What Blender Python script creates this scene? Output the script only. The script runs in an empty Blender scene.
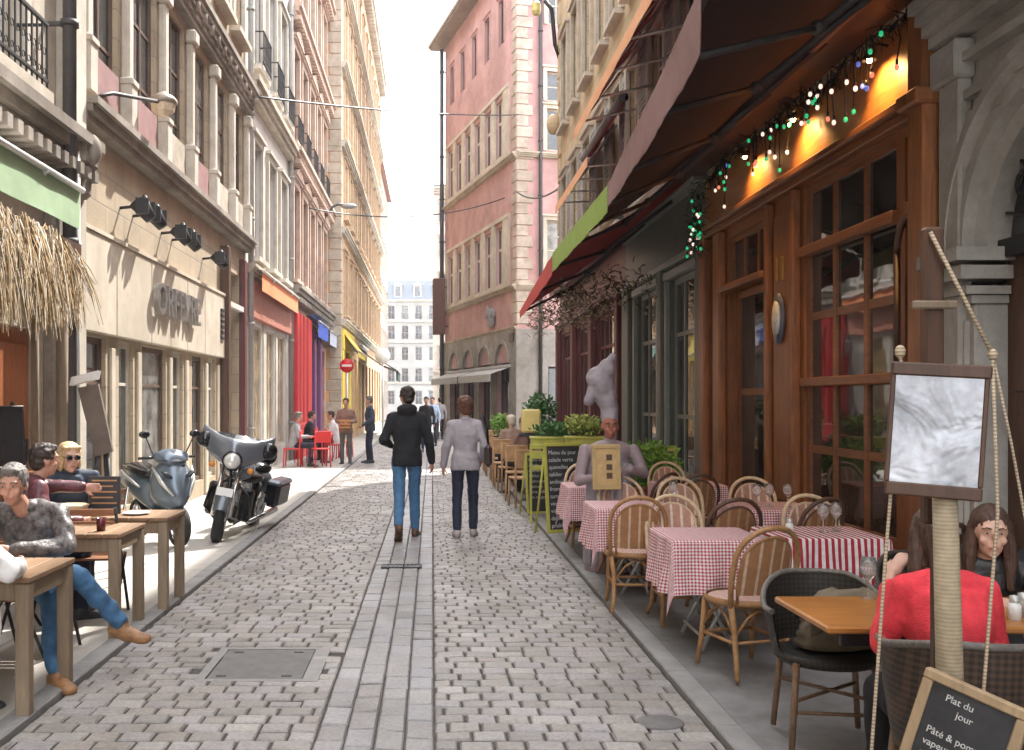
import bpy, bmesh, math, random
from mathutils import Vector, Matrix, Euler
random.seed(7)
PI = math.pi
R = math.radians
V = Vector
scene = bpy.context.scene
col = scene.collection
EYE = 1.65; FX = 1000.0; VX = 432.0; VY = 400.0

# ------------------------------------------------------------------ mesh helper
class MB:
    def __init__(self):
        self.v = []; self.f = []; self.mi = []; self.sm = []; self.uv = None
    def add(self, vs, fs, smooth=False, mi=0):
        o = len(self.v)
        self.v += [tuple(p) for p in vs]
        for f in fs:
            self.f.append(tuple(i + o for i in f)); self.mi.append(mi); self.sm.append(smooth)
        return self
    def quad(self, a, b, c, d, mi=0):
        return self.add([a, b, c, d], [(0, 1, 2, 3)], False, mi)
    def box(self, x0, x1, y0, y1, z0, z1, M=None, mi=0):
        vs = [V((x, y, z)) for x in (x0, x1) for y in (y0, y1) for z in (z0, z1)]
        if M is not None: vs = [M @ p for p in vs]
        return self.add(vs, [(0, 1, 3, 2), (4, 6, 7, 5), (0, 4, 5, 1), (2, 3, 7, 6), (0, 2, 6, 4), (1, 5, 7, 3)], False, mi)
    def bbox(self, x0, x1, y0, y1, z0, z1, b=.01, M=None, mi=0):
        # box with chamfered edges
        b = min(b, (x1-x0)*.45, (y1-y0)*.45, (z1-z0)*.45)
        bm = bmesh.new()
        bmesh.ops.create_cube(bm, size=1)
        for q in bm.verts:
            q.co = V(((x0+x1)/2+q.co.x*(x1-x0), (y0+y1)/2+q.co.y*(y1-y0), (z0+z1)/2+q.co.z*(z1-z0)))
        bmesh.ops.bevel(bm, geom=list(bm.edges), offset=b, segments=1, affect='EDGES')
        bm.verts.index_update()
        vs = [(M @ q.co) if M is not None else q.co.copy() for q in bm.verts]
        fs = [[q.index for q in f.verts] for f in bm.faces]
        bm.free()
        return self.add(vs, fs, False, mi)
    def tube(self, pts, r, n=8, caps=True, mi=0, smooth=True, flat=1.0):
        pts = [V(p) for p in pts]
        if not isinstance(r, (list, tuple)): r = [r] * len(pts)
        rings = []; up = None
        for i, p in enumerate(pts):
            if i == 0: t = pts[1] - p
            elif i == len(pts) - 1: t = p - pts[i-1]
            else: t = pts[i+1] - pts[i-1]
            if t.length < 1e-9: t = V((0, 0, 1))
            t.normalize()
            if up is None:
                up = V((0, 0, 1)) if abs(t.z) < .9 else V((1, 0, 0))
            a = t.cross(up)
            if a.length < 1e-6: a = t.orthogonal()
            a.normalize(); b = a.cross(t).normalized(); up = b
            rings.append([p + a*math.cos(2*PI*k/n)*r[i] + b*math.sin(2*PI*k/n)*r[i]*flat for k in range(n)])
        vs = [q for rg in rings for q in rg]; fs = []
        for i in range(len(rings)-1):
            for k in range(n):
                k2 = (k+1) % n
                fs.append((i*n+k, i*n+k2, (i+1)*n+k2, (i+1)*n+k))
        self.add(vs, fs, smooth, mi)
        if caps:
            self.add(rings[0], [tuple(range(n))], False, mi); self.add(rings[-1], [tuple(reversed(range(n)))], False, mi)
        return self
    def lathe(self, prof, n=20, c=(0, 0, 0), M=None, mi=0, smooth=True, arc=2*PI):
        # prof: (radius, height) around z
        c = V(c); vs = []; fs = []; full = abs(arc-2*PI) < 1e-6
        m = n if full else n+1
        for (r, z) in prof:
            for k in range(m):
                a = arc*k/n
                p = V((r*math.cos(a), r*math.sin(a), z))
                if M is not None: p = M @ p
                vs.append(p + c)
        for i in range(len(prof)-1):
            for k in range(n):
                k2 = (k+1) % m if full else k+1
                fs.append((i*m+k, i*m+k2, (i+1)*m+k2, (i+1)*m+k))
        return self.add(vs, fs, smooth, mi)
    def ell(self, c, rx, ry, rz, M=None, n=12, m=8, mi=0):
        vs = []; fs = []
        for i in range(m+1):
            th = PI*i/m
            for k in range(n):
                a = 2*PI*k/n
                p = V((rx*math.sin(th)*math.cos(a), ry*math.sin(th)*math.sin(a), rz*math.cos(th)))
                if M is not None: p = M @ p
                vs.append(p + V(c))
        for i in range(m):
            for k in range(n):
                k2 = (k+1) % n
                if i == 0: fs.append((k, (i+1)*n+k, (i+1)*n+k2))
                elif i == m-1: fs.append((i*n+k, (i+1)*n+k, i*n+k2))
                else: fs.append((i*n+k, (i+1)*n+k, (i+1)*n+k2, i*n+k2))
        return self.add(vs, fs, True, mi)
    def prism(self, poly, y0, y1, M=None, mi=0):
        # poly in (x,z), extruded along y
        n = len(poly)
        vs = [V((x, y0, z)) for x, z in poly] + [V((x, y1, z)) for x, z in poly]
        if M is not None: vs = [M @ p for p in vs]
        fs = [tuple(range(n)), tuple(reversed(range(n, 2*n)))] + [(i, i+n, (i+1) % n+n, (i+1) % n) for i in range(n)]
        return self.add(vs, fs, False, mi)
    def mesh(self, name, mats):
        me = bpy.data.meshes.new(name)
        me.from_pydata([tuple(p) for p in self.v], [], self.f)
        if not isinstance(mats, (list, tuple)): mats = [mats]
        for m in mats: me.materials.append(m)
        me.polygons.foreach_set('material_index', self.mi)
        me.polygons.foreach_set('use_smooth', self.sm)
        if self.uv:
            ul = me.uv_layers.new(name='UVMap')
            for lp in me.loops: ul.data[lp.index].uv = self.uv[lp.vertex_index]
        me.update()
        bm = bmesh.new(); bm.from_mesh(me)
        bmesh.ops.remove_doubles(bm, verts=bm.verts, dist=1e-5) if not self.uv else None
        bmesh.ops.recalc_face_normals(bm, faces=bm.faces)
        bm.to_mesh(me); bm.free()
        return me
    def build(self, name, mats, parent=None, M=None):
        o = bpy.data.objects.new(name, self.mesh(name, mats))
        col.objects.link(o)
        if parent is not None: o.parent = parent
        if M is not None: o.matrix_local = M
        return o

def tag(o, label=None, cat=None, group=None, kind=None):
    if label: o['label'] = label
    if cat: o['category'] = cat
    if group: o['group'] = group
    if kind: o['kind'] = kind
    return o
def empty(name, loc=(0, 0, 0), rz=0, label=None, cat=None, group=None):
    o = bpy.data.objects.new(name, None); col.objects.link(o)
    o.location = loc; o.rotation_euler = (0, 0, rz); o.empty_display_size = .1
    return tag(o, label, cat, group)
KIDS = {}
def kids(o): return [c for c in bpy.data.objects if c.parent == o]
def copy_tree(o, parent=None):
    c = o.copy(); col.objects.link(c)
    if parent is not None: c.parent = parent
    for ch in kids(o): copy_tree(ch, c)
    return c
def inst(name, me, parent, M=None):
    o = bpy.data.objects.new(name, me); col.objects.link(o); o.parent = parent
    if M is not None: o.matrix_local = M
    return o
def TR(x, y, z, rz=0, rx=0, ry=0): return Matrix.Translation((x, y, z)) @ Euler((rx, ry, rz)).to_matrix().to_4x4()
def img(px, py, Y): return V(((px-VX)/FX*Y, Y, EYE-(py-VY)/FX*Y))

# ------------------------------------------------------------------ materials
def _nt(name):
    m = bpy.data.materials.new(name); m.use_nodes = True
    nt = m.node_tree; return m, nt, nt.nodes['Principled BSDF']
def rgb(c): return (c[0], c[1], c[2], 1)
def mul(c, k): return tuple(max(0, min(1, x*k)) for x in c)
MC = {}
def mat(name, c, rough=.7, var=.18, scale=6, bump=.15, metal=0, stain=.0, grain=60, spec=None, streak=0):
    if name in MC: return MC[name]
    m, nt, b = _nt(name); N = nt.nodes; L = nt.links
    tc = N.new('ShaderNodeTexCoord')
    src = tc.outputs['Object']
    if streak:
        mp = N.new('ShaderNodeMapping'); mp.inputs['Scale'].default_value = (1, 1, 1/streak); L.new(src, mp.inputs['Vector']); src = mp.outputs[0]
    n1 = N.new('ShaderNodeTexNoise'); n1.inputs['Scale'].default_value = scale; n1.inputs['Detail'].default_value = 6; n1.inputs['Roughness'].default_value = .65
    L.new(src, n1.inputs['Vector'])
    cr = N.new('ShaderNodeValToRGB')
    cr.color_ramp.elements[0].position = .3; cr.color_ramp.elements[0].color = rgb(mul(c, 1-var))
    cr.color_ramp.elements[1].position = .7; cr.color_ramp.elements[1].color = rgb(mul(c, 1+var))
    L.new(n1.outputs['Fac'], cr.inputs['Fac'])
    out = cr.outputs['Color']
    if stain:
        n2 = N.new('ShaderNodeTexNoise'); n2.inputs['Scale'].default_value = scale*.17; n2.inputs['Detail'].default_value = 8; n2.inputs['Roughness'].default_value = .7
        L.new(src, n2.inputs['Vector'])
        r2 = N.new('ShaderNodeValToRGB'); r2.color_ramp.elements[0].position = .42; r2.color_ramp.elements[0].color = (1-stain, 1-stain*1.05, 1-stain*1.15, 1)
        r2.color_ramp.elements[1].position = .6; r2.color_ramp.elements[1].color = (1, 1, 1, 1)
        L.new(n2.outputs['Fac'], r2.inputs['Fac'])
        mx = N.new('ShaderNodeMix'); mx.data_type = 'RGBA'; mx.blend_type = 'MULTIPLY'; mx.inputs['Factor'].default_value = 1
        L.new(out, mx.inputs['A']); L.new(r2.outputs['Color'], mx.inputs['B']); out = mx.outputs['Result']
    L.new(out, b.inputs['Base Color'])
    b.inputs['Roughness'].default_value = rough; b.inputs['Metallic'].default_value = metal
    if spec is not None: b.inputs['Specular IOR Level'].default_value = spec
    if bump:
        n3 = N.new('ShaderNodeTexNoise'); n3.inputs['Scale'].default_value = grain; n3.inputs['Detail'].default_value = 4
        L.new(src, n3.inputs['Vector'])
        bp = N.new('ShaderNodeBump'); bp.inputs['Strength'].default_value = bump; bp.inputs['Distance'].default_value = .01
        L.new(n3.outputs['Fac'], bp.inputs['Height']); L.new(bp.outputs[0], b.inputs['Normal'])
    MC[name] = m; return m
def blocks(name, c, mortar, bw=.6, bh=.32, var=.2, bump=.4, rough=.85, mort=.012, plane='xz', stain=.25):
    if name in MC: return MC[name]
    m, nt, b = _nt(name); N = nt.nodes; L = nt.links
    tc = N.new('ShaderNodeTexCoord'); sp = N.new('ShaderNodeSeparateXYZ'); L.new(tc.outputs['Object'], sp.inputs[0])
    cb = N.new('ShaderNodeCombineXYZ')
    ad = N.new('ShaderNodeMath'); ad.operation = 'ADD'
    if plane == 'xz':
        L.new(sp.outputs['X'], ad.inputs[0]); L.new(sp.outputs['Y'], ad.inputs[1]); L.new(ad.outputs[0], cb.inputs['X']); L.new(sp.outputs['Z'], cb.inputs['Y'])
    else:
        L.new(sp.outputs['X'], cb.inputs['X']); L.new(sp.outputs['Y'], cb.inputs['Y'])
    bt = N.new('ShaderNodeTexBrick'); bt.inputs['Scale'].default_value = 1
    bt.inputs['Brick Width'].default_value = bw; bt.inputs['Row Height'].default_value = bh; bt.inputs['Mortar Size'].default_value = mort
    bt.inputs['Mortar Smooth'].default_value = .3; bt.inputs['Bias'].default_value = 0
    bt.inputs['Color1'].default_value = rgb(mul(c, 1-var)); bt.inputs['Color2'].default_value = rgb(mul(c, 1+var)); bt.inputs['Mortar'].default_value = rgb(mortar)
    L.new(cb.outputs[0], bt.inputs['Vector'])
    n2 = N.new('ShaderNodeTexNoise'); n2.inputs['Scale'].default_value = 1.3; n2.inputs['Detail'].default_value = 8; n2.inputs['Roughness'].default_value = .7
    L.new(tc.outputs['Object'], n2.inputs['Vector'])
    r2 = N.new('ShaderNodeValToRGB'); r2.color_ramp.elements[0].position = .35; r2.color_ramp.elements[0].color = (1-stain, 1-stain, 1-stain*1.1, 1); r2.color_ramp.elements[1].position = .65; r2.color_ramp.elements[1].color = (1, 1, 1, 1)
    L.new(n2.outputs['Fac'], r2.inputs['Fac'])
    mx = N.new('ShaderNodeMix'); mx.data_type = 'RGBA'; mx.blend_type = 'MULTIPLY'; mx.inputs['Factor'].default_value = 1
    L.new(bt.outputs['Color'], mx.inputs['A']); L.new(r2.outputs['Color'], mx.inputs['B']); L.new(mx.outputs['Result'], b.inputs['Base Color'])
    b.inputs['Roughness'].default_value = rough
    n3 = N.new('ShaderNodeTexNoise'); n3.inputs['Scale'].default_value = 25; n3.inputs['Detail'].default_value = 5; L.new(tc.outputs['Object'], n3.inputs['Vector'])
    ma = N.new('ShaderNodeMath'); ma.operation = 'MULTIPLY_ADD'; ma.inputs[1].default_value = -1.0
    L.new(bt.outputs['Fac'], ma.inputs[0]); L.new(n3.outputs['Fac'], ma.inputs[2])
    bp = N.new('ShaderNodeBump'); bp.inputs['Strength'].default_value = bump; bp.inputs['Distance'].default_value = .012
    L.new(ma.outputs[0], bp.inputs['Height']); L.new(bp.outputs[0], b.inputs['Normal'])
    MC[name] = m; return m
def glass(name, c=(.02, .024, .028), rough=.06, wob=.04):
    if name in MC: return MC[name]
    m, nt, b = _nt(name); N = nt.nodes; L = nt.links
    tc = N.new('ShaderNodeTexCoord'); n = N.new('ShaderNodeTexNoise'); n.inputs['Scale'].default_value = 1.6; L.new(tc.outputs['Object'], n.inputs['Vector'])
    bp = N.new('ShaderNodeBump'); bp.inputs['Strength'].default_value = wob*4; bp.inputs['Distance'].default_value = .03; L.new(n.outputs['Fac'], bp.inputs['Height']); L.new(bp.outputs[0], b.inputs['Normal'])
    n2 = N.new('ShaderNodeTexNoise'); n2.inputs['Scale'].default_value = 3; n2.inputs['Detail'].default_value = 5; L.new(tc.outputs['Object'], n2.inputs['Vector'])
    cr = N.new('ShaderNodeValToRGB'); cr.color_ramp.elements[0].position = .35; cr.color_ramp.elements[0].color = rgb(mul(c, .5)); cr.color_ramp.elements[1].position = .7; cr.color_ramp.elements[1].color = rgb(mul(c, 2.2))
    L.new(n2.outputs['Fac'], cr.inputs['Fac']); L.new(cr.outputs[0], b.inputs['Base Color'])
    b.inputs['Roughness'].default_value = rough; b.inputs['IOR'].default_value = 1.6; b.inputs['Specular IOR Level'].default_value = .8
    MC[name] = m; return m
def emis(name, c, s, base=None):
    if name in MC: return MC[name]
    m, nt, b = _nt(name)
    b.inputs['Base Color'].default_value = rgb(base or c); b.inputs['Emission Color'].default_value = rgb(c); b.inputs['Emission Strength'].default_value = s; b.inputs['Roughness'].default_value = .3
    MC[name] = m; return m
def wood(name, c, rough=.5, var=.35, axis='z', sc=9):
    if name in MC: return MC[name]
    m, nt, b = _nt(name); N = nt.nodes; L = nt.links
    tc = N.new('ShaderNodeTexCoord'); mp = N.new('ShaderNodeMapping'); s = {'x': (.12, 1, 1), 'y': (1, .12, 1), 'z': (1, 1, .12)}[axis]
    mp.inputs['Scale'].default_value = s; L.new(tc.outputs['Object'], mp.inputs['Vector'])
    n1 = N.new('ShaderNodeTexNoise'); n1.inputs['Scale'].default_value = sc*3; n1.inputs['Detail'].default_value = 7; n1.inputs['Roughness'].default_value = .7; n1.inputs['Distortion'].default_value = .6
    L.new(mp.outputs[0], n1.inputs['Vector'])
    cr = N.new('ShaderNodeValToRGB'); cr.color_ramp.elements[0].position = .3; cr.color_ramp.elements[0].color = rgb(mul(c, 1-var)); cr.color_ramp.elements[1].position = .72; cr.color_ramp.elements[1].color = rgb(mul(c, 1+var))
    L.new(n1.outputs['Fac'], cr.inputs['Fac'])
    n2 = N.new('ShaderNodeTexNoise'); n2.inputs['Scale'].default_value = 1.5; n2.inputs['Detail'].default_value = 6; L.new(tc.outputs['Object'], n2.inputs['Vector'])
    r2 = N.new('ShaderNodeValToRGB'); r2.color_ramp.elements[0].position = .35; r2.color_ramp.elements[0].color = (.72, .7, .68, 1); r2.color_ramp.elements[1].position = .65; r2.color_ramp.elements[1].color = (1, 1, 1, 1)
    L.new(n2.outputs['Fac'], r2.inputs['Fac'])
    mx = N.new('ShaderNodeMix'); mx.data_type = 'RGBA'; mx.blend_type = 'MULTIPLY'; mx.inputs['Factor'].default_value = 1
    L.new(cr.outputs[0], mx.inputs['A']); L.new(r2.outputs[0], mx.inputs['B']); L.new(mx.outputs['Result'], b.inputs['Base Color'])
    b.inputs['Roughness'].default_value = rough
    bp = N.new('ShaderNodeBump'); bp.inputs['Strength'].default_value = .25; bp.inputs['Distance'].default_value = .004; L.new(n1.outputs['Fac'], bp.inputs['Height']); L.new(bp.outputs[0], b.inputs['Normal'])
    MC[name] = m; return m
def stripes(name, c1, c2, freq, axis='X', duty=.5, rough=.8, second=None, coord='Object', bump=.3):
    if name in MC: return MC[name]
    m, nt, b = _nt(name); N = nt.nodes; L = nt.links
    tc = N.new('ShaderNodeTexCoord'); sp = N.new('ShaderNodeSeparateXYZ'); L.new(tc.outputs[coord], sp.inputs[0])
    def band(ax, fr, du):
        a = N.new('ShaderNodeMath'); a.operation = 'MULTIPLY'; a.inputs[1].default_value = fr; L.new(sp.outputs[ax], a.inputs[0])
        f = N.new('ShaderNodeMath'); f.operation = 'FRACT'; L.new(a.outputs[0], f.inputs[0])
        g = N.new('ShaderNodeMath'); g.operation = 'LESS_THAN'; g.inputs[1].default_value = du; L.new(f.outputs[0], g.inputs[0]); return g.outputs[0]
    f1 = band(axis, freq, duty)
    if second:
        f2 = band(second, freq, duty)
        a = N.new('ShaderNodeMath'); a.operation = 'ADD'; L.new(f1, a.inputs[0]); L.new(f2, a.inputs[1])
        h = N.new('ShaderNodeMath'); h.operation = 'MULTIPLY'; h.inputs[1].default_value = .5; L.new(a.outputs[0], h.inputs[0]); f1 = h.outputs[0]
    mx = N.new('ShaderNodeMix'); mx.data_type = 'RGBA'; L.new(f1, mx.inputs['Factor']); mx.inputs['A'].default_value = rgb(c1); mx.inputs['B'].default_value = rgb(c2)
    n1 = N.new('ShaderNodeTexNoise'); n1.inputs['Scale'].default_value = 30; n1.inputs['Detail'].default_value = 4; L.new(tc.outputs['Object'], n1.inputs['Vector'])
    r2 = N.new('ShaderNodeValToRGB'); r2.color_ramp.elements[0].position = .3; r2.color_ramp.elements[0].color = (.75, .75, .75, 1); r2.color_ramp.elements[1].position = .7; r2.color_ramp.elements[1].color = (1, 1, 1, 1); L.new(n1.outputs['Fac'], r2.inputs['Fac'])
    m2 = N.new('ShaderNodeMix'); m2.data_type = 'RGBA'; m2.blend_type = 'MULTIPLY'; m2.inputs['Factor'].default_value = 1; L.new(mx.outputs['Result'], m2.inputs['A']); L.new(r2.outputs[0], m2.inputs['B']); L.new(m2.outputs['Result'], b.inputs['Base Color'])
    b.inputs['Roughness'].default_value = rough
    if bump:
        bp = N.new('ShaderNodeBump'); bp.inputs['Strength'].default_value = bump; bp.inputs['Distance'].default_value = .004; L.new(n1.outputs['Fac'], bp.inputs['Height']); L.new(bp.outputs[0], b.inputs['Normal'])
    MC[name] = m; return m

# ------------------------------------------------------------------ facades
def bld(name, label, side=None, X=0, Y0=0, Y1=0, loc=None, ang=0, cat='building'):
    # local frame: x along the facade, -y outward, z up
    if side == 'L': o = empty(name, (X, Y0, 0), R(90), label, cat)
    elif side == 'R': o = empty(name, (X, Y1, 0), R(-90), label, cat)
    else: o = empty(name, loc, ang, label, cat)
    return o
def wall(root, L, z0, z1, holes, m, name='wall', depth=.28, M=None, y=0):
    us = sorted(set([0, L] + [h[0] for h in holes] + [h[1] for h in holes])); zs = sorted(set([z0, z1] + [h[2] for h in holes] + [h[3] for h in holes]))
    b = MB()
    for i in range(len(us)-1):
        for j in range(len(zs)-1):
            uc = (us[i]+us[i+1])/2; zc = (zs[j]+zs[j+1])/2
            if any(h[0] < uc < h[1] and h[2] < zc < h[3] for h in holes): continue
            b.quad((us[i], y, zs[j]), (us[i+1], y, zs[j]), (us[i+1], y, zs[j+1]), (us[i], y, zs[j+1]))
    for (a, c, d, e) in holes:
        y2 = y+depth
        b.quad((a, y, d), (a, y2, d), (a, y2, e), (a, y, e)); b.quad((c, y, d), (c, y, e), (c, y2, e), (c, y2, d))
        b.quad((a, y, e), (a, y2, e), (c, y2, e), (c, y, e)); b.quad((a, y, d), (c, y, d), (c, y2, d), (a, y2, d))
    return b.build(name, m, root, M)
def body(root, L, z1, D, m, y=.3, name='building_mass', M=None, roof=None):
    # closed mass behind the facade, side walls flush with the front sheet, a pitched roof on top
    b = MB(); b.box(.01, L-.01, y, D, 0, z1-.01)
    b.box(0, .02, 0.003, D, 0, z1); b.box(L-.02, L, 0.003, D, 0, z1); b.box(0.02, L-.02, 0.003, y, z1-.02, z1)
    o = b.build(name, m, root, M)
    if roof:
        r = MB(); e = .35
        r.prism([(-e, z1), (D+e, z1), (D+e, z1+.12), (D/2, z1+.12+roof[1]), (-e, z1+.12)], 0, L, Matrix(((0, 1, 0, 0), (1, 0, 0, 0), (0, 0, 1, 0), (0, 0, 0, 1))))
        r.build('roof', roof[0], root, M)
    return o
WC = {}; wr_ = random.Random(5)
def window(root, u, z, w, h, fm, gm, nx=2, ny=2, M=None, inset=.09, fr=.06, name='window', xs=None, zs=None, sur=None, sill=None, rail=None, shut=None, mull=.04, pedim=False):
    if gm.name == 'window_glass' and wr_.random() < .28: gm = gl_w
    key = (w, h, fm.name, gm.name, nx, ny, inset, fr, str(xs), str(zs), str(sur), str(sill), str(rail), str(shut), pedim)
    if key not in WC:
        b = MB(); y = inset
        b.box(0, w, y, y+.07, 0, fr); b.box(0, w, y, y+.07, h-fr, h); b.box(0, fr, y, y+.07, fr, h-fr); b.box(w-fr, w, y, y+.07, fr, h-fr)
        X = [w*i/nx for i in range(1, nx)] if xs is None else xs
        Z = [h*i/ny for i in range(1, ny)] if zs is None else zs
        for k, x in enumerate(X):
            b.box(x-mull/2, x+mull/2, y+.006, y+.062, fr, h-fr)
        for q in Z:
            b.box(fr, w-fr, y+.013, y+.055, q-mull/2, q+mull/2)
        g = MB(); g.box(fr*.5, w-fr*.5, y+.03, y+.036, fr*.5, h-fr*.5)
        ex = []
        if sur:
            t, p, sm = sur
            s = MB(); s.box(-t, 0, -p, .02, 0, h+t); s.box(w, w+t, -p, .02, 0, h+t); s.box(0, w, -p, .02, h, h+t)
            s.box(-t-.05, w+t+.05, -p-.06, .02, h+t, h+t+.07)
            if pedim: s.prism([(-t-.08, h+t+.07), (w+t+.08, h+t+.07), (w+t+.08, h+t+.14), (w/2, h+t+.42), (-t-.08, h+t+.14)], -p-.1, .02)
            ex.append(('surround', s.mesh('surround', sm)))
        if sill:
            s = MB(); s.box(-.12, w+.12, -sill[0], .02, -.1, 0); ex.append(('sill', s.mesh('sill', sill[1])))
        if rail:
            rh, ro, rm = rail
            s = MB(); s.box(0, w, -ro-.02, -ro+.015, rh-.03, rh); s.box(0, w, -ro-.02, -ro+.015, .06, .085)
            n = max(4, int(w/.11))
            for i in range(n+1):
                x = w*i/n; s.box(x-.009, x+.009, -ro-.01, -ro+.005, 0, rh)
                if i < n:
                    s.lathe([(.035, -.005), (.035, .005)], 8, (x+w/n/2, -ro, rh*.55), Euler((PI/2, 0, 0)).to_matrix())
                    s.lathe([(.03, -.005), (.03, .005)], 8, (x+w/n/2, -ro, rh*.25), Euler((PI/2, 0, 0)).to_matrix())
            s.box(0, .02, -ro, 0, rh-.03, rh-.005); s.box(w-.02, w, -ro, 0, rh-.03, rh-.005)
            ex.append(('railing', s.mesh('railing', rm)))
        if shut:
            s = MB(); sw = w*.46
            for x0 in (-sw-.02, w+.02):
                s.box(x0, x0+sw, -.06, -.02, 0, h)
                n = int(h/.09)
                for i in range(n): s.box(x0+.04, x0+sw-.04, -.075, -.06, .05+i*(h-.1)/n, .05+(i+.55)*(h-.1)/n)
            ex.append(('shutter', s.mesh('shutter', shut)))
        WC[key] = (b.mesh('window', fm), g.mesh('pane', gm), ex)
    fme, gme, ex = WC[key]
    MM = Matrix.Translation((u, 0, z)); MM = M @ MM if M is not None else MM
    o = inst(name, fme, root, MM); inst('pane', gme, o)
    for n_, me in ex: inst(n_, me, o)
    return o
SPLIT = {'pilaster', 'shop_post', 'chimney', 'hanging_bracket', 'transom_rail', 'purple_shopfront', 'red_shopfront', 'yellow_shopfront', 'window_base_panel', 'window_band', 'brass_plate', 'lifting_slot', 'door_panel', 'post', 'rail', 'upright', 'head_rail', 'head_moulding', 'stone_base', 'side_base'}
def part(root, name, m, *boxes, M=None, bev=0):
    if name in SPLIT and len(boxes) > 1:
        for q in boxes: o = part(root, name, m, q, M=M, bev=bev)
        return o
    b = MB()
    for q in boxes:
        if bev: b.bbox(*q, b=bev)
        else: b.box(*q)
    return b.build(name, m, root, M)
def cornice(root, L, z, h, p, m, name='cornice', steps=3, dent=0, M=None, u0=0):
    b = MB()
    for i in range(steps):
        f0 = i/steps; f1 = (i+1)/steps
        b.box(u0, L, -p*(.35+.65*f1), .01, z+h*f0, z+h*f1 - .004)
    if dent:
        n = int((L-u0)/dent)
        for i in range(n): b.box(u0+i*dent+.05*dent, u0+i*dent+.55*dent, -p*.9, 0, z-h*.35, z-.003)
    return b.build(name, m, root, M)
def pipe(root, u, z0, z1, m, r=.055, y=-.1, name='drainpipe', M=None):
    b = MB(); b.tube([(u, y, z0), (u, y, z1)], r, 10)
    z = z0+1
    while z < z1:
        b.tube([(u, y, z), (u, y, z+.06)], r*1.35, 10); b.box(u-.02, u+.02, y, 0.01, z+.01, z+.05); z += 2.2
    return b.build(name, m, root, M)
def text_mesh(s, size, ext=.01, font_align='CENTER'):
    cu = bpy.data.curves.new('t', 'FONT'); cu.body = s; cu.size = size; cu.extrude = ext; cu.align_x = font_align; cu.align_y = 'CENTER'
    o = bpy.data.objects.new('t', cu); col.objects.link(o)
    dg = bpy.context.evaluated_depsgraph_get()
    me = bpy.data.meshes.new_from_object(o.evaluated_get(dg)); bpy.data.objects.remove(o); bpy.data.curves.remove(cu)
    return me
def text(s, size, m, parent, M, name='lettering', ext=.01, align='CENTER'):
    me = text_mesh(s, size, ext, align); me.materials.clear(); me.materials.append(m); me.name = name
    return inst(name, me, parent, M)
# ------------------------------------------------------------------ palette
stone_be = blocks('stone_beige', (.47, .38, .27), (.36, .30, .24), .7, .36, .10, .35)
stone_pl = mat('stone_plain', (.50, .44, .36), .85, .14, 4, .3, stain=.3)
stone_lt = mat('stone_light', (.60, .55, .47), .85, .12, 4, .3, stain=.25)
stone_dk = mat('stone_dirty', (.30, .26, .22), .85, .25, 3, .45, stain=.45)
stone_gr = blocks('stone_grey', (.30, .285, .27), (.2, .19, .18), .6, .33, .16, .45, stain=.4)
arch_st = mat('stone_arch', (.42, .40, .37), .85, .16, 3, .6, stain=.35, grain=35)
cream = mat('cream_panel', (.64, .57, .46), .65, .07, 4, .12, stain=.24)
ochre = mat('ochre_render', (.58, .45, .28), .85, .18, 3, .3, stain=.3)
white_w = mat('white_render', (.66, .63, .60), .85, .07, 2, .2, stain=.15)
brown_w = mat('brown_render', (.47, .29, .22), .85, .14, 3, .25, stain=.25)
peach = mat('peach_render', (.70, .40, .20), .85, .08, 2, .15, stain=.12)
peach_b = blocks('peach_blocks', (.66, .43, .25), (.58, .4, .24), .6, .4, .08, .3)
pinkw = mat('pink_render', (.54, .33, .325), .9, .10, 2.2, .3, stain=.28)
redfade = mat('faded_red_panel', (.30, .165, .16), .7, .18, 5, .15)
dkmetal = mat('dark_metal', (.028, .028, .03), .45, .3, 12, .05, .3)
iron = mat('black_iron', (.02, .02, .022), .5, .3, 20, .15, .2)
pale_m = mat('pale_metal', (.62, .62, .6), .35, .1, 12, .05, .6)
roof_t = mat('roof_tile', (.30, .15, .10), .8, .3, 8, .5)
roof_g = mat('roof_zinc', (.14, .16, .19), .5, .15, 4, .2, .2)
pipe_m = mat('pipe_brown', (.05, .045, .045), .55, .25, 9, .1)
frame_w = mat('window_frame_white', (.62, .60, .56), .6, .1, 8, .05)
frame_g = mat('window_frame_grey', (.30, .30, .29), .6, .12, 8, .05)
frame_b = mat('window_frame_brown', (.12, .075, .05), .6, .2, 8, .1)
frame_d = mat('window_frame_dark', (.03, .032, .033), .5, .2, 8, .05)
gl = glass('window_glass'); gl_s = glass('shop_glass', (.03, .03, .028), .03, .02); gl_w = glass('curtained_glass', (.16, .155, .145), .1); gl_o = glass('amber_glass', (.22, .15, .07), .12)
wood_o = wood('oiled_wood', (.30, .115, .042), .42, .38)
wood_ox = wood('oiled_wood_long', (.28, .108, .04), .42, .38, 'x')
wood_dk = wood('dark_wood', (.095, .045, .025), .5, .4)
wood_grey = wood('weathered_wood', (.25, .19, .13), .75, .3)
wood_greyx = wood('weathered_wood_x', (.27, .2, .135), .75, .3, 'y')
wood_red = wood('red_brown_door', (.38, .13, .05), .5, .25)
greenp = mat('grey_green_paint', (.105, .12, .10), .45, .14, 5, .08)
greenl = mat('grey_green_trim', (.25, .265, .24), .4, .12, 5, .08)
burg = mat('burgundy_paint', (.115, .035, .035), .5, .2, 5, .1)
redp = mat('red_shop_paint', (.58, .02, .025), .4, .12, 5, .05)
bulb_m = {'w': emis('bulb_white', (1, .7, .58), .3, (.8, .7, .65)), 'g': emis('bulb_green', (.03, .6, .25), .16), 'b': emis('bulb_blue', (.12, .2, .7), .15), 'r': emis('bulb_red', (.8, .2, .12), .3)}

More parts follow.
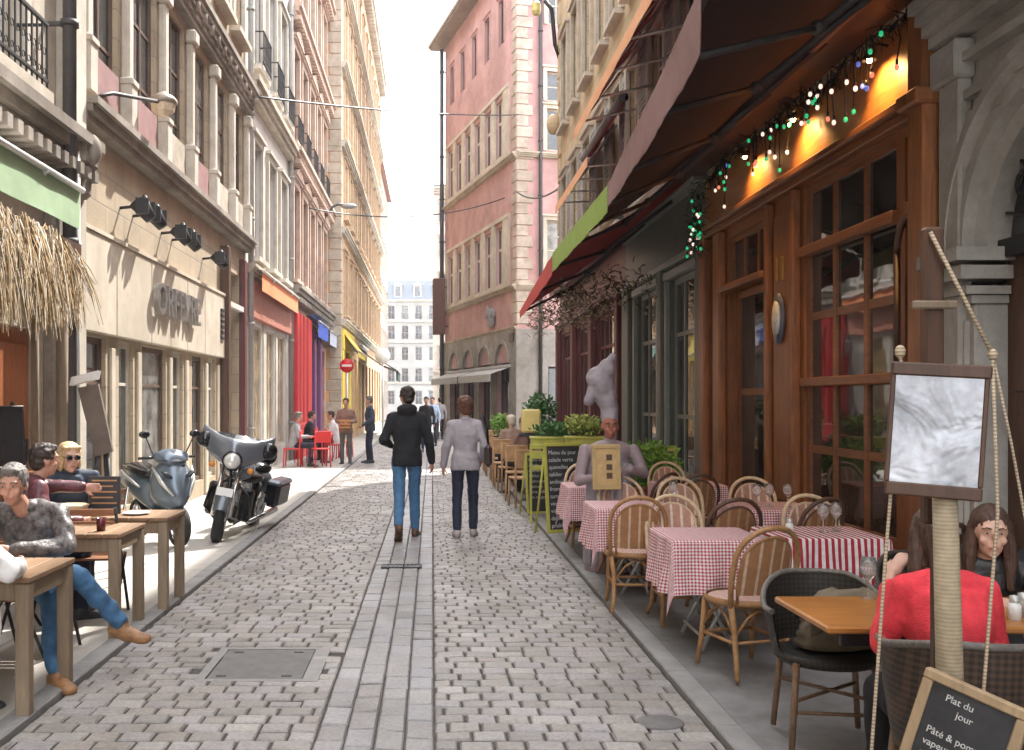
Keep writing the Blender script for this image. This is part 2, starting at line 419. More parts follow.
# ------------------------------------------------------------------ ground
def sett_mat(name, c, var, rough):
    m, nt, b = _nt(name); N = nt.nodes; L = nt.links
    g = N.new('ShaderNodeNewGeometry'); cr = N.new('ShaderNodeValToRGB'); e = cr.color_ramp.elements
    e[0].position = 0; e[0].color = rgb(mul(c, 1-var)); e[1].position = 1; e[1].color = rgb(mul(c, 1+var))
    q = e.new(.5); q.color = rgb((c[0]*1.02, c[1]*.98, c[2]*.96)); q = e.new(.8); q.color = rgb((c[0]*1.0, c[1]*1.0, c[2]*1.08))
    L.new(g.outputs['Random Per Island'], cr.inputs['Fac'])
    tc = N.new('ShaderNodeTexCoord'); n = N.new('ShaderNodeTexNoise'); n.inputs['Scale'].default_value = 1.1; n.inputs['Detail'].default_value = 8; n.inputs['Roughness'].default_value = .72; L.new(tc.outputs['Object'], n.inputs['Vector'])
    r2 = N.new('ShaderNodeValToRGB'); r2.color_ramp.elements[0].position = .32; r2.color_ramp.elements[0].color = (.6, .59, .57, 1); r2.color_ramp.elements[1].position = .64; r2.color_ramp.elements[1].color = (1.0, 1.0, 1.0, 1); L.new(n.outputs['Fac'], r2.inputs['Fac'])
    n3 = N.new('ShaderNodeTexNoise'); n3.inputs['Scale'].default_value = 45; n3.inputs['Detail'].default_value = 5; L.new(tc.outputs['Object'], n3.inputs['Vector'])
    r3 = N.new('ShaderNodeValToRGB'); r3.color_ramp.elements[0].position = .3; r3.color_ramp.elements[0].color = (.68, .68, .68, 1); r3.color_ramp.elements[1].position = .7; r3.color_ramp.elements[1].color = (1, 1, 1, 1); L.new(n3.outputs['Fac'], r3.inputs['Fac'])
    a = N.new('ShaderNodeMix'); a.data_type = 'RGBA'; a.blend_type = 'MULTIPLY'; a.inputs['Factor'].default_value = 1; L.new(cr.outputs[0], a.inputs['A']); L.new(r2.outputs[0], a.inputs['B'])
    a2 = N.new('ShaderNodeMix'); a2.data_type = 'RGBA'; a2.blend_type = 'MULTIPLY'; a2.inputs['Factor'].default_value = 1; L.new(a.outputs['Result'], a2.inputs['A']); L.new(r3.outputs[0], a2.inputs['B'])
    L.new(a2.outputs['Result'], b.inputs['Base Color']); b.inputs['Roughness'].default_value = rough
    bp = N.new('ShaderNodeBump'); bp.inputs['Strength'].default_value = .35; bp.inputs['Distance'].default_value = .004; L.new(n3.outputs['Fac'], bp.inputs['Height']); L.new(bp.outputs[0], b.inputs['Normal'])
    return m
sett_m = sett_mat('stone_setts', (.405, .38, .352), .2, .5)
sett_c = sett_mat('stone_setts_channel', (.37, .36, .355), .16, .45)
joint_m = mat('joint_sand', (.075, .068, .06), .95, .3, 20, .4)
walk_l = blocks('pale_concrete', (.50, .47, .43), (.3, .28, .26), 1.9, 2.4, .04, .3, mort=.012, plane='xy', stain=.22)
walk_r = mat('grey_asphalt', (.235, .23, .23), .85, .2, 5, .5, stain=.25, grain=90)
kerb_m = mat('kerb_stone', (.25, .243, .235), .75, .2, 5, .4)
ground_m = blocks('far_setts', (.26, .25, .24), (.11, .1, .095), .2, .16, .15, .5, mort=.014, plane='xy')
b = MB(); b.quad((-300, -60, -.03), (300, -60, -.03), (300, 500, -.03), (-300, 500, -.03)); tag(b.build('ground', ground_m), kind='structure')
b = MB(); b.quad((-2.06, -8, -.014), (1.40, -8, -.014), (1.40, 40, -.014), (-2.06, 40, -.014)); tag(b.build('road_bed', joint_m), kind='structure')
b = MB(); b.quad((-3.3, 40, .0), (3.6, 40, .0), (2.4, 90, .0), (-3.3, 90, .0)); b.quad((1.40, 29, .0), (30, 29, .0), (30, 40, .0), (1.40, 40, .0)); tag(b.build('crossing_road', ground_m), kind='structure')
rs = random.Random(3)
def sett(b, x0, x1, y0, y1, g=.0055, ch=.008, gx=None):
    gx = g if gx is None else gx
    x0 += gx+rs.uniform(0, .003); x1 -= gx+rs.uniform(0, .003); y0 += g+rs.uniform(0, .003); y1 -= g+rs.uniform(0, .003)
    z = rs.gauss(0, .0016); t1 = rs.gauss(0, .0016); t2 = rs.gauss(0, .0016)
    o = [(x0, y0, -.014), (x1, y0, -.014), (x1, y1, -.014), (x0, y1, -.014)]
    m_ = [(x0, y0, z-.008), (x1, y0, z-.008), (x1, y1, z-.008), (x0, y1, z-.008)]
    i = [(x0+ch, y0+ch, z+t1+t2), (x1-ch, y0+ch, z+t1-t2), (x1-ch, y1-ch, z-t1-t2), (x0+ch, y1-ch, z-t1+t2)]
    b.add(o+m_+i, [(8, 9, 10, 11)]+[(4+k, 4+(k+1) % 4, 8+(k+1) % 4, 8+k) for k in range(4)]+[(k, (k+1) % 4, 4+(k+1) % 4, 4+k) for k in range(4)])
def field(b, xa, xb, ya, yb, w, h, skip=()):
    y = ya; j = 0
    while y < yb:
        x = xa - (w*.5 if j % 2 else 0) + rs.uniform(-.02, .02)
        while x < xb - .01:
            x2 = x + w*rs.uniform(.86, 1.14); c0 = max(x, xa); c1 = min(x2, xb)
            if xb - x2 < .05: c1 = xb; x2 = xb
            if c1-c0 > .03:
                if not any(s[0] < (c0+c1)/2 < s[1] and s[2] < y+h/2 < s[3] for s in skip): sett(b, c0, c1, y, y+h)
            x = x2
        y += h; j += 1
PL = (-1.40, -.67, 5.86, 6.66)
b = MB(); field(b, -2.06, -.57, 3.0, 40, .175, .132, [PL]); field(b, .01, 1.40, 3.0, 40, .17, .132); tag(b.build('road_setts', sett_m), kind='structure')
b = MB()
for k in range(4):
    x0 = -.57+k*.145; y = 3.0-rs.random()*.2
    while y < 40:
        l = rs.uniform(.2, .3); sett(b, x0, x0+.145, y, y+l, gx=.0028); y += l
tag(b.build('drain_channel_setts', sett_c), kind='structure')
b = MB(); b.box(-3.9, -2.20, -12, 64.5, -.03, .022); tag(b.build('left_pavement', walk_l), kind='structure')
b = MB(); b.box(1.54, 3.7, -12, 29, -.03, .022); tag(b.build('right_pavement', walk_r), kind='structure')
b = MB()
for (xa, xb, yb) in ((-2.20, -2.064, 40), (1.404, 1.54, 29)):
    y = -2.0
    while y < yb:
        l = rs.uniform(.9, 1.1); b.bbox(xa+.003, xb-.003, y+.004, y+l-.004, -.03, .03+rs.uniform(-.002, .002), b=.008); y += l
tag(b.build('kerb', kerb_m), kind='structure')
cov = empty('manhole_cover', ((PL[0]+PL[1])/2, (PL[2]+PL[3])/2, 0), 0, 'large square dark metal manhole plate set in the stone setts', 'manhole cover')
w2 = (PL[1]-PL[0])/2; h2 = (PL[3]-PL[2])/2
plate_m = mat('plate_metal', (.15, .145, .14), .6, .2, 9, .5, .2, grain=120); rim_m = mat('plate_rim', (.26, .25, .24), .55, .15, 9, .2, .3)
part(cov, 'plate', plate_m, (-w2+.06, w2-.1, -h2+.05, h2-.05, -.02, .0), bev=.004)
part(cov, 'surround', rim_m, (-w2, w2, -h2, -h2+.045, -.02, .003), (-w2, w2, h2-.045, h2, -.02, .003), (-w2, -w2+.055, -h2+.045, h2-.045, -.02, .003), (w2-.095, w2, -h2+.045, h2-.045, -.02, .003))
part(cov, 'lifting_slot', dkmetal, *[(x-.03, x+.03, y-.012, y+.012, -.0, .003) for x in (-w2+.14, w2-.2) for y in (-h2+.12, h2-.12)])
dr = empty('drain_grate', (-.30, 9.9, 0), 0, 'small oblong iron drain grate in the central channel of setts', 'drain grate')
part(dr, 'frame', dkmetal, (-.2, .2, -.1, -.075, -.01, .012), (-.2, .2, .075, .1, -.01, .012), (-.2, -.175, -.075, .075, -.01, .012), (.175, .2, -.075, .075, -.01, .012))
part(dr, 'bars', plate_m, *[(x-.012, x+.012, -.075, .075, -.01, .009) for x in [-.16+.04*i for i in range(9)]])
wl = MB(); wl.lathe([(0, .0), (.11, .0), (.12, -.004), (.12, -.012)], 20); c = wl.build('water_hatch', plate_m); c.location = (1.17, 5.12, .006)
tag(c, 'small round iron hatch in the setts beside the right kerb', 'hatch')

# ------------------------------------------------------------------ LEFT ROW
XL = -3.9
# -- building 0 (nearest, left edge)
Y0 = -12
B = bld('town_house', 'nearest house on the left edge with iron guard rail above a green awning', 'L', XL, Y0, 10.9)
Lb = 10.9-Y0; u = lambda y, y0=Y0: y-y0
holes = [(u(9.0), u(9.95), .05, 2.35), (u(7.3), u(8.8), .4, 3.0)] + [(u(8.15-k*2.4), u(9.35-k*2.4), 4.55, 7.15) for k in range(4)] + [(u(8.15-k*2.4), u(9.35-k*2.4), 8.8, 11.3) for k in range(4)]+[(u(1+k*2.3), u(2.8+k*2.3), .3, 3.2) for k in range(2)]
wall(B, Lb, 0, 17, holes, stone_pl); body(B, Lb, 17, 9, stone_dk, roof=(roof_t, 2))
dB = MB(); dB.box(0, .95, .12, .17, 0, 2.3)
door = dB.build('door', wood_red, B, TR(u(9.0), 0, .05))
part(door, 'door_panel', wood_red, (.12, .83, .09, .12, .15, 1.0), (.12, .83, .09, .12, 1.15, 2.15), bev=.02)
hb = MB(); hb.tube([(.78, .06, 1.0), (.78, .06, 1.22)], .014); hb.tube([(.78, .06, 1.02), (.78, .12, 1.02)], .01); hb.tube([(.78, .06, 1.2), (.78, .12, 1.2)], .01); hb.ell((.5, .1, 1.5), .07, .03, .1); hb.build('handle', dkmetal, door)
window(B, u(7.3), .4, 1.5, 2.6, frame_d, gl_s, 2, 2)
for k in range(2): window(B, u(1+k*2.3), .3, 1.8, 2.9, frame_d, gl_s, 2, 2)
for k in range(4):
    window(B, u(8.15-k*2.4), 4.55, 1.2, 2.6, frame_w, gl, 2, 4, sur=(.16, .1, stone_lt), rail=(.62, .3, iron), sill=(.32, stone_pl))
    window(B, u(8.15-k*2.4), 8.8, 1.2, 2.5, frame_w, gl, 2, 4, sur=(.16, .1, stone_lt), sill=(.2, stone_pl))
part(B, 'pilaster', stone_dk, (u(10.02), u(10.3), -.12, .01, .022, 4.3), bev=.02); part(B, 'pilaster', stone_lt, (u(10.36), u(10.84), -.16, .01, .022, 17), bev=.02)
cb = cornice(B, Lb, 4.1, .34, .34, stone_dk, 'corbel_course', dent=.22); cornice(B, Lb, 8.1, .4, .35, stone_lt, dent=.3)
bl = MB(); bl.bbox(u(10.36), u(10.84), -.3, .0, 4.1, 4.5, b=.05); bl.ell((u(10.6), -.28, 4.3), .12, .12, .17); bl.bbox(u(10.4), u(10.8), -.24, .0, 3.8, 4.1, b=.05); bl.build('corner_ornament', stone_dk, B)
pipe(B, u(10.1), .02, 16.8, pipe_m, .07, -.24); pipe(B, u(10.32), .02, 4.3, frame_w, .03, -.24, 'conduit')
# -- building 1
Y0 = 10.9; Lb = 10.0
B = bld('stone_townhouse', 'beige stone house with cream shopfront, metal letters, spotlights and tall pilastered windows', 'L', XL, Y0, 20.9)
sh = [(.25, 1.05), (1.55, 2.15), (2.55, 3.75), (4.15, 4.75), (5.35, 6.15), (6.5, 7.1)]
holes = [(a, c, .3, 2.38) for a, c in sh] + [(7.75, 9.3, .02, 4.15)]
w1 = [.45, 2.15, 3.75, 5.4, 7.05, 8.55]
holes += [(a, a+1.0, 5.1, 7.45) for a in w1] + [(a, a+1.0, 8.9, 11.4) for a in w1] + [(a, a+1.0, 12.2, 14.2) for a in w1]
wall(B, Lb, 0, 16, holes, stone_be); body(B, Lb, 16, 9, stone_dk, roof=(roof_t, 2))
part(B, 'fascia', cream, *[(a+.01, c-.01, -.09, .0, 2.42, 3.55) for a, c in ((0.02, 1.2), (1.2, 2.7), (2.7, 3.7), (3.7, 4.7), (4.7, 5.9), (5.9, 7.5))], bev=.012)
part(B, 'fascia_moulding', cream, (0, 7.5, -.11, 0, 3.555, 3.6))
for i, (a, c) in enumerate(sh):
    window(B, a, .3, c-a, 2.08, stone_lt if i % 2 else frame_b, gl_s if i in (0, 1, 3, 4) else gl_w, 1, 1, zs=[1.55], fr=.07, inset=.05)
for a in (.02, 1.15, 2.25, 3.85, 4.85, 6.22, 7.18):
    part(B, 'pilaster', cream, (a+.02, a+.18, -.035, 0, .03, 2.28), bev=.01)
part(B, 'shop_post', wood_dk, (7.5, 7.72, -.16, .01, .022, 4.5), bev=.02)
part(B, 'shop_post', burg, (9.32, 9.6, -.12, .01, .022, 4.5), bev=.02)
window(B, 7.75, .02, 1.55, 4.13, frame_d, gl, 2, 1, zs=[2.3, 3.3], inset=.2, name='doorway')
part(B, 'door_lintel', frame_w, (7.72, 9.35, -.1, 0, 3.42, 3.52))
part(B, 'vent', iron, *[(7.12+.0, 7.36, -.12, -.085, 2.75+.1*k, 2.8+.1*k) for k in range(6)])
cornice(B, Lb, 4.72, .26, .26, stone_dk, 'string_course'); cornice(B, Lb, 7.6, .5, .3, stone_dk, 'entablature', 5); cornice(B, Lb, 11.6, .4, .35, stone_pl); cornice(B, Lb, 15.6, .5, .6, stone_pl)
b = MB()
for k in range(20): b.ell((.3+k*.5, -.2, 7.85), .11, .07, .13, n=8, m=5); b.ell((.55+k*.5, -.2, 7.9), .07, .05, .07, n=7, m=4)
b.build('frieze_ornament', stone_dk, B)
for i, a in enumerate(w1):
    window(B, a, 5.1, 1.0, 2.35, frame_b, gl, 2, 3, inset=.05)
    part(B, 'spandrel_panel', redfade if i in (0, 1, 3) else stone_pl, (a+.04, a+.96, -.05, .12, 5.12, 5.62), bev=.015)
    window(B, a, 8.9, 1.0, 2.5, frame_w, gl, 2, 4, sur=(.12, .08, stone_lt), sill=(.2, stone_pl)); window(B, a, 12.2, 1.0, 2.0, frame_w, gl, 2, 3, sur=(.12, .08, stone_lt), sill=(.2, stone_pl))
for a in [.18]+[x+1.24 for x in w1]:
    bb = MB(); bb.bbox(a-.13, a+.13, -.16, 0, 5.05, 5.6, b=.02); bb.bbox(a-.1, a+.1, -.12, 0, 5.6, 7.3, b=.03); bb.bbox(a-.14, a+.14, -.18, 0, 7.28, 7.5, b=.03); bb.bbox(a-.14, a+.14, -.18, 0, 5.58, 5.68, b=.02)
    bb.build('pilaster', stone_lt, B)
letm = mat('letter_metal', (.30, .29, .28), .35, .2, 20, .1, .8)
text('ORFEVRE', .62, letm, B, TR(3.9, -.16, 3.02, 0, R(90)), 'shop_letters', .035)
for k, a in enumerate((1.6, 2.15, 3.5, 4.1, 6.1)):
    s = empty('spotlight', (XL+.0, Y0+a, 4.05), R(90)); tag(s, ['black spotlight pair nearest the green awning over the cream fascia', 'black spotlight second along above the cream fascia', 'black spotlight above the first metal letters on stone', 'black spotlight above the last metal letters on stone', 'small iron bracket lamp at the far end of the stone course'][k], 'spotlight', 'spotlights above the cream shop fascia')
    q = MB(); q.tube([(0, .01, 0), (0, -.2, .02)], .02); q.build('bracket', dkmetal, s)
    q = MB(); Mx = TR(0, -.3, -.02, 0, R(-35)); q.lathe([(.0, -.16), (.07, -.15), (.1, 0), (.13, .12), (.11, .12), (.0, .06)], 14, M=Mx.to_3x3(), c=Mx.translation); q.box(-.14, .14, -.34, -.32, .04, .14); q.box(-.16, -.13, -.4, -.24, -.1, .1); q.box(.13, .16, -.4, -.24, -.1, .1); q.build('lamp_head', dkmetal, s)
# -- building 2 (white)
Y0 = 20.9; Lb = 6.2
B = bld('white_townhouse', 'narrow white rendered house with tall shuttered windows over an orange awning', 'L', XL, Y0, 27.1)
w2s = [.75, 2.75, 4.6]
holes = [(a, a+1.05, 4.75, 7.3) for a in w2s] + [(a, a+1.05, 8.9, 11.6) for a in w2s] + [(a, a+1.05, 12.6, 15.0) for a in w2s] + [(.5, 2.0, .5, 3.3), (2.6, 3.8, .5, 3.3), (4.3, 5.6, .5, 3.3)]
wall(B, Lb, 0, 18, holes, white_w); body(B, Lb, 18, 9, white_w, roof=(roof_t, 2))
for a in w2s:
    window(B, a, 4.75, 1.05, 2.55, frame_g, gl, 2, 4, sur=(.14, .07, stone_lt), sill=(.2, stone_lt))
    window(B, a, 8.9, 1.05, 2.7, frame_g, gl, 2, 4, sur=(.14, .07, stone_lt), sill=(.22, stone_lt), rail=(.75, .25, iron)); window(B, a, 12.6, 1.05, 2.4, frame_g, gl, 2, 4, sur=(.14, .07, stone_lt), rail=(.75, .25, iron))
for a, c in ((.5, 2.0), (2.6, 3.8), (4.3, 5.6)): window(B, a, .5, c-a, 2.8, stone_lt, gl_o, 2, 1, fr=.06, inset=.04)
part(B, 'shop_fascia', mat('terracotta_panel', (.42, .16, .11), .7, .15, 4, .15), (.1, 6.1, -.12, 0, 3.4, 4.2), bev=.02)
part(B, 'pilaster', stone_lt, (.1, .45, -.03, 0, .022, 3.38), (2.1, 2.5, -.03, 0, .022, 3.38), (3.9, 4.2, -.03, 0, .022, 3.38), (5.7, 6.1, -.03, 0, .022, 3.38), bev=.01)
cornice(B, Lb, 8.1, .38, .3, stone_pl, 'string_course'); cornice(B, Lb, 4.32, .2, .22, stone_pl, 'shop_cornice'); cornice(B, Lb, 17.5, .5, .6, stone_pl)
pipe(B, .08, .02, 17.5, frame_g, .06); pipe(B, 6.1, .02, 17.5, frame_g, .06)
# -- building 3 (brown-pink)
Y0 = 27.1; Lb = 9.7
B = bld('brown_townhouse', 'pinkish brown house with ornate window heads above the red shop', 'L', XL, Y0, 36.8)
brown_t = mat('brown_trim', (.56, .41, .33), .85, .14, 4, .25, stain=.25)
w3 = [.45, 2.3, 4.15, 6.0, 7.85]
holes = [(a, a+1.1, z, z+h) for a in w3 for z, h in ((5.0, 2.6), (8.8, 2.6), (12.6, 2.6), (16, 2))] + [(3.9, 5.0, .3, 3.4), (5.4, 6.6, .3, 3.4), (7.1, 9.2, .3, 3.4)]
wall(B, Lb, 0, 19.5, holes, brown_w); body(B, Lb, 19.5, 9, brown_w, roof=(roof_t, 2))
for a in w3:
    for z, h in ((5.0, 2.6), (8.8, 2.6), (12.6, 2.6), (16, 2)): window(B, a, z, 1.1, h, frame_b, gl, 2, 4, sur=(.16, .12, brown_t), sill=(.22, brown_t), pedim=(z < 13), rail=(.7, .22, iron) if z in (8.8,) else None)
for a in (.15, 1.75, 3.62, 5.47, 7.32, 9.15): part(B, 'pilaster', brown_w, (a, a+.3, -.05, 0, 4.8, 19), bev=.02)
for a, w_ in ((3.9, 1.1), (5.4, 1.2), (7.1, 2.1)): window(B, a, .3, w_, 3.1, redp if a < 6 else wood_grey, gl_s, 2, 1)
for z in (4.45, 8.2, 12.1, 15.6): cornice(B, Lb, z, .35, .38, stone_dk if z < 5 else brown_t, 'string_course', dent=.3)
cornice(B, Lb, 19, .5, .7, stone_pl)
part(B, 'red_shopfront', redp, (.3, .75, -.22, 0, .022, 4.1), (1.0, 1.5, -.22, 0, .022, 4.1), (1.8, 2.3, -.22, 0, .022, 4.1), (2.7, 3.6, -.22, 0, .022, 4.1), (.3, 3.6, -.26, 0, .022, 1.0), bev=.03)
part(B, 'purple_shopfront', mat('purple_paint', (.16, .05, .17), .5, .15, 5, .1), (3.65, 3.88, -.15, 0, .022, 3.9), (5.05, 5.35, -.15, 0, .022, 3.9), (6.7, 7.05, -.15, 0, .022, 3.9), bev=.02)
# -- building 4 (peach, protruding)
Y0 = 36.8; Lb = 28.5; X4 = -3.36
B = bld('peach_townhouse', 'tall peach house with quoined corner jutting out beyond the brown house', 'L', X4, Y0, 65.3)
peach_t = mat('peach_trim', (.58, .43, .29), .85, .14, 4, .25, stain=.25)
w4 = [1.3+2.5*k for k in range(11)]
zz = ((4.9, 2.3), (8.6, 2.1), (11.6, 2.1), (14.6, 2.1), (17.8, 2.2))
holes = [(a, a+1.1, z, z+h) for a in w4 for z, h in zz] + [(a, a+1.6, .3, 3.4) for a in w4]
wall(B, Lb, 0, 22.3, holes, peach_b); body(B, Lb, 22.3, 10, peach, roof=(roof_g, 2.5))
for k, a in enumerate(w4):
    for z, h in zz: window(B, a, z, 1.1, h, frame_g, gl, 2, 3, sur=(.13, .06, peach_t), sill=(.18, peach_t), inset=.06)
    window(B, a, .3, 1.6, 3.1, frame_b if k > 3 else mat('yellow_shop_paint', (.72, .55, .08), .6, .1, 5, .1), gl_s, 2, 2)
yel = mat('yellow_shop_paint', (.72, .55, .08), .6, .1, 5, .1)
part(B, 'yellow_shopfront', yel, (.1, 5.2, -.12, 0, 3.5, 4.3), (.1, .9, -.1, 0, .022, 3.5), (2.95, 3.7, -.1, 0, .022, 3.5), bev=.02)
for z in (4.4, 7.8, 11.0, 13.9, 17.2): cornice(B, Lb, z, .25, .25, stone_lt, 'string_course')
cornice(B, Lb, 21.6, .7, .4, stone_pl, 'eaves_cornice', 4, dent=.5)
b = MB(); z = .4
k = 0
while z < 21.4:
    l = .62 if k % 2 else .42
    b.bbox(-.035, l, -.035, .62 if not k % 2 else .42, z, z+.38, b=.02); z += .4; k += 1
b.build('quoins', stone_pl, B)
b = MB()
for zc in (7.8, 11.0, 13.9): b.box(-.06, .0-.002, .03, .62, zc, zc+.22)
b.build('return_ledge', stone_pl, B)
# -- building 5
B = bld('reddish_far_house', 'far reddish house at the left end of the street', 'L', -3.9, 65.3, 88)
holes = [(1.2+2.6*k, 2.3+2.6*k, z, z+2) for k in range(8) for z in (1, 5, 8.5, 12, 15.5)]
wall(B, 22.7, 0, 19, holes, mat('far_red_render', (.55, .38, .33), .9, .1, 2, .1)); body(B, 22.7, 19, 10, brown_w, roof=(roof_t, 2))
for h in holes: window(B, h[0], h[2], 1.1, 2, frame_w, gl, 2, 2, sur=(.15, .08, stone_lt))
# -- far white building facing the street
B = bld('white_apartment_block', 'large white apartment block with zinc mansard roof closing the end of the street', loc=(-16, 150, 0), ang=0)
holes = [(1.2+2.05*k, 2.2+2.05*k, z, z+2.0) for k in range(14) for z in (1.0, 4.4, 7.6, 10.8, 13.8)]
far_w = mat('far_pale_stone', (.40, .385, .36), .85, .1, .6, .2, stain=.2)
wall(B, 30, 0, 16.6, holes, far_w, depth=.3); body(B, 30, 16.6, 12, far_w)
for h in holes: window(B, h[0], h[2], 1.0, 2.0, frame_g, gl, 2, 2, sur=(.14, .1, far_w), rail=(.8, .35, iron) if h[2] in (4.4, 10.8, 13.8) else None, inset=.2)
for z in (4.0, 10.2, 13.3, 16.4): cornice(B, 30, z, .3, .4, stone_lt, 'string_course')
r = MB(); Q = Matrix(((0, 1, 0, 0), (1, 0, 0, 0), (0, 0, 1, 0), (0, 0, 0, 1))); r.prism([(-.3, 16.75), (12.3, 16.75), (10.5, 19.8), (6, 21.2), (1.3, 19.8)], 0, 30, Q); r.build('mansard_roof', roof_g, B)
for k in range(10):
    a = 1.6+2.9*k; d = MB(); d.box(a, a+1.2, -.1, 1.6, 17.0, 18.9); d.prism([(a-.15, 18.9), (a+1.35, 18.9), (a+.6, 19.4)], -.2, 1.6); dd = d.build('dormer', stone_lt, B)
    g = MB(); g.box(a+.2, a+1.0, -.13, -.11, 17.2, 18.7); g.build('pane', gl, dd)
for a in (6.5, 22.2): part(B, 'chimney', stone_pl, (a, a+1.6, 4, 5.2, 19.8, 23), (a+.2, a+.5, 4.3, 4.9, 23, 23.5), (a+1, a+1.3, 4.3, 4.9, 23, 23.5))
# -- right row, beyond the pink house
B = bld('pale_corner_house', 'pale narrow house seen past the pink house at the street end', loc=(.1, 92, 0), ang=0)
holes = [(.5+2*k, 1.4+2*k, z, z+1.9) for k in range(5) for z in (1, 4.6, 8, 11.4, 14.8, 18)]
wall(B, 10, 0, 21.3, holes, stone_lt); body(B, 10, 21.3, 14, stone_lt, roof=(roof_g, 1.5))
for h in holes: window(B, h[0], h[2], .9, 1.9, frame_g, gl, 2, 2, sur=(.12, .08, stone_pl), sill=(.2, stone_pl))
cornice(B, 10, 20.6, .6, .6, stone_pl); cornice(B, 10, 4.0, .3, .3, stone_pl)

# ------------------------------------------------------------------ PINK HOUSE
N_ = V((3.4, 40, 0)); F_ = V((.68, 52, 0)); LA = (N_-F_).length; aA = math.atan2((N_-F_).y, (N_-F_).x)
B = bld('pink_townhouse', 'tall faded pink house with mullioned stone windows and arcaded ground floor on the corner', loc=tuple(F_), ang=aA)
grey_pl = mat('grey_ground_stone', (.33, .31, .29), .85, .2, 2.5, .4, stain=.35)
u5 = [1.2+2.15*k for k in range(5)]
hA = [(a, a+.75, 16.6, 18.5) for a in u5]
row4 = [.75+1.72*k for k in range(6)]
hA += [(a, a+1.15, 11.9, 14.3) for a in row4] + [(a, a+1.15, 6.5, 8.95) for a in row4]
arc = [1.3+2.75*k for k in range(4)]
hA += [(a, a+1.9, .02, 3.2) for a in arc]
wall(B, LA, 0, 20.0, hA, pinkw, depth=.3)
b = MB()
PBD = 9
bs = MB(); bs.box(.01, LA-.35, .31, PBD, 0, 19.9); bs.build('building_mass', grey_pl, B)
rb = MB(); rb.box(-.5, LA+.7, -.8, PBD+.5, 20.0, 20.16); rb.box(-.45, LA+.65, -.72, PBD+.4, 19.9, 20.0); rb.build('eaves', wood_grey, B)
rr = MB(); rr.prism([(-.75, 20.17), (PBD+.5, 20.17), (PBD/2, 22.4)], -.45, LA+.65, Q); rr.build('roof', roof_t, B)
part(B, 'stone_base', grey_pl, *([(0, arc[0], -.06, 0, .01, 4.5)]+[(arc[k]+1.9, arc[k+1], -.06, 0, .01, 3.2) for k in range(3)]+[(arc[3]+1.9, LA, -.06, 0, .01, 4.5)]))
# arches above the openings
ab = MB()
for k, a in enumerate(arc):
    cx = a+.95; r0 = .8; n = 12
    pr = [(a, 3.2)]+[(cx-r0*math.cos(PI*i/n), 3.2+r0*math.sin(PI*i/n)) for i in range(n+1)]+[(a+1.9, 3.2)]
    x0 = a if k == 0 else arc[k-1]+1.9+.425; x0 = a-.42; x1 = a+2.3
    out = [(x0, 3.2), (x0, 4.5), (x1, 4.5), (x1, 3.2)]
    for i in range(n):
        t0 = PI*i/n; t1 = PI*(i+1)/n
        p0 = (cx-r0*math.cos(t0), 3.2+r0*math.sin(t0)); p1 = (cx-r0*math.cos(t1), 3.2+r0*math.sin(t1))
        ab.quad((p0[0], -.09, p0[1]), (p1[0], -.09, p1[1]), (p1[0], -.09, 4.5), (p0[0], -.09, 4.5))
        ab.quad((p0[0], -.09, p0[1]), (p0[0], .31, p0[1]), (p1[0], .31, p1[1]), (p1[0], -.09, p1[1]))
        q0 = (cx-(r0+.16)*math.cos(t0), 3.2+(r0+.16)*math.sin(t0)); q1 = (cx-(r0+.16)*math.cos(t1), 3.2+(r0+.16)*math.sin(t1))
        ab.quad((p0[0], -.14, p0[1]), (p1[0], -.14, p1[1]), (q1[0], -.14, q1[1]), (q0[0], -.14, q0[1])); ab.quad((q0[0], -.14, q0[1]), (q1[0], -.14, q1[1]), (q1[0], -.08, q1[1]), (q0[0], -.08, q0[1]))
    ab.box(x0, cx-r0, -.09, .0, 3.2, 4.5); ab.box(cx+r0, x1, -.09, .0, 3.2, 4.5)
ab.build('arches', grey_pl, B)
gg = MB()
for a in arc: gg.box(a, a+1.9, .2, .22, 3.2, 4.05)
gg.build('fanlight', gl, B)
for a in arc: window(B, a, .02, 1.9, 3.18, frame_d, gl_s, 3, 1, zs=[2.4], inset=.18)
cornice(B, LA, 4.5, .12, .14, stone_pl, 'string_course')
for z in (6.1, 11.4): cornice(B, LA, z, .2, .2, stone_pl, 'string_course')
for z0, z1 in ((6.3, 9.15), (11.6, 14.5)):
    bx = [(0.3, row4[0]-.02, -.07, 0, z0, z1)]+[(row4[k]+1.17, row4[k+1]-.02, -.07, 0, z0, z1) for k in range(5)]+[(row4[5]+1.17, LA-.9, -.07, 0, z0, z1), (.3, LA-.9, -.09, 0, z1, z1+.16)]
    part(B, 'window_band', stone_lt, *bx)
for a in u5: window(B, a, 16.6, .75, 1.9, frame_b, gl, 1, 1, inset=.1, sur=(.1, .03, pinkw))
for a in row4:
    for z, h in ((11.9, 2.4), (6.5, 2.45)): window(B, a, z, 1.15, h, stone_lt, gl, 2, 2, inset=.08, fr=.09, mull=.12, zs=[h*.62])
    part(B, 'window_base_panel', stone_lt, (a, a+1.15, -.05, 0, 11.6, 11.89), (a, a+1.15, -.05, 0, 6.3, 6.49))
def quo(root, xa, sgn, M=None, zt=19.8):
    b = MB(); z = 4.7; k = 0
    while z < zt:
        l = .68 if k % 2 else .48
        b.bbox(*(sorted((xa, xa-sgn*l))), -.045, .05, z, z+.42, b=.025); z += .44; k += 1
    return b.build('quoins', mat('quoin_stone', (.50, .42, .36), .85, .16, 4, .3, stain=.3), root, M)
quo(B, LA+.02, 1)
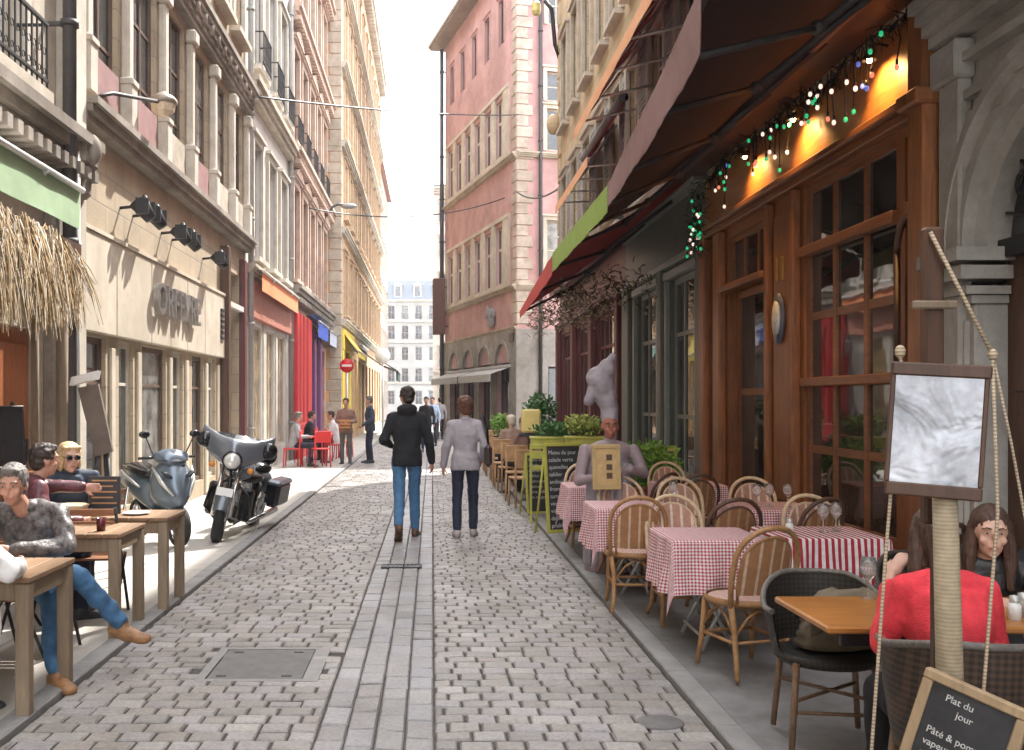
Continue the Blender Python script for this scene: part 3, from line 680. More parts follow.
# second face, to the cross street
angB = R(14); MBm = (Matrix.Translation(F_) @ Matrix.Rotation(aA, 4, 'Z')).inverted() @ (Matrix.Translation(N_) @ Matrix.Rotation(angB, 4, 'Z'))
LB_ = 11
hB = [(1.25, 2.35, 13.7, 14.9), (1.25, 2.35, 11.7, 13.4), (1.25, 2.35, 9.3, 10.3) if False else (1.25, 2.35, 6.5, 8.9), (4.2, 5.3, 11.7, 14.0), (4.2, 5.3, 6.5, 8.9), (7.2, 8.3, 11.7, 14.0), (1.3, 3.6, .02, 3.0), (1.3, 2.1, 16.8, 18.4)]
wall(B, LB_, 0, 20.0, hB, pinkw, 'side_wall', .3, MBm)
for h in hB: window(B, h[0], h[2], h[1]-h[0], h[3]-h[2], stone_lt if h[2] > 5 else frame_d, gl, 2, 2, M=MBm, inset=.1, fr=.08, sur=(.16, .06, stone_lt) if h[2] > 5 else None)
bs = MB(); bs.box(.35, LB_, .31, 5.5, 0, 19.9); bs.build('building_mass', grey_pl, B, MBm)
for z in (6.1, 11.4): cornice(B, LB_, z, .2, .2, stone_pl, 'string_course', M=MBm)
quo(B, -.02, -1, MBm)
part(B, 'side_base', grey_pl, (-.05, 1.3, -.06, 0, .01, 4.5), (3.6, LB_, -.06, 0, .01, 4.5), (1.3, 3.6, -.06, 0, 3.0, 4.5), M=MBm)
pipe(B, .95, .02, 19.8, pipe_m, .075, -.14, M=MBm); pipe(B, .12, .02, 19.8, pipe_m, .11, -.2)
# emblem relief and small plaque
em = MB()
for k, (dx, h) in enumerate(((-.42, .55), (-.12, .38), (.18, .42), (.42, .3))): em.tube([(dx, -.12, 5.2), (dx*1.15, -.12, 5.25+h)], [.1, .03], 8)
em.ell((0, -.1, 5.1), .5, .1, .36); em.build('emblem', mat('emblem_grey', (.26, .27, .28), .7, .25, 8, .3), B, TR(8.9, 0, .0))
part(B, 'plaque', dkmetal, (LA-.75, LA-.2, -.1, -.06, 4.0, 4.35))
for k in range(2):
    aw = MB(); a0 = arc[0+2*k]-.3; a1 = arc[1+2*k]+2.15
    aw.quad((a0, -.05, 3.0), (a1, -.05, 3.0), (a1, -.95, 2.7), (a0, -.95, 2.7)); aw.box(a0, a1, -.97, -.94, 2.4, 2.7); aw.box(a0, a1, -.2, 0, 2.98, 3.1)
    aw.build('grey_awning', mat('pale_grey_canvas', (.42, .42, .42), .8, .1, 8, .1), B)
# ------------------------------------------------------------------ RIGHT ROW
XR = 3.7
# -- building 1: stone arch, nearest
Y1 = 7.15; Lb = 19.0
B = bld('stone_arch_building', 'dirty grey stone building with moulded arched doorway at the right edge', 'R', XR, -12, Y1)
ua = Y1-5.9; ro = 1.15; ri = .82; zs_ = 2.67
holes = [(ua-ro, ua+ro, .02, 4.1)] + [(3.3+2.4*k, 4.6+2.4*k, .9, 3.4) for k in range(6)] + [(.8+2.4*k, 1.9+2.4*k, 5.6, 8) for k in range(7)] + [(.8+2.4*k, 1.9+2.4*k, 9.4, 11.8) for k in range(7)]
wall(B, Lb, 0, 14.6, holes, arch_st); body(B, Lb, 14.6, 9, arch_st, roof=(roof_t, 1.2))
for h in holes[1:]: window(B, h[0], h[2], h[1]-h[0], h[3]-h[2], frame_b, gl, 2, 3, sur=(.15, .08, arch_st))
ab = MB(); n = 28
def ringpt(r, t): return (ua-r*math.cos(t), zs_+r*math.sin(t))
for i in range(n):
    t0 = PI*i/n; t1 = PI*(i+1)/n
    prof = [(1.22, -.02), (1.2, -.1), (1.12, -.11), (1.08, -.05), (1.0, -.05), (.97, -.09), (.92, -.09), (.9, -.01), (ri+.0, .03), (ri, .22)]
    for (r0, y0_), (r1, y1_) in zip(prof, prof[1:]):
        a, b_, c, d = ringpt(r0, t0), ringpt(r0, t1), ringpt(r1, t1), ringpt(r1, t0)
        ab.quad((a[0], y0_, a[1]), (b_[0], y0_, b_[1]), (c[0], y1_, c[1]), (d[0], y1_, d[1]))
    # infill up to the wall hole
    p0 = ringpt(1.15, t0); p1 = ringpt(1.15, t1)
    ab.quad((p0[0], -.002, p0[1]), (p1[0], -.002, p1[1]), (p1[0], -.002, 4.1), (p0[0], -.002, 4.1))
for s in (-1, 1):
    e = ua+s*ri; f_ = ua+s*1.2
    ab.bbox(min(e, f_), max(e, f_), -.05, .22, .02, 2.3, b=.015); ab.bbox(min(e, f_)+.07, max(e, f_)-.07, -.075, 0, .5, 2.2, b=.02)
    for z, p in ((2.3, .03), (2.36, .08), (2.46, .13), (2.58, .17)): ab.box(min(e-s*p*.5, f_+s*p*.5), max(e-s*p*.5, f_+s*p*.5), -.05-p, .22, z, z+(.055 if z < 2.4 else .09))
    ab.bbox(min(e, f_)-.04, max(e, f_)+.04, -.12, .22, .02, .5, b=.02)
ab.build('arched_doorway', arch_st, B)
dr_ = MB(); dr_.box(ua-ri, ua+ri, .17, .22, .02, 2.62); pd = dr_.build('door', wood_dk, B)
dp = MB()
for s in (-1, 1):
    for z0, z1 in ((.15, .9), (1.05, 1.55), (1.7, 2.45)): dp.bbox(ua+s*.41-.3, ua+s*.41+.3, .14, .17, z0, z1, b=.02)
dp.box(ua-.02, ua+.02, .13, .17, .02, 2.6); dp.build('door_panel', wood_dk, pd)
fl = MB()
fl.box(ua-ri, ua+ri, .19, .2, 2.7, 3.45)
fl.build('fanlight', gl, B)
gr = MB(); gr.box(ua-ri, ua+ri, .1, .17, 2.6, 2.72)
for i in range(7):
    t = PI*(i+.5)/7; gr.tube([(ua, .14, 2.72), (ua-.8*math.cos(t), .14, 2.72+.8*math.sin(t))], .013, 5)
for r in (.28, .52): gr.tube([(ua-r*math.cos(PI*i/12), .14, 2.72+r*math.sin(PI*i/12)) for i in range(13)], .013, 5)
for i in range(4):
    t = PI*(i+.9)/5.3; gr.lathe([(.09, -.01), (.09, .01), (.065, .01), (.065, -.01), (.09, -.01)], 10, (ua-.66*math.cos(t), .13, 2.72+.66*math.sin(t)), Euler((PI/2, 0, 0)).to_matrix())
gr.build('ironwork', iron, B)
cornice(B, Lb, 4.15, .32, .3, arch_st, 'string_course', 4); cornice(B, Lb, 8.8, .3, .3, arch_st)
part(B, 'pilaster', arch_st, (.03, .32, -.1, 0, .022, 4.1), (.0, .36, -.15, 0, 3.85, 4.12), bev=.02)
b = MB()
for z in (3.55, 3.7, 3.95): b.box(.33, Lb, -.06-(z-3.55)*.1, 0, z, z+.06)
b.build('moulding', arch_st, B)
# -- building 2: wooden restaurant front
Y1 = 13.4; Lb = 6.25
B = bld('timber_restaurant', 'restaurant with varnished orange brown timber front and many small panes', 'R', XR, 7.15, Y1)
U = lambda y: Y1-y
ochre_w = blocks('ochre_stone', (.55, .42, .26), (.4, .3, .18), .6, .33, .08, .3)
A1 = (U(9.95), U(7.95)); A2 = (U(12.45), U(10.95)); A3 = (U(7.82), U(7.48))
holes = [(A1[0], A1[1], .45, 3.76), (A2[0], A2[1], .4, 3.66), (A3[0], A3[1], 3.2, 3.7), (A3[0], A3[1], 1.9, 3.02)]
wall(B, Lb, 0, 4.62, holes, wood_o, 'timber_front', .2)
w2r = [.5, 2.5, 4.5]
holes2 = [(a, a+1.05, z, z+2.5) for a in w2r for z in (5.2, 9.2)]
wall(B, Lb, 4.62, 15, holes2, ochre_w, 'upper_wall'); body(B, Lb, 15, 9, ochre, roof=(roof_t, 1.2))
for h in holes2: window(B, h[0], h[2], 1.05, 2.5, frame_w, gl, 2, 4, sur=(.14, .08, stone_lt), sill=(.2, stone_lt))
w = A1[1]-A1[0]
window(B, A1[0], .45, w, 3.31, wood_ox, gl_s, 3, 1, zs=[.72, 1.38, 2.02, 2.66], inset=.03, fr=.08, mull=.075)
w = A2[1]-A2[0]
window(B, A2[0], 3.05, w, .61, wood_ox, gl_s, 3, 1, inset=.03, fr=.07, mull=.07)
window(B, A2[0], .4, w, 2.6, wood_ox, gl_s, 1, 1, zs=[1.35], inset=.1, fr=.1, mull=.08, name='door')
window(B, A3[0], 3.2, A3[1]-A3[0], .5, wood_o, gl_w, 1, 1, inset=.03, fr=.05); window(B, A3[0], 1.9, A3[1]-A3[0], 1.12, wood_o, gl, 1, 1, inset=.03, fr=.04)
part(B, 'transom_rail', wood_ox, (A1[0]-.02, A1[1]+.02, -.06, .03, 3.06, 3.16), (A1[0]-.02, A1[1]+.02, -.04, .03, 1.78, 1.87), (A2[0]-.05, A2[1]+.05, -.14, .03, 2.98, 3.06), bev=.012)
part(B, 'head_rail', wood_ox, (0, Lb-.3, -.1, 0, 3.78, 3.86), (0, Lb-.3, -.16, 0, 3.86, 3.93), bev=.012)
part(B, 'pilaster', wood_o, (U(13.38), U(13.12), -.14, 0, .022, 3.77), (U(12.85), U(12.55), -.1, 0, .022, 3.77), bev=.02)
part(B, 'pilaster', wood_o, (U(10.12), U(10.02), -.09, 0, .022, 3.77), (U(10.9), U(10.8), -.09, 0, .022, 3.77), (U(10.7), U(10.22), -.05, 0, .6, 3.6), bev=.015)
part(B, 'pilaster', wood_o, (U(7.42), U(7.17), -.18, 0, .022, 4.6), (U(7.46), U(7.13), -.25, 0, 3.78, 3.9), (U(7.46), U(7.13), -.24, 0, .022, .4), bev=.02)
part(B, 'stall_riser', wood_ox, (A1[0], A1[1], -.07, 0, .022, .4), (A1[0]+.1, A1[0]+.9, -.1, 0, .1, .35), (A1[0]+1.0, A1[1]-.1, -.1, 0, .1, .35), bev=.015)
rm = MB(); nA = 12
pts = [(A3[0]-.03, -.05, 1.86), (A3[0]-.03, -.05, 2.8)]+[((A3[0]+A3[1])/2-.2*math.cos(PI*i/nA), -.05, 2.8+.26*math.sin(PI*i/nA)) for i in range(nA+1)]+[(A3[1]+.03, -.05, 2.8), (A3[1]+.03, -.05, 1.86), (A3[0]-.03, -.05, 1.86)]
rm.tube(pts, .028, 8); rm.build('arched_frame', wood_dk, B)
bd = MB(); bd.lathe([(0, -.03), (.13, -.03), (.15, -.01), (.16, .02), (.0, .02)], 24, (U(10.46), -.07, 2.5), Euler((PI/2, 0, 0)).to_matrix() @ Matrix.Diagonal((1, 1.7, 1))); bd.build('oval_badge', mat('badge_blue', (.10, .11, .15), .3, .1, 5, 0), B)
bd = MB(); bd.lathe([(0, -.01), (.1, -.01), (.11, .01), (.0, .01)], 24, (U(10.46), -.10, 2.5), Euler((PI/2, 0, 0)).to_matrix() @ Matrix.Diagonal((1, 1.7, 1))); bd.build('badge_face', mat('badge_white', (.6, .58, .55), .4, .3, 25, 0), B)
part(B, 'brass_plate', mat('brass', (.4, .25, .06), .4, .2, 20, .1, .7), (U(10.58), U(10.53), -.07, -.05, 2.9, 3.15), (U(10.42), U(10.36), -.07, -.05, 2.9, 3.15), bev=.005)
# interior glimpses are reflections in the panes; fascia above with lamps
part(B, 'fascia', wood('fascia_wood_lamplit', (.40, .16, .045), .45, .3, 'x'), (.0, Lb-.3, -.03, .0, 3.95, 4.6))  # part of the lamp glow is put into this brighter orange wood colour
# -- building 3: grey-green shop
Y1 = 19.1; Lb = 5.7
B = bld('grey_green_shop', 'house with grey green painted shopfront and small-paned windows beyond the timber restaurant', 'R', XR, 13.4, Y1)
U = lambda y: Y1-y
hs = [(U(15.5), U(13.75)), (U(17.95), U(16.2))]
holes = [(a, c, .5, 3.5) for a, c in hs]
wall(B, Lb, 0, 4.9, holes, greenp, 'shopfront', .2); holes2 = [(a, a+1.05, z, z+2.5) for a in (.4, 2.3, 4.2) for z in (5.3, 9.2)]
wall(B, Lb, 4.9, 15, holes2, ochre_w, 'upper_wall'); body(B, Lb, 15, 9, ochre, roof=(roof_t, 1.2))
for h in holes2: window(B, h[0], h[2], 1.05, 2.5, frame_w, gl, 2, 4, sur=(.14, .08, stone_lt), sill=(.2, stone_lt), shut=frame_g if h[2] < 6 else None)
for a, c in hs:
    window(B, a, .5, c-a, 3.0, greenl, gl_s, 3, 1, zs=[.9, 2.15], inset=.06, fr=.08, mull=.06)
    part(B, 'window_trim', greenl, (a-.12, c+.12, -.1, 0, 3.5, 3.62), (a-.12, a-.02, -.08, 0, .3, 3.5), (c+.02, c+.12, -.08, 0, .3, 3.5), bev=.01)
part(B, 'pilaster', greenp, (U(18.9), U(18.3), -.12, 0, .022, 3.7), (U(15.95), U(15.7), -.12, 0, .022, 3.7), (U(13.65), U(13.42), -.12, 0, .022, 3.7), bev=.02)
part(B, 'fascia_trim', greenl, (0, Lb, -.12, 0, 3.68, 3.78), (0, Lb, -.2, 0, 4.6, 4.68), (0, Lb, -.3, 0, 4.72, 4.8), (0, Lb, -.38, 0, 4.84, 4.92), bev=.01)
# -- building 4: burgundy shop
Y1 = 29; Lb = 9.9
B = bld('burgundy_shop_house', 'ochre stone house with dark burgundy shopfront at the corner of the side street', 'R', XR, 19.1, Y1)
U = lambda y: Y1-y
hs = [(U(22.4), U(20.0)), (U(25.4), U(23.0)), (U(28.4), U(26.0))]
wall(B, Lb, 0, 4.7, [(a, c, .5, 3.5) for a, c in hs], burg, 'shopfront', .2); holes2 = [(a, a+1.05, z, z+2.5) for a in (.9, 2.9, 4.9, 6.9, 8.6) for z in (5.3, 9.2)]
wall(B, Lb, 4.7, 15, holes2, ochre_w, 'upper_wall'); body(B, Lb, 15, 9, ochre, roof=(roof_t, 1.2))
for h in holes2: window(B, h[0], h[2], 1.05, 2.5, frame_w, gl, 2, 4, sur=(.14, .08, stone_pl), sill=(.2, stone_pl), shut=frame_g if h[2] < 6 and h[0] < 8 else None)
for a, c in hs: window(B, a, .5, c-a, 3.0, burg, gl_s, 4, 1, zs=[2.3], inset=.06, fr=.08, mull=.07)
part(B, 'pilaster', burg, *[(U(y+.28), U(y), -.14, 0, .022, 3.8) for y in (19.3, 22.5, 25.5, 28.6)], bev=.02)
part(B, 'fascia_trim', burg, (0, Lb, -.14, 0, 3.7, 3.8), (0, Lb, -.3, 0, 4.6, 4.75), bev=.01)
b = MB()
for k in range(13): b.bbox(-.05 if k % 2 else -.03, .5 if k % 2 else .35, -.06, .35, 4.9+.75*k, 5.6+.75*k, b=.03)
b.ell((.15, -.2, 5.4), .25, .25, .35); b.ell((.15, -.25, 4.95), .2, .2, .25); b.ell((.15, -.2, 9.6), .22, .2, .3); b.build('carved_quoins', ochre_w, B)

# ------------------------------------------------------------------ awnings
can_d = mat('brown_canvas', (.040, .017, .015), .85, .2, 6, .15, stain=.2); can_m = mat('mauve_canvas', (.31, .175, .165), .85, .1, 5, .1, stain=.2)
can_g = mat('green_canvas', (.30, .44, .08), .8, .1, 5, .1); can_r = mat('red_canvas', (.55, .06, .05), .8, .12, 5, .1); can_rd = mat('dark_red_canvas', (.40, .03, .03), .85, .15, 5, .1)
def awning(name, label, pts, xw, zw, canopy_m, val_m, arms=3, wave=.03, group=None, arm_m=None, thick=.02):
    # pts: list of (X, Y, z_top, z_bottom) along the front edge, near to far
    straight = name == 'window_awning'; root = empty(name, (xw, (pts[0][1]+pts[-1][1])/2, 0), 0, label, 'awning', group); off = V(root.location)
    c = MB()
    n = len(pts); ns = 8
    rows = []
    for (x, y, zt, zb) in pts:
        r = []
        for i in range(ns+1):
            t = i/ns; r.append(V((x+(xw-x)*t, y, zt+(zw-zt)*t-.05*math.sin(PI*t)))-off)
        rows.append(r)
    for s in (0, thick):
        for i in range(n-1):
            for k in range(ns):
                q = [rows[i][k], rows[i][k+1], rows[i+1][k+1], rows[i+1][k]]; c.add([p+V((0, 0, -s)) for p in q], [(0, 1, 2, 3)], True)
    c.build('canopy', canopy_m, root)
    v = MB(); fine = []
    for i in range(n-1):
        m_ = max(2, int((pts[i+1][1]-pts[i][1])/.12))
        for k in range(m_ + (1 if i == n-2 else 0)):
            t = k/m_; a, b_ = pts[i], pts[i+1]; fine.append([a[j]+(b_[j]-a[j])*t for j in range(4)])
    for dx in (0, .006):
        P0 = []
        for i, (x, y, zt, zb) in enumerate(fine):
            sc = .5+.5*math.cos(y*2*PI/.3)
            P0.append([V((x+dx, y, zt+.01))-off, V((x+dx-.003*math.sin(y*7), y, (zt+zb)/2))-off, V((x+dx-.006*math.sin(y*5+1), y, zb+wave*sc*.35))-off])
        for i in range(len(P0)-1):
            for k in range(2): v.add([P0[i][k], P0[i+1][k], P0[i+1][k+1], P0[i][k+1]], [(0, 1, 2, 3)], True)
    v.build('valance', val_m, root)
    f = MB(); f.tube([V((p[0]+.03, p[1], p[2]-.03))-off for p in pts], .028, 8); f.build('front_bar', arm_m or pipe_m, root)
    k_ = MB(); k_.tube([V((xw-.08, pts[0][1], zw+.02))-off, V((xw-.08, pts[-1][1], zw+.02))-off], .1, 12); k_.build('roller', pipe_m if straight else (arm_m or pipe_m), root)
    for k in range(arms):
        t = (k+.5)/arms; y = pts[0][1]+(pts[-1][1]-pts[0][1])*t
        j = min(range(n), key=lambda i: abs(pts[i][1]-y)); x, _, zt, _ = pts[j]
        if straight:
            a = MB(); a.tube([V((xw-.05, y, (zt+zw)/2-.55))-off, V((x+.03, y, zt-.04))-off], .022, 6); a.tube([V((xw-.05, y+.1, zw-.3))-off, V((x+.03, y+.1, zt-.04))-off], .016, 6); a.build('arm', pale_m, root); continue
        a = MB(); el = V(((x+xw)/2, y+.55, (zt+zw)/2-.28))-off; a.tube([V((xw-.1, y-.1, zw-.2))-off, el], .03, 8); a.tube([el, V((x+.04, y, zt-.05))-off], .024, 8); a.ell(el, .05, .05, .05); a.build('arm', arm_m or pipe_m, root)
    return root
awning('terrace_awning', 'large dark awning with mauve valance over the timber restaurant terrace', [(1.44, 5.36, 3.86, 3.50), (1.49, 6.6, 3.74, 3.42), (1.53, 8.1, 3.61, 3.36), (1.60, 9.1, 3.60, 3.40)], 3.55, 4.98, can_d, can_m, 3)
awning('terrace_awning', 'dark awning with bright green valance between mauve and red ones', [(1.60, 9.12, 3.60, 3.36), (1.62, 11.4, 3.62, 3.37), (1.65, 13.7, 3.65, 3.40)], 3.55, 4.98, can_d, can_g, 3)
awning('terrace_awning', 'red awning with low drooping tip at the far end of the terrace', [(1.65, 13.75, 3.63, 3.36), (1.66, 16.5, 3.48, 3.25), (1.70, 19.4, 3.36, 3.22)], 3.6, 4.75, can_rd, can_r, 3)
awning('window_awning', 'steep red window awning with cream orange edge high on the ochre house', [(2.62, 7.6, 6.62, 6.42), (2.62, 13, 6.62, 6.42), (2.62, 18.4, 6.62, 6.42)], 3.66, 8.1, can_rd, mat('cream_orange_canvas', (.80, .42, .22), .8, .08, 5, .05), 8, .0, arm_m=pale_m)
awning('window_awning', 'second steep red window awning over the burgundy shop corner', [(2.9, 18.7, 6.2, 6.02), (2.9, 23.5, 6.2, 6.02)], 3.66, 7.3, can_rd, mat('cream_orange_canvas', (.80, .42, .22)), 4, .0, arm_m=pale_m)
def lawning(name, label, x0, y0, y1, zt, zb, zw, cm, vm, arms=2, xw=XL):
    return awning(name, label, [(x0, y0, zt, zb), (x0, (y0+y1)/2, zt, zb), (x0, y1, zt, zb)], xw+.06, zw, cm, vm, arms, .0, arm_m=pale_m)
lawning('shop_awning', 'pale green awning with white top over the nearest door on the left', -3.2, 5.5, 9.08, 3.58, 3.20, 3.92, mat('white_canvas', (.72, .72, .68), .8, .06, 5, .05), mat('mint_canvas', (.36, .50, .31), .8, .1, 5, .08))
lawning('shop_awning', 'orange awning on the white house over the amber shop windows', -3.62, 21.3, 27.0, 4.42, 3.98, 4.55, pale_m, mat('orange_canvas', (.86, .29, .12), .8, .08, 5, .05))
lawning('shop_awning', 'blue awning with white lettering band beside the red shopfront', -3.55, 31.2, 34.2, 4.15, 3.62, 4.4, mat('blue_canvas', (.06, .12, .5), .8, .08, 5, .05), mat('blue_canvas', (.06, .12, .5)))
lawning('shop_awning', 'whitish blue awning just beyond the blue one', -3.5, 34.3, 36.7, 4.05, 3.55, 4.35, mat('pale_blue_canvas', (.5, .52, .62), .8, .08, 5, .05), mat('pale_blue_canvas', (.5, .52, .62)))
lawning('shop_awning', 'dark green awning near the far end of the left pavement', -1.65, 46, 52, 3.05, 2.55, 4.2, mat('bottle_green_canvas', (.01, .07, .05), .8, .1, 5, .05), mat('bottle_green_canvas', (.01, .07, .05)), xw=X4)
lawning('shop_awning', 'small yellow awning on the yellow shopfront of the peach house', -2.75, 37.2, 41.5, 3.5, 3.25, 4.2, yel, yel, xw=X4)
# timber restaurant fascia lights and garland
bx = empty('awning_box', (3.45, 8.4, 0), 0, 'long dark timber beam carrying the awning rollers above the lights', 'beam')
part(bx, 'beam', wood_dk, (-.18, .2, -4.5, 10.6, 4.66, 4.8), bev=.02); part(bx, 'rail', mat('brown_rail', (.2, .12, .09), .6, .2, 6, .1), (-.24, -.19, -4.5, 5.2, 4.6, 4.76), bev=.01)
part(bx, 'hanging_bracket', pipe_m, *[(-.3, -.05, y-.03, y+.03, 4.8, 5.05) for y in (-3, 0, 3, 6, 9)])
gl_ = empty('light_garland', (3.5, 10, 4.55), 0, 'string of coloured bulbs with dark twigs hung under the terrace awning', 'string lights')
rg = random.Random(11); tw = MB(); cable = MB(); pts = []; y = 7.5
while y < 13.2:
    pts.append(V((3.56+.03*math.sin(y*5), y, 4.56+.04*math.sin(y*3.3)-.02*((y*2) % 1)))-gl_.location); y += .15
cable.tube(pts, .008, 5); cable.build('cable', iron, gl_)
for k in range(520):
    p = pts[int(rg.random()**.9*(len(pts)-1))]; d = V((rg.uniform(-.5, .5), rg.uniform(-1, 1), rg.uniform(-1.1, .5))).normalized()*rg.uniform(.06, .2)
    tw.tube([p, p+d*.6+V((0, 0, rg.uniform(-.03, .03))), p+d], [.006, .004, .002], 3, False)
tw.build('twigs', iron, gl_)
def bulb_at(p, c):
    m_ = MB(); m_.ell(p, .019, .019, .024, n=8, m=6); bo_ = m_.build('bulb', bulb_m[c], gl_); m_ = MB(); m_.tube([p+V((0, 0, .022)), p+V((0, 0, .06))], .011, 6); m_.build('socket', iron, bo_)
for k in range(52):
    y = 7.5+5.6*rg.random(); drop = .52*rg.random()**1.2; c = rg.choice('wwwggrwgb')
    p = V((3.52+rg.uniform(-.06, .06), y, 4.5-drop))-gl_.location; bulb_at(p, c)
    if drop > .08:
        m_ = MB(); m_.tube([p+V((0, 0, .05)), p+V((rg.uniform(-.03, .03), rg.uniform(-.03, .03), .05+drop*.5)), p+V((0, 0, drop+.04))], .006, 4, False); m_.build('hanging_wire', iron, gl_)
# drooping end cluster
for k in range(26):
    p = V((3.45+rg.uniform(-.08, .08), 13.15+rg.uniform(-.16, .16), 4.3-rg.random()*.75))-gl_.location; bulb_at(p, 'g' if k % 3 else 'w')
tw = MB()
for k in range(160):
    p = V((3.48+rg.uniform(-.08, .08), 13.15+rg.uniform(-.14, .14), 4.5-rg.random()*.95))-gl_.location; tw.tube([p, p+V((rg.uniform(-.1, .1), rg.uniform(-.1, .1), rg.uniform(-.1, .1)))], .006, 3, False)
tw.build('twigs', mat('dark_leaf', (.02, .045, .02), .7, .3, 8, .1), gl_)
# the three lit wall lamps that wash the fascia
for k, y in enumerate((8.05, 9.75, 11.25)):
    s = empty('wall_lamp', (3.62, y, 4.42), 0, ['wall lamp washing the timber fascia, nearest the stone arch', 'wall lamp glowing on the middle of the timber fascia', 'wall lamp washing the far part of the timber fascia'][k], 'lamp', 'lit wall lamps on the timber fascia')
    q = MB(); q.tube([(.06, 0, .08), (-.06, 0, .1), (-.1, 0, .04)], .012); q.lathe([(.03, .03), (.06, -.04), (.058, -.04), (.02, .03)], 12, (-.1, 0, 0)); q.build('shade', dkmetal, s)
    q = MB(); q.ell((-.1, 0, -.03), .025, .025, .03, n=10, m=6); q.build('bulb', emis('lamp_bulb', (1, .6, .25), 18), s)
    ld = bpy.data.lights.new('wall_lamp_light', 'SPOT'); ld.energy = 18; ld.color = (1, .55, .2); ld.spot_size = R(125); ld.spot_blend = .6; ld.shadow_soft_size = .04
    lo = bpy.data.objects.new('wall_lamp_light', ld); col.objects.link(lo); lo.location = (3.46, y, 4.36); lo.rotation_euler = (V((.45, 0, -.55)).to_track_quat('-Z', 'Y')).to_euler()
# hanging dried-flower garland over the burgundy shop
hg = empty('dried_garland', (3.2, 19.5, 3.6), 0, 'tangle of dried stems and pale flowers hanging above the burgundy shopfront', 'garland')
tw = MB(); fl_ = MB()
for k in range(700):
    p = V((rg.uniform(-1.0, .3), rg.uniform(-4.0, 4.5), rg.gauss(-.05, .14))); p.z -= .05*(p.y/5)
    d = V((rg.uniform(-1, 1), rg.uniform(-1, 1), rg.uniform(-1, .6)))*.17; tw.tube([p, p+d*.5+V((0, 0, .03)), p+d], [.01, .007, .003], 3, False)
    if k % 3 == 0: fl_.ell(p+d, .03, .03, .03, n=5, m=3)
tag(tw.build('stems', mat('dry_stem', (.07, .05, .03), .8, .3, 8, .1), hg), kind='stuff'); tag(fl_.build('flowers', mat('dry_flower', (.28, .23, .14), .8, .4, 8, .1), hg), kind='stuff')

# ------------------------------------------------------------------ thatch under the green awning
th = empty('thatch_canopy', (-3.3, 8.3, 2.9), 0, 'shaggy straw thatch hanging below the pale green awning', 'thatch')
straw = mat('straw', (.38, .27, .15), .85, .35, 14, .2); straw2 = mat('pale_straw', (.58, .52, .42), .85, .25, 14, .2)
for nm, mm, cnt in (('straw_strands', straw, 2600), ('pale_strands', straw2, 1200)):
    t_ = MB()
    for k in range(cnt):
        y = rg.uniform(-2.3, .32); e = max(0, (y+.3)/.7); x = rg.uniform(-.4, .3); z0 = .14-.16*x-e*.16+rg.uniform(-.12, .04)
        l = rg.uniform(.25, .8)*(1-.35*e); dy = rg.gauss(.0, .13)+.03*max(0, e); w_ = rg.uniform(.004, .010)
        out = rg.uniform(.02, .14)
        t_.tube([(x, y, z0), (x+out*.6, y+dy*.5, z0-l*.45), (x+out, y+dy+rg.gauss(0, .03), z0-l)], [w_, w_*.8, w_*.35], 3, False)
    t_.build(nm, mm, th)
fr = MB(); fr.prism([(-.6, .45), (.25, .1), (.25, .0), (-.6, -.1)], -2.4, .4); fr.build('frame', wood_dk, th)
ps = MB(); ps.tube([(-.05, .74, -2.88), (-.03, .72, .1)], .05, 10); ps.tube([(-.3, .78, -2.88), (-.3, .76, .2)], .035, 10); ps.build('post', wood_grey, th)

# ------------------------------------------------------------------ street lamps, wires, signs
def wire(name, label, a, b_, sag, r=.012):
    q = MB(); a = V(a); b_ = V(b_); q.tube([a.lerp(b_, t/16)+V((0, 0, -sag*4*(t/16)*(1-t/16))) for t in range(17)], r, 5)
    return tag(q.build(name, iron), label, 'cable')
wire('overhead_cable', 'upper cable strung across the street near the pink house top', (-3.85, 20.5, 7.9), (3.45, 39.8, 13.0), .15, .022)
wire('overhead_cable', 'lower cable strung across the street below the pink house string course', (-3.85, 31, 7.6), (3.0, 41.3, 10.0), .5, .022)
wire('overhead_cable', 'short cable from the pink house corner to the ochre house', (3.35, 39.6, 9.9), (3.7, 28.5, 7.75), .3, .03)
sl = empty('street_lamp', (-3.9, 11.4, 5.1), 0, 'old glass box lantern on a horizontal arm above the cream shopfront', 'street lamp')
q = MB(); q.tube([(0, 0, 0), (.1, .5, .2), (.36, 1.5, .4)], .025, 8); q.build('arm', pipe_m, sl)
lm = TR(.38, 1.7, .42, R(20)) @ Matrix.Scale(.75, 4)
q = MB(); q.lathe([(.05, .22), (.14, .16), (.24, .1), (.25, .02), (.22, .0)], 8, M=lm.to_3x3(), c=lm.translation); q.build('hood', mat('lamp_hood', (.30, .25, .2), .5, .2, 9, .1, .5), sl)
q = MB(); q.lathe([(.215, .0), (.19, -.12), (.1, -.2), (.0, -.22)], 8, M=lm.to_3x3(), c=lm.translation, smooth=False); q.build('lantern_glass', mat('lamp_glass', (.62, .5, .36), .15, .15, 12, .1), sl)
sl = empty('street_lamp', (-3.9, 34.5, 7.55), 0, 'curved arm street lamp bending over the road from the brown house', 'street lamp')
q = MB(); q.tube([(0, 0, -.5), (.1, .1, .3), (.45, .2, .8), (.62, .25, .9), (.8, .28, .9)], [.06, .055, .05, .045, .04], 8); q.build('arm', pipe_m, sl)
q = MB(); q.ell((1.0, .32, .85), .3, .15, .1); q.build('lamp_head', mat('lamp_grey', (.35, .36, .36), .4, .1, 5, .05, .4), sl)
sl = empty('wall_lantern', (3.55, 28.9, 12.9), 0, 'yellow flag-like lantern on a black bracket high on the ochre house', 'lantern')
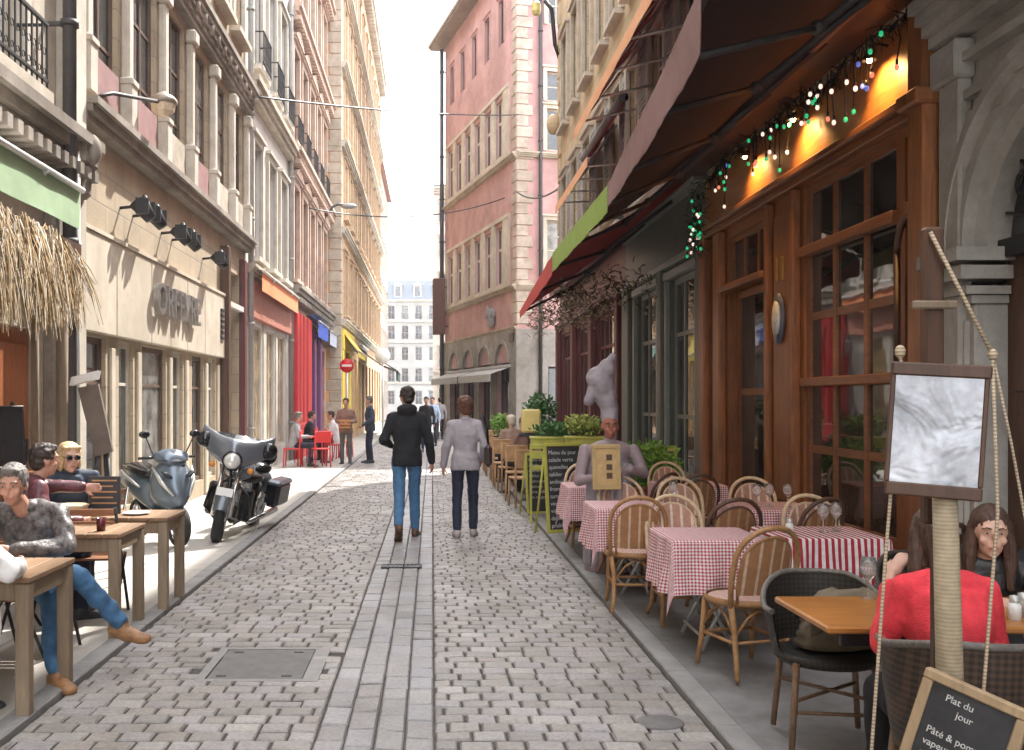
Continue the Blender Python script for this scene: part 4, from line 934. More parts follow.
q = MB(); q.tube([(.15, 0, -1.4), (0, -.05, -1.0), (-.1, -.1, 0), (-.3, -.1, .25)], .06); q.build('bracket', iron, sl); q = MB(); q.lathe([(.0, .25), (.13, .15), (.14, -.08), (.09, -.18), (0, -.2)], 8, (-.55, -.15, 0), smooth=False); q.build('lamp_glass', mat('yellow_lamp_glass', (.55, .48, .16), .3, .1, 5, 0), sl)
def sign(name, label, x, y, h, r, face, bar, cat='sign'):
    s = empty(name, (x, y, 0), 0, label, cat); q = MB(); q.tube([(0, 0, .02), (0, 0, h+r)], .035, 8); q.build('pole', pale_m, s)
    q = MB(); Mx = Euler((PI/2, 0, 0)).to_matrix(); q.lathe([(0, .0), (r, .0), (r, .03), (0, .03)], 28, (0, -.04, h), Mx); q.build('disc', face, s); bar(s, r, h); return s
sign_r = mat('sign_red', (.62, .02, .03), .4, .05, 5, 0); sign_w = mat('sign_white', (.8, .8, .8), .4, .05, 5, 0)
def noentry(s, r, h): part(s, 'white_bar', sign_w, (-r*.7, r*.7, -.085, -.07, h-r*.16, h+r*.16))
sign('no_entry_sign', 'round red no entry sign with white bar above the red terrace', -2.55, 30, 2.68, .21, sign_r, noentry)
def ringbar(s, r, h):
    q = MB(); q.lathe([(r*.68, -.02), (r, -.02)], 28, (0, -.055, h), Euler((PI/2, 0, 0)).to_matrix()); q.build('red_ring', sign_r, s)
sign('restriction_sign', 'round white sign with red ring above the dark green awning', -1.9, 38.6, 3.35, .3, sign_w, ringbar)
s = empty('hanging_sign', (.78, 51.4, 0), 0, 'dark brown box sign projecting from the far edge of the pink house', 'sign'); part(s, 'panel', mat('brown_sign', (.12, .05, .04), .6, .2, 5, .1), (-.75, -.1, -.12, .12, 5.0, 7.9), bev=.04); part(s, 'bracket', iron, (-.1, .1, -.03, .03, 7.4, 7.46), (-.1, .1, -.03, .03, 5.4, 5.46))
for k, (px, py) in enumerate(((268, 345), (270, 372), (271, 410))):
    pass
s = empty('hanging_lamp', (4.9, 41.3, 0), 0, 'warm hanging globe lamps beside the red sign under the pink house', 'lamp')
q = MB(); q.ell((.0, -.4, 4.3), .3, .3, .35); q.ell((.1, -.4, 3.6), .22, .22, .3); q.build('globe', mat('cream_globe', (.75, .62, .42), .4, .1, 5, 0), s); q = MB(); q.tube([(0, .0, 4.9), (0, -.4, 4.85), (0, -.4, 3.4)], .03); q.build('bracket', iron, s)
s = empty('red_sign', (5.1, 41.2, 0), 0, 'small red shop sign projecting on the side street corner', 'sign'); part(s, 'panel', can_r, (-.1, .9, -.5, -.42, 2.5, 3.15), bev=.02); part(s, 'bracket', iron, (.3, .34, -.42, .3, 3.05, 3.09))
# ------------------------------------------------------------------ FURNITURE
rat_l = mat('rattan_light', (.62, .46, .30), .55, .2, 30, .3); rat_m = mat('rattan_brown', (.36, .19, .08), .5, .3, 30, .3); rat_d = mat('rattan_dark', (.10, .05, .03), .5, .3, 30, .3)
weave_a = stripes('cane_weave_orange', (.40, .19, .085), (.66, .47, .33), 13.5, 'X', .22, .65); weave_b = stripes('cane_weave_brown', (.30, .14, .06), (.42, .25, .13), 13.5, 'X', .3, .65)
weave_c = stripes('cane_weave_pink', (.46, .24, .17), (.74, .58, .46), 13.5, 'X', .25, .65)
seat_w = stripes('cane_seat', (.55, .26, .22), (.78, .62, .52), 40, 'X', .5, .7, 'Y')
gloss_w = mat('table_steel', (.5, .5, .48), .4, .1, 10, .05, .4)
ging = stripes('gingham_cloth', (.86, .80, .80), (.44, .015, .04), 46, 'X', .5, .85, 'Y', 'UV', bump=.15)
ging2 = stripes('striped_cloth', (.86, .80, .80), (.44, .02, .04), 24, 'X', .5, .85, None, 'UV', bump=.15)
def archpts(hw, zb, zt, y0, lean, n=14, straight=.5):
    out = []
    zs1 = zb+(zt-zb)*straight
    P = [(-hw*.93, zb), (-hw, (zb+zs1)/2), (-hw, zs1)]
    for i in range(1, n):
        t = PI*i/n; P.append((-hw*math.cos(t)*(1 if True else 1), zs1+(zt-zs1)*math.sin(t)**.8))
    P += [(hw, zs1), (hw, (zb+zs1)/2), (hw*.93, zb)]
    for x, z in P: out.append(V((x, y0-lean*(z-zb)/(zt-zb)-.04*(1-(x/hw)**2), z)))
    return out
def make_chair(rim, weave, legm):
    root = empty('bistro_chair')
    q = MB(); q.lathe([(0, .445), (.17, .452), (.2, .455), (.21, .44), (.2, .425), (0, .425)], 24, M=Matrix.Diagonal((1, 1.02, 1))); q.build('seat', seat_w, root)
    q = MB(); q.lathe([(.215, .465), (.228, .445), (.215, .42), (.2, .43)], 24); q.build('seat_rim', rim, root)
    A = archpts(.21, .43, .9, -.17, .11)
    q = MB(); q.tube(A, .0165, 8); q.build('backrest_frame', rim, root)
    A2 = archpts(.165, .45, .845, -.17, .1)
    q = MB(); q.tube(A2, .009, 6)
    q.tube([V((-.165, -.185, .56)), V((0, -.225, .56)), V((.165, -.185, .56))], .009, 6); q.build('inner_hoop', rim, root)
    # woven panel
    q = MB(); nx = 12; nz = 12; G = {}
    for j in range(nz+1):
        for i in range(nx+1):
            x = -.165+.33*i/nx; zb = .5; s = abs(x)/.168
            zs1 = .45+(.845-.45)*.5; zt = zs1+(.845-zs1)*max(0, 1-s*s)**.4
            z = zb+(zt-zb)*j/nz; y = -.17-.1*(z-.45)/.4-.035*(1-(x/.17)**2); G[i, j] = V((x, y, z))
    for dy in (0, -.006):
        for j in range(nz):
            for i in range(nx): q.add([G[i, j]+V((0, dy, 0)), G[i+1, j]+V((0, dy, 0)), G[i+1, j+1]+V((0, dy, 0)), G[i, j+1]+V((0, dy, 0))], [(0, 1, 2, 3)], True)
    q.build('back_panel', weave, root)
    for sx in (-1, 1):
        q = MB(); q.tube([(sx*.165, .15, .43), (sx*.175, .17, .2), (sx*.19, .2, .02)], [.018, .017, .015], 8); q.build('leg', legm, root)
        q = MB(); q.tube([(sx*.195, -.175, .44), (sx*.17, -.17, .3), (sx*.175, -.2, .12), (sx*.2, -.25, .02)], [.018, .018, .017, .015], 8); q.build('leg', legm, root)
    q = MB()
    R4 = [(-.172, .165, .22), (.172, .165, .22), (.172, -.175, .22), (-.172, -.175, .22), (-.172, .165, .22)]
    for a, b_ in zip(R4, R4[1:]): q.tube([a, b_], .011, 6)
    q.build('stretcher', legm, root)
    q = MB()
    for a, b_ in zip(R4, R4[1:]):
        m_ = (V(a)+V(b_))/2; 
        q.tube([V(a)+V((0, 0, .03)), (V(a)+m_)/2+V((0, 0, .14)), m_+V((0, 0, .19)), (V(b_)+m_)/2+V((0, 0, .14)), V(b_)+V((0, 0, .03))], .008, 5)
    q.build('brace', legm, root)
    return root
protos = {'l': make_chair(rat_l, weave_c, rat_m), 'm': make_chair(rat_m, weave_a, rat_m), 'd': make_chair(rat_d, weave_b, rat_m)}
used = {}
def place(kind, x, y, rz, label, group='rattan bistro chairs on the terrace', name=None, pr=protos):
    if kind in used and used[kind]: o = copy_tree(pr[kind])
    else: o = pr[kind]; used[kind] = True
    o.location = (x, y, .024); o.rotation_euler = (0, 0, R(rz)); tag(o, label, 'chair', group); return o
chairs = [
 ('m', 1.86, 5.98, 16, 'brown rimmed rattan chair standing in front of the nearest checked table, seen whole'),
 ('l', 1.82, 7.28, 180, 'pale rimmed rattan chair tucked behind the nearest checked table, facing us'),
 ('m', 1.57, 7.78, -4, 'orange brown rattan chair at the near side of the second kerbside table'),
 ('l', 1.76, 9.12, 178, 'pale rimmed rattan chair behind the second kerbside table, near the chef figure'),
 ('l', 2.30, 8.98, 184, 'pale rimmed rattan chair right of the one nearest the chef figure'),
 ('d', 2.20, 7.62, 8, 'dark rimmed rattan chair half hidden behind the nearest checked table top'),
 ('l', 2.95, 9.02, 176, 'pale rimmed rattan chair behind the table with wine glasses by the timber door'),
 ('d', 2.80, 7.66, 24, 'dark rimmed rattan chair turned aside in front of the wine glass table'),
 ('l', 2.86, 7.30, 182, 'pale rimmed rattan chair behind the striped cloth table under the big window'),
 ('d', 2.86, 6.06, 38, 'large dark rimmed rattan chair turned sideways at the striped cloth table'),
 ('d', 2.58, 10.0, 4, 'dark rimmed rattan chair in front of the furthest wall side table'),
 ('l', 2.72, 11.35, 180, 'pale rimmed rattan chair behind the furthest wall side table'),
 ('l', 1.72, 11.1, 180, 'pale rimmed rattan chair behind the table beyond the chef figure'),
 ('d', 2.16, 10.1, 40, 'dark rimmed rattan chair just right of the chef figure'),
]
for c in chairs: place(*c)
def cloth(name, label, x0, x1, y0, y1, m, drop=.34, z=.765, seed=0, cd_=1.0):
    r_ = random.Random(seed); ox = (x0+x1)/2; oy = (y0+y1)/2; hx = (x1-x0)/2; hy = (y1-y0)/2
    q = MB(); q.uv = []; n = 64; Lx = hx+drop; Ly = hy+drop; ph = r_.uniform(0, 6)
    for s in (0, 1):
        pass
    vs = []
    for j in range(n+1):
        for i in range(n+1):
            a = -Lx+2*Lx*i/n; b_ = -Ly+2*Ly*j/n
            cx = max(-hx, min(hx, a)); cy = max(-hy, min(hy, b_)); dx = a-cx; dy = b_-cy; d = math.hypot(dx, dy)
            if d < 1e-6: vs.append(V((a, b_, 0)))
            else:
                ux, uy = dx/d, dy/d; per = math.atan2(b_, a)
                amp = .012+.07*min(1, d/.3)
                wv = math.sin((cx+cy*1.3)*26+ph+per*3)*.22*d*(.4+.6*math.sin(per*2+ph)**2)+math.sin((a-b_)*15+ph)*.05*d
                bend = min(d, .03); dn = d-bend*.5
                o_ = .012+.10*d+wv*.45
                vs.append(V((cx+ux*o_, cy+uy*o_, -dn*.985)))
            q.uv.append((a, b_))
    q.add([p+V((ox, oy, z+.0)) for p in vs], [(j*(n+1)+i, j*(n+1)+i+1, (j+1)*(n+1)+i+1, (j+1)*(n+1)+i) for j in range(n) for i in range(n)], True)
    # move origin to table centre
    q.v = [(p[0]-ox, p[1]-oy, p[2]) for p in q.v]
    o = q.build(name, m); o.location = (ox, oy, .024-.024+.0)
    tag(o, label, 'tablecloth', 'red and white tablecloths'); return o
def ctable(x0, x1, y0, y1, label, cl_label, m=ging, seed=0, drop=.36):
    ox = (x0+x1)/2; oy = (y0+y1)/2; t = empty('bistro_table', (ox, oy, .024), 0, label, 'table', 'cloth covered bistro tables')
    w_ = (x1-x0)/2; h_ = (y1-y0)/2
    q = MB(); q.bbox(-w_, w_, -h_, h_, .7, .73, b=.008); q.build('tabletop', wood_grey, t)
    for sx in (-1, 1):
        for sy in (-1, 1):
            q = MB(); q.tube([(sx*w_*.75, sy*h_*.75, .7), (-sx*w_*.35+sx*w_*.0, sy*h_*.8, .02)] if sy*sx > 0 else [(sx*w_*.75, sy*h_*.75, .7), (-sx*w_*.35, sy*h_*.8, .02)], .014, 8); q.build('leg', gloss_w, t)
    q = MB(); q.tube([(-w_*.3, -h_*.8, .1), (-w_*.3, h_*.8, .1)], .012, 6); q.tube([(w_*.3, -h_*.8, .1), (w_*.3, h_*.8, .1)], .012, 6); q.build('stretcher', gloss_w, t)
    cloth('tablecloth', cl_label, x0-.01, x1+.01, y0-.01, y1+.01, m, drop, .762, seed)
ctable(1.54, 2.12, 6.35, 6.97, 'bistro table nearest the kerb under a red checked cloth', 'red checked cloth with long corner fold, nearest and most visible on the terrace', seed=1)
ctable(2.27, 2.92, 6.42, 7.02, 'bistro table under the big panes with striped cloth', 'cloth with vertical red stripes on the table below the big window', ging2, 2)
ctable(1.36, 2.0, 8.2, 8.82, 'second bistro table along the kerb under pink checks', 'pinkish checked cloth on the second kerbside table', seed=3)
ctable(2.52, 3.15, 8.1, 8.72, 'bistro table holding wine glasses near the timber door', 'checked cloth under the wine glasses near the timber door', seed=4)
ctable(1.42, 2.05, 10.2, 10.82, 'bistro table behind the chef figure at the kerb', 'pink checked cloth falling left behind the chef figure', seed=5)
ctable(2.42, 3.05, 10.4, 11.0, 'furthest wall side bistro table under a checked cloth', 'checked cloth on the furthest wall side table', seed=6)
# wine glasses, cruets
clear = mat('clear_glass', (.75, .78, .78), .05, .05, 5, 0)
def mk_glassmat():
    m, nt, b = _nt('drinking_glass'); b.inputs['Base Color'].default_value = (1, 1, 1, 1); b.inputs['Transmission Weight'].default_value = .9; b.inputs['Roughness'].default_value = .03; b.inputs['IOR'].default_value = 1.3; return m
clear = mk_glassmat()
def wineglass(x, y, z, label):
    q = MB(); q.lathe([(0, .0), (.034, .002), (.034, .006), (.005, .012), (.004, .08), (.02, .095), (.036, .12), (.038, .145), (.031, .19), (.029, .19), (.036, .145), (.034, .12), (.0, .098)], 18)
    o = q.build('wine_glass', clear); o.location = (x, y, z); tag(o, label, 'wine glass', 'wine glasses on the terrace tables')
for k, (x, y) in enumerate(((2.68, 8.25), (2.80, 8.3), (2.93, 8.24))): wineglass(x, y, .765, ['leftmost wine glass on the cloth near the timber door', 'middle of three wine glasses near the timber door', 'rightmost wine glass on the cloth near the timber door'][k])
for k, (x, y) in enumerate(((2.62, 6.7), (2.73, 6.76))): wineglass(x, y, .765, ['left wine glass on the striped cloth table', 'right wine glass on the striped cloth table'][k])
wineglass(2.05, 8.5, .765, 'single wine glass on the second kerbside table')
wineglass(1.99, 4.56, .742, 'stemmed glass on the bare wooden table left of the woman in red')
def cruet(x, y, z, label, c):
    s = empty('salt_shaker', (x, y, z), 0, label, 'shaker'); q = MB(); q.lathe([(0, 0), (.026, 0), (.026, .06), (.018, .075), (0, .075)], 14); q.build('jar', c, s); q = MB(); q.lathe([(.019, .076), (.02, .1), (.0, .106)], 14); q.build('cap', gloss_w, s)
salt = mat('salt_white', (.7, .7, .68), .4, .1, 30, .0)
cruet(2.36, 6.6, .765, 'glass shaker on the left corner of the striped cloth', salt); cruet(2.40, 4.12, .742, 'white salt shaker on the wooden table right of the red jumper', salt); cruet(2.47, 4.18, .742, 'second shaker on the wooden table at the right edge', mat('pepper_dark', (.3, .26, .22), .4, .2, 30, 0))
# bare wooden table in front
hon = wood('honey_wood', (.48, .20, .05), .35, .22, 'x')
t = empty('wooden_table', (2.25, 4.31, .024), 0, 'long honey coloured wooden table where two women sit', 'table')
q = MB(); q.bbox(-.67, .7, -.32, .31, .69, .72, b=.008); q.build('tabletop', hon, t)
q = MB(); q.bbox(-.6, .64, -.27, -.25, .63, .688, b=.004); q.bbox(-.6, .64, .25, .27, .63, .688, b=.004); q.build('apron', dkmetal, t)
for sx in (-.12, .45):
    q = MB(); q.tube([(sx, 0, .05), (sx, 0, .64)], .03, 10); q.build('leg', dkmetal, t); q = MB(); q.bbox(sx-.03, sx+.03, -.25, .25, .01, .05, b=.01); q.build('foot', dkmetal, t)
# dark woven armchairs
wv_d = stripes('dark_weave', (.012, .010, .009), (.045, .035, .028), 42, 'Z', .5, .55, 'X', bump=.8)
wv_br = stripes('brown_weave', (.025, .017, .012), (.10, .06, .035), 42, 'Z', .5, .55, 'X', bump=.8)
rim_d = mat('dark_wicker_rim', (.05, .04, .035), .45, .4, 40, .5)
def armchair(name, label, x, y, rz, wv, rimm, zt=.76, rad=.28, legm=rat_m, za=.64):
    root = empty(name, (x, y, .024), R(rz), label, 'chair', 'dark wicker armchairs')
    q = MB(); q.lathe([(0, .44), (.2, .445), (.235, .44), (.24, .42), (.22, .4), (0, .4)], 24); q.build('seat', wv, root)
    pts_o = []; n = 26
    prof = []
    for i in range(n+1):
        t = R(-200)+R(220)*i/n; prof.append(t)
    top = []; G = []
    for t in prof:
        cx, sy = math.cos(t), math.sin(t)
        f = max(0, -sy); zt_ = za+(zt-za)*min(1, f*1.15)
        rr = rad*(1+.06*f)
        top.append(V((rr*cx, rr*sy, zt_))); G.append([V((rr*.86*cx, rr*.86*sy, .45)), V((rr*.95*cx, rr*.95*sy, .45+(zt_-.45)*.5)), V((rr*cx, rr*sy, zt_-.01))])
    q = MB()
    for off in (1, .97):
        for i in range(n):
            for k in range(2):
                P_ = [G[i][k], G[i+1][k], G[i+1][k+1], G[i][k+1]]; q.add([V((p.x*off, p.y*off, p.z)) for p in P_], [(0, 1, 2, 3)], True)
    q.build('backrest', wv, root)
    q = MB(); q.tube(top, .014, 8); q.build('arm_rim', rimm, root)
    for sx in (-1, 1):
        for sy in (-1, 1):
            q = MB(); q.tube([(sx*.17, sy*.17, .42), (sx*.2, sy*.21, .02)], [.017, .014], 8); q.build('leg', legm, root)
    q = MB(); q.tube([(-.18, -.18, .25), (.18, .18, .25)], .009, 6); q.tube([(.18, -.18, .262), (-.18, .18, .262)], .009, 6); q.tube([(-.185, .185, .2), (.185, .185, .2)], .009, 6); q.build('stretcher', legm, root)
    return root
brwood = mat('brown_cane_leg', (.2, .12, .07), .5, .3, 30, .2)
armchair('wicker_armchair', 'dark wicker armchair with pale rim holding a canvas bag on its seat', 1.86, 4.72, 172, wv_d, mat('grey_rim', (.13, .115, .10), .5, .4, 60, .4), .77, legm=brwood)
armchair('wicker_armchair', 'dark wicker armchair in which the woman in red sits', 1.86, 3.48, 0, wv_br, mat('grey_rim', (.13, .115, .10)), .835, .28, legm=brwood, za=.78)
armchair('wicker_armchair', 'dark wicker armchair behind the table where the long haired woman sits', 2.55, 4.98, 180, wv_d, rim_d, .82, .30, legm=brwood)
# bag
canvas = mat('khaki_canvas', (.17, .135, .09), .85, .3, 8, .4)
bag = empty('canvas_bag', (1.93, 4.74, .47), R(10), 'slouching khaki canvas shoulder bag on the dark wicker armchair seat', 'bag')
q = MB()
n = 18; m_ = 12
for j in range(m_+1):
    for i in range(n):
        a = 2*PI*i/n; t = j/m_; r_ = (.19*(1-.25*t**2))*(1 if 0 < j < m_ else .55); x = r_*1.15*math.copysign(abs(math.cos(a))**.7, math.cos(a)); y = r_*.55*math.copysign(abs(math.sin(a))**.7, math.sin(a))
        wv = .012*math.sin(i*2.4+j*1.1)+.01*math.sin(j*2.7+i)
        q.v.append((x*(1+wv*4)+.05*t, y*(1+wv*5), .27*t+.02*math.sin(i*1.3)*t-.002 if t > 0 else 0)); 
for j in range(m_):
    for i in range(n): q.f.append((j*n+i, j*n+(i+1) % n, (j+1)*n+(i+1) % n, (j+1)*n+i)); q.mi.append(0); q.sm.append(True)
q.f.append(tuple(range(n))); q.mi.append(0); q.sm.append(True); q.f.append(tuple(range(m_*n, m_*n+n))); q.mi.append(0); q.sm.append(True)
q.build('pouch', canvas, bag)
q = MB(); q.tube([(-.15, -.02, .2), (-.2, -.1, .1), (-.05, -.125, .16), (.12, -.11, .22), (.2, -.02, .24)], .013, 6, flat=.5); q.build('strap', mat('strap_brown', (.09, .06, .04), .7, .2, 20, .1), bag)
# round stool at right edge
s = empty('round_side_table', (1.66, 2.74, .024), 0, 'edge of a small round orange wood table at the right border', 'table')
q = MB(); q.lathe([(0, .70), (.155, .70), (.165, .715), (.155, .73), (0, .73)], 28); q.build('tabletop', hon, s); q = MB(); q.tube([(0, 0, .03), (0, 0, .7)], .025, 8); q.lathe([(0, .0), (.14, .0), (.14, .02), (.03, .04)], 20); q.build('leg', rat_m, s); s.location.x = 1.78

# easel with menu, ropes, chalkboard
rope_m = stripes('rope', (.62, .5, .36), (.34, .26, .17), 90, 'Z', .4, .9, bump=.8)
ropew = stripes('rope_wrap', (.44, .36, .25), (.34, .27, .17), 85, 'Z', .35, .9, bump=1)
es = empty('menu_easel', (1.52, 3.0, .024), 0, 'tall dark wood easel mast with rope wrapped post and ropes holding a menu frame', 'easel')
q = MB(); q.bbox(-.03, .03, .02, .06, 1.25, 2.15, b=.008); q.build('mast', wood_dk, es)
q = MB(); q.bbox(-.075, .06, .0, .02, 1.90, 1.925, b=.005); q.build('crossbar', wood_grey, es)
q = MB(); q.tube([(-.012, -.06, 1.34), (.0, -.06, .9), (.02, -.06, .0)], [.034, .037, .038], 16); q.build('rope_wrapped_post', ropew, es)
q = MB(); q.tube([(-.025, .0, 2.13), (.06, -.02, 1.94), (.145, -.03, 1.76)], .006, 6); q.tube([(.145, -.03, 1.76), (.115, -.11, 1.3), (.05, -.14, .7), (.03, -.16, .0)], .005, 6); q.tube([(.145, -.03, 1.76), (.2, -.03, 1.5), (.31, -.03, .9), (.5, .02, .02)], .0042, 6)
q.tube([(-.13, -.02, 1.78), (-.12, -.02, 1.73), (-.17, -.03, 1.2), (-.23, -.05, .5), (-.27, -.06, .0)], .005, 6); q.ell((.145, -.03, 1.76), .014, .014, .018); q.ell((-.125, -.02, 1.77), .016, .014, .02); q.build('rope', rope_m, es)
q = MB(); q.bbox(.0, .05, .02, .06, .0, 1.25, b=.008); q.build('rear_leg', wood_dk, es)
mf = empty('menu_display', (1.475, 2.93, 1.55), R(0), 'silvery plastic covered menu in dark wood frame hung on the easel', 'menu display')
Mf = TR(0, 0, 0, R(4), 0, R(4)) @ Matrix.Rotation(R(-24), 4, 'Z') @ Matrix.Scale(.93, 4)
q = MB(); q.bbox(-.135, .135, -.012, .012, -.17, .205, b=.004, M=Mf); q.build('backing', wood_dk, mf)
q = MB(); q.bbox(-.14, .145, -.022, -.0, .18, .222, b=.005, M=Mf); q.bbox(-.135, .14, -.022, 0, -.2, -.158, b=.005, M=Mf); q.bbox(-.14, -.125, -.02, 0, -.158, .18, b=.003, M=Mf); q.bbox(.125, .14, -.02, 0, -.158, .18, b=.003, M=Mf); q.build('frame', wood_dk, mf)
sil = mat('crumpled_film', (.34, .35, .38), .22, .7, 4, 0, .2)
ntf = sil.node_tree; nn = ntf.nodes.new('ShaderNodeTexNoise'); nn.inputs['Scale'].default_value = 6; nn.inputs['Distortion'].default_value = .7; nn.inputs['Detail'].default_value = 3; bpn = ntf.nodes.new('ShaderNodeBump'); bpn.inputs['Strength'].default_value = 1; bpn.inputs['Distance'].default_value = .012
tcn = ntf.nodes.new('ShaderNodeTexCoord'); ntf.links.new(tcn.outputs['Object'], nn.inputs['Vector']); ntf.links.new(nn.outputs['Fac'], bpn.inputs['Height']); ntf.links.new(bpn.outputs[0], ntf.nodes['Principled BSDF'].inputs['Normal'])
q = MB(); q.box(-.125, .125, -.016, -.0125, -.158, .18, M=Mf); q.build('menu_sheet', sil, mf)
slate = mat('slate', (.035, .036, .04), .6, .5, 6, .1); chalk = mat('chalk', (.58, .58, .56), .9, .3, 60, 0); palewood = wood('pale_wood', (.42, .30, .18), .7, .25)
def board(name, label, x, y, z, w_, h_, rz, tilt, fm, lines, roll=0, fw=.03, size=.05, titles=(), legs=False, cat='chalkboard'):
    root = empty(name, (x, y, z), R(rz), label, cat); Mq = TR(0, 0, 0, 0, R(tilt), R(roll))
    q = MB(); q.box(-w_/2+fw, w_/2-fw, -.004, .008, fw, h_-fw, M=Mq); q.build('slate_panel', slate, root)
    q = MB(); q.bbox(-w_/2, w_/2, -.015, .015, 0, fw, b=.004, M=Mq); q.bbox(-w_/2, w_/2, -.015, .015, h_-fw, h_, b=.004, M=Mq); q.bbox(-w_/2, -w_/2+fw, -.013, .013, fw, h_-fw, b=.004, M=Mq); q.bbox(w_/2-fw, w_/2, -.013, .013, fw, h_-fw, b=.004, M=Mq); q.build('frame', fm, root)
    zc = h_-fw-size*1.1
    for s_ in lines:
        text(s_, size, chalk, root, Mq @ TR(-w_/2+fw+.02, -.0055, zc, 0, R(90)), 'chalk_writing', .0008, 'LEFT'); zc -= size*1.25
    if legs:
        q = MB()
        for sx in (-1, 1): q.tube([Mq @ V((sx*w_*.45, .02, h_*.9)), Mq @ V((sx*w_*.45, .35, 0))], .014, 6)
        q.build('rear_leg', fm, root)
    return root
board('chalkboard', 'tilted chalkboard in pale wood frame with dish of the day writing in the foreground', 1.35, 2.74, .42, .275, .47, -50, -8, palewood, ['   Plat du', '        jour', '', 'Pâté & pommes', 'vapeur, salade', 'gratin'], roll=14, size=.027, fw=.028)
st = empty('board_stand', (1.41, 2.82, .024), R(-50), 'plain wooden stand that holds the foreground chalkboard', 'stand')
q = MB(); q.bbox(-.12, -.09, 0, .03, 0, .5, b=.004); q.bbox(.06, .09, 0, .03, 0, .46, b=.004); q.build('upright', palewood, st); q = MB(); q.bbox(-.14, .12, -.1, .02, .39, .42, b=.004); q.build('shelf', palewood, st)
limef = mat('lime_frame', (.46, .44, .08), .55, .15, 8, .1)
menu_l = ['Menu du jour', 'salade verte', 'quenelles', 'tablier', 'andouillette', 'fromage', 'tarte, café', 'vin rouge', 'vin blanc', 'dessert', 'praline']
board('chalkboard', 'large chalkboard covered in writing with lime frame at the terrace end', 1.58, 11.7, .1, .52, 1.05, 22, -6, limef, menu_l, fw=.04, size=.068, legs=True)
board('chalkboard', 'smaller chalkboard behind the large lime framed one near the kerb', 1.50, 14.1, .05, .34, .85, 15, -6, limef, menu_l[:8], fw=.03, size=.06, legs=True)
# lime planter frames with plants, terracotta planter
leafm = [mat('leaf_light', (.18, .34, .05), .55, .3, 12, .1), mat('leaf_mid', (.06, .16, .04), .55, .3, 12, .1), mat('leaf_yellow', (.35, .40, .09), .55, .3, 12, .1)]
def plant(label, x, y, z, rx, ry, rz_, n, lm, seed=0, leaf=.05, box=None, boxm=None, cat='plant'):
    r_ = random.Random(seed); root = empty('potted_plant', (x, y, z), 0, label, cat); q = MB(); st_ = MB()
    for k in range(n):
        d = V((r_.gauss(0, 1), r_.gauss(0, 1), r_.gauss(.3, .8))).normalized()*(r_.random()**.4); p = V((d.x*rx, d.y*ry, rz_*.6+d.z*rz_*.7))
        a = V((r_.uniform(-1, 1), r_.uniform(-1, 1), r_.uniform(-.4, 1))).normalized(); b_ = a.orthogonal().normalized(); c_ = a.cross(b_); l = leaf*r_.uniform(.6, 1.4)
        q.add([p, p+a*l*.5+b_*l*.3, p+a*l+c_*l*.15, p+a*l*.5-b_*l*.3], [(0, 1, 2), (0, 2, 3)])
        if k % 9 == 0: st_.tube([(p.x*.3, p.y*.3, -.02), tuple(p*.6), tuple(p)], .004, 3, False)
    q.build('foliage', lm, root); st_.build('stem', leafm[1], root)
    if box:
        bx_, by_, bh = box; q = MB(); q.bbox(-bx_, bx_, -by_, by_, -bh, .0, b=.015); q.bbox(-bx_-.015, bx_+.015, -by_-.015, by_+.015, -.03, .005, b=.01); q.build('planter_box', boxm, root)
    return root
terr = mat('terracotta', (.30, .10, .06), .8, .2, 8, .3)
plant('bushy yellow green plant in a long terracotta box right of the chef figure', 2.55, 11.9, .62, .42, .16, .42, 900, leafm[0], 1, .075, (.5, .16, .6), terr)
plant('pale yellow green clump above the lime frame at the terrace end', 1.98, 12.9, 1.18, .3, .2, .22, 500, leafm[2], 2, .06, (.25, .15, .16), limef)
plant('low leafy green row of plants along the lime frame', 1.7, 13.6, 1.15, .35, .2, .16, 500, leafm[1], 3, .06, (.35, .15, .14), limef)
plant('tall leafy plant by the yellow lantern at the terrace far end', 1.85, 17.0, 1.2, .3, .25, .42, 500, leafm[1], 4, .08, (.2, .2, 1.15), mat('dark_planter', (.06, .06, .06), .7, .2, 8, .1))
plant('light green plant beside the man in the pale cap', 1.42, 20.9, .9, .22, .2, .36, 360, leafm[0], 5, .08, (.12, .12, .88), dkmetal)
for (x0, y0, lb) in ((1.62, 13.2, 'lime green metal trellis frame beside the chalkboards'), (2.75, 12.6, 'lime green metal bench frame beside the terracotta planter')):
    f_ = empty('metal_frame', (x0, y0, .024), 0, lb, 'frame')
    part(f_, 'post', limef, (-.33, -.3, -.02, .02, 0, 1.05), (.3, .33, -.02, .02, 0, 1.05), bev=.005); part(f_, 'rail', limef, (-.3, .3, -.015, .015, .98, 1.04), (-.3, .3, -.015, .015, .7, .76), (-.3, .3, -.02, .02, .85, .95), bev=.005)
ln = empty('yellow_lantern', (1.6, 16.2, 0), 0, 'square yellow glowing lantern on a dark stand among the terrace plants', 'lantern')
part(ln, 'shade', mat('yellow_shade', (.75, .6, .22), .6, .1, 8, 0), (-.15, .15, -.15, .15, 1.12, 1.5), bev=.03); part(ln, 'stand', dkmetal, (-.04, .04, -.04, .04, .03, 1.12), (-.2, .2, -.15, .15, 1.06, 1.11), (-.15, .15, -.15, .15, .024, .05), bev=.01)
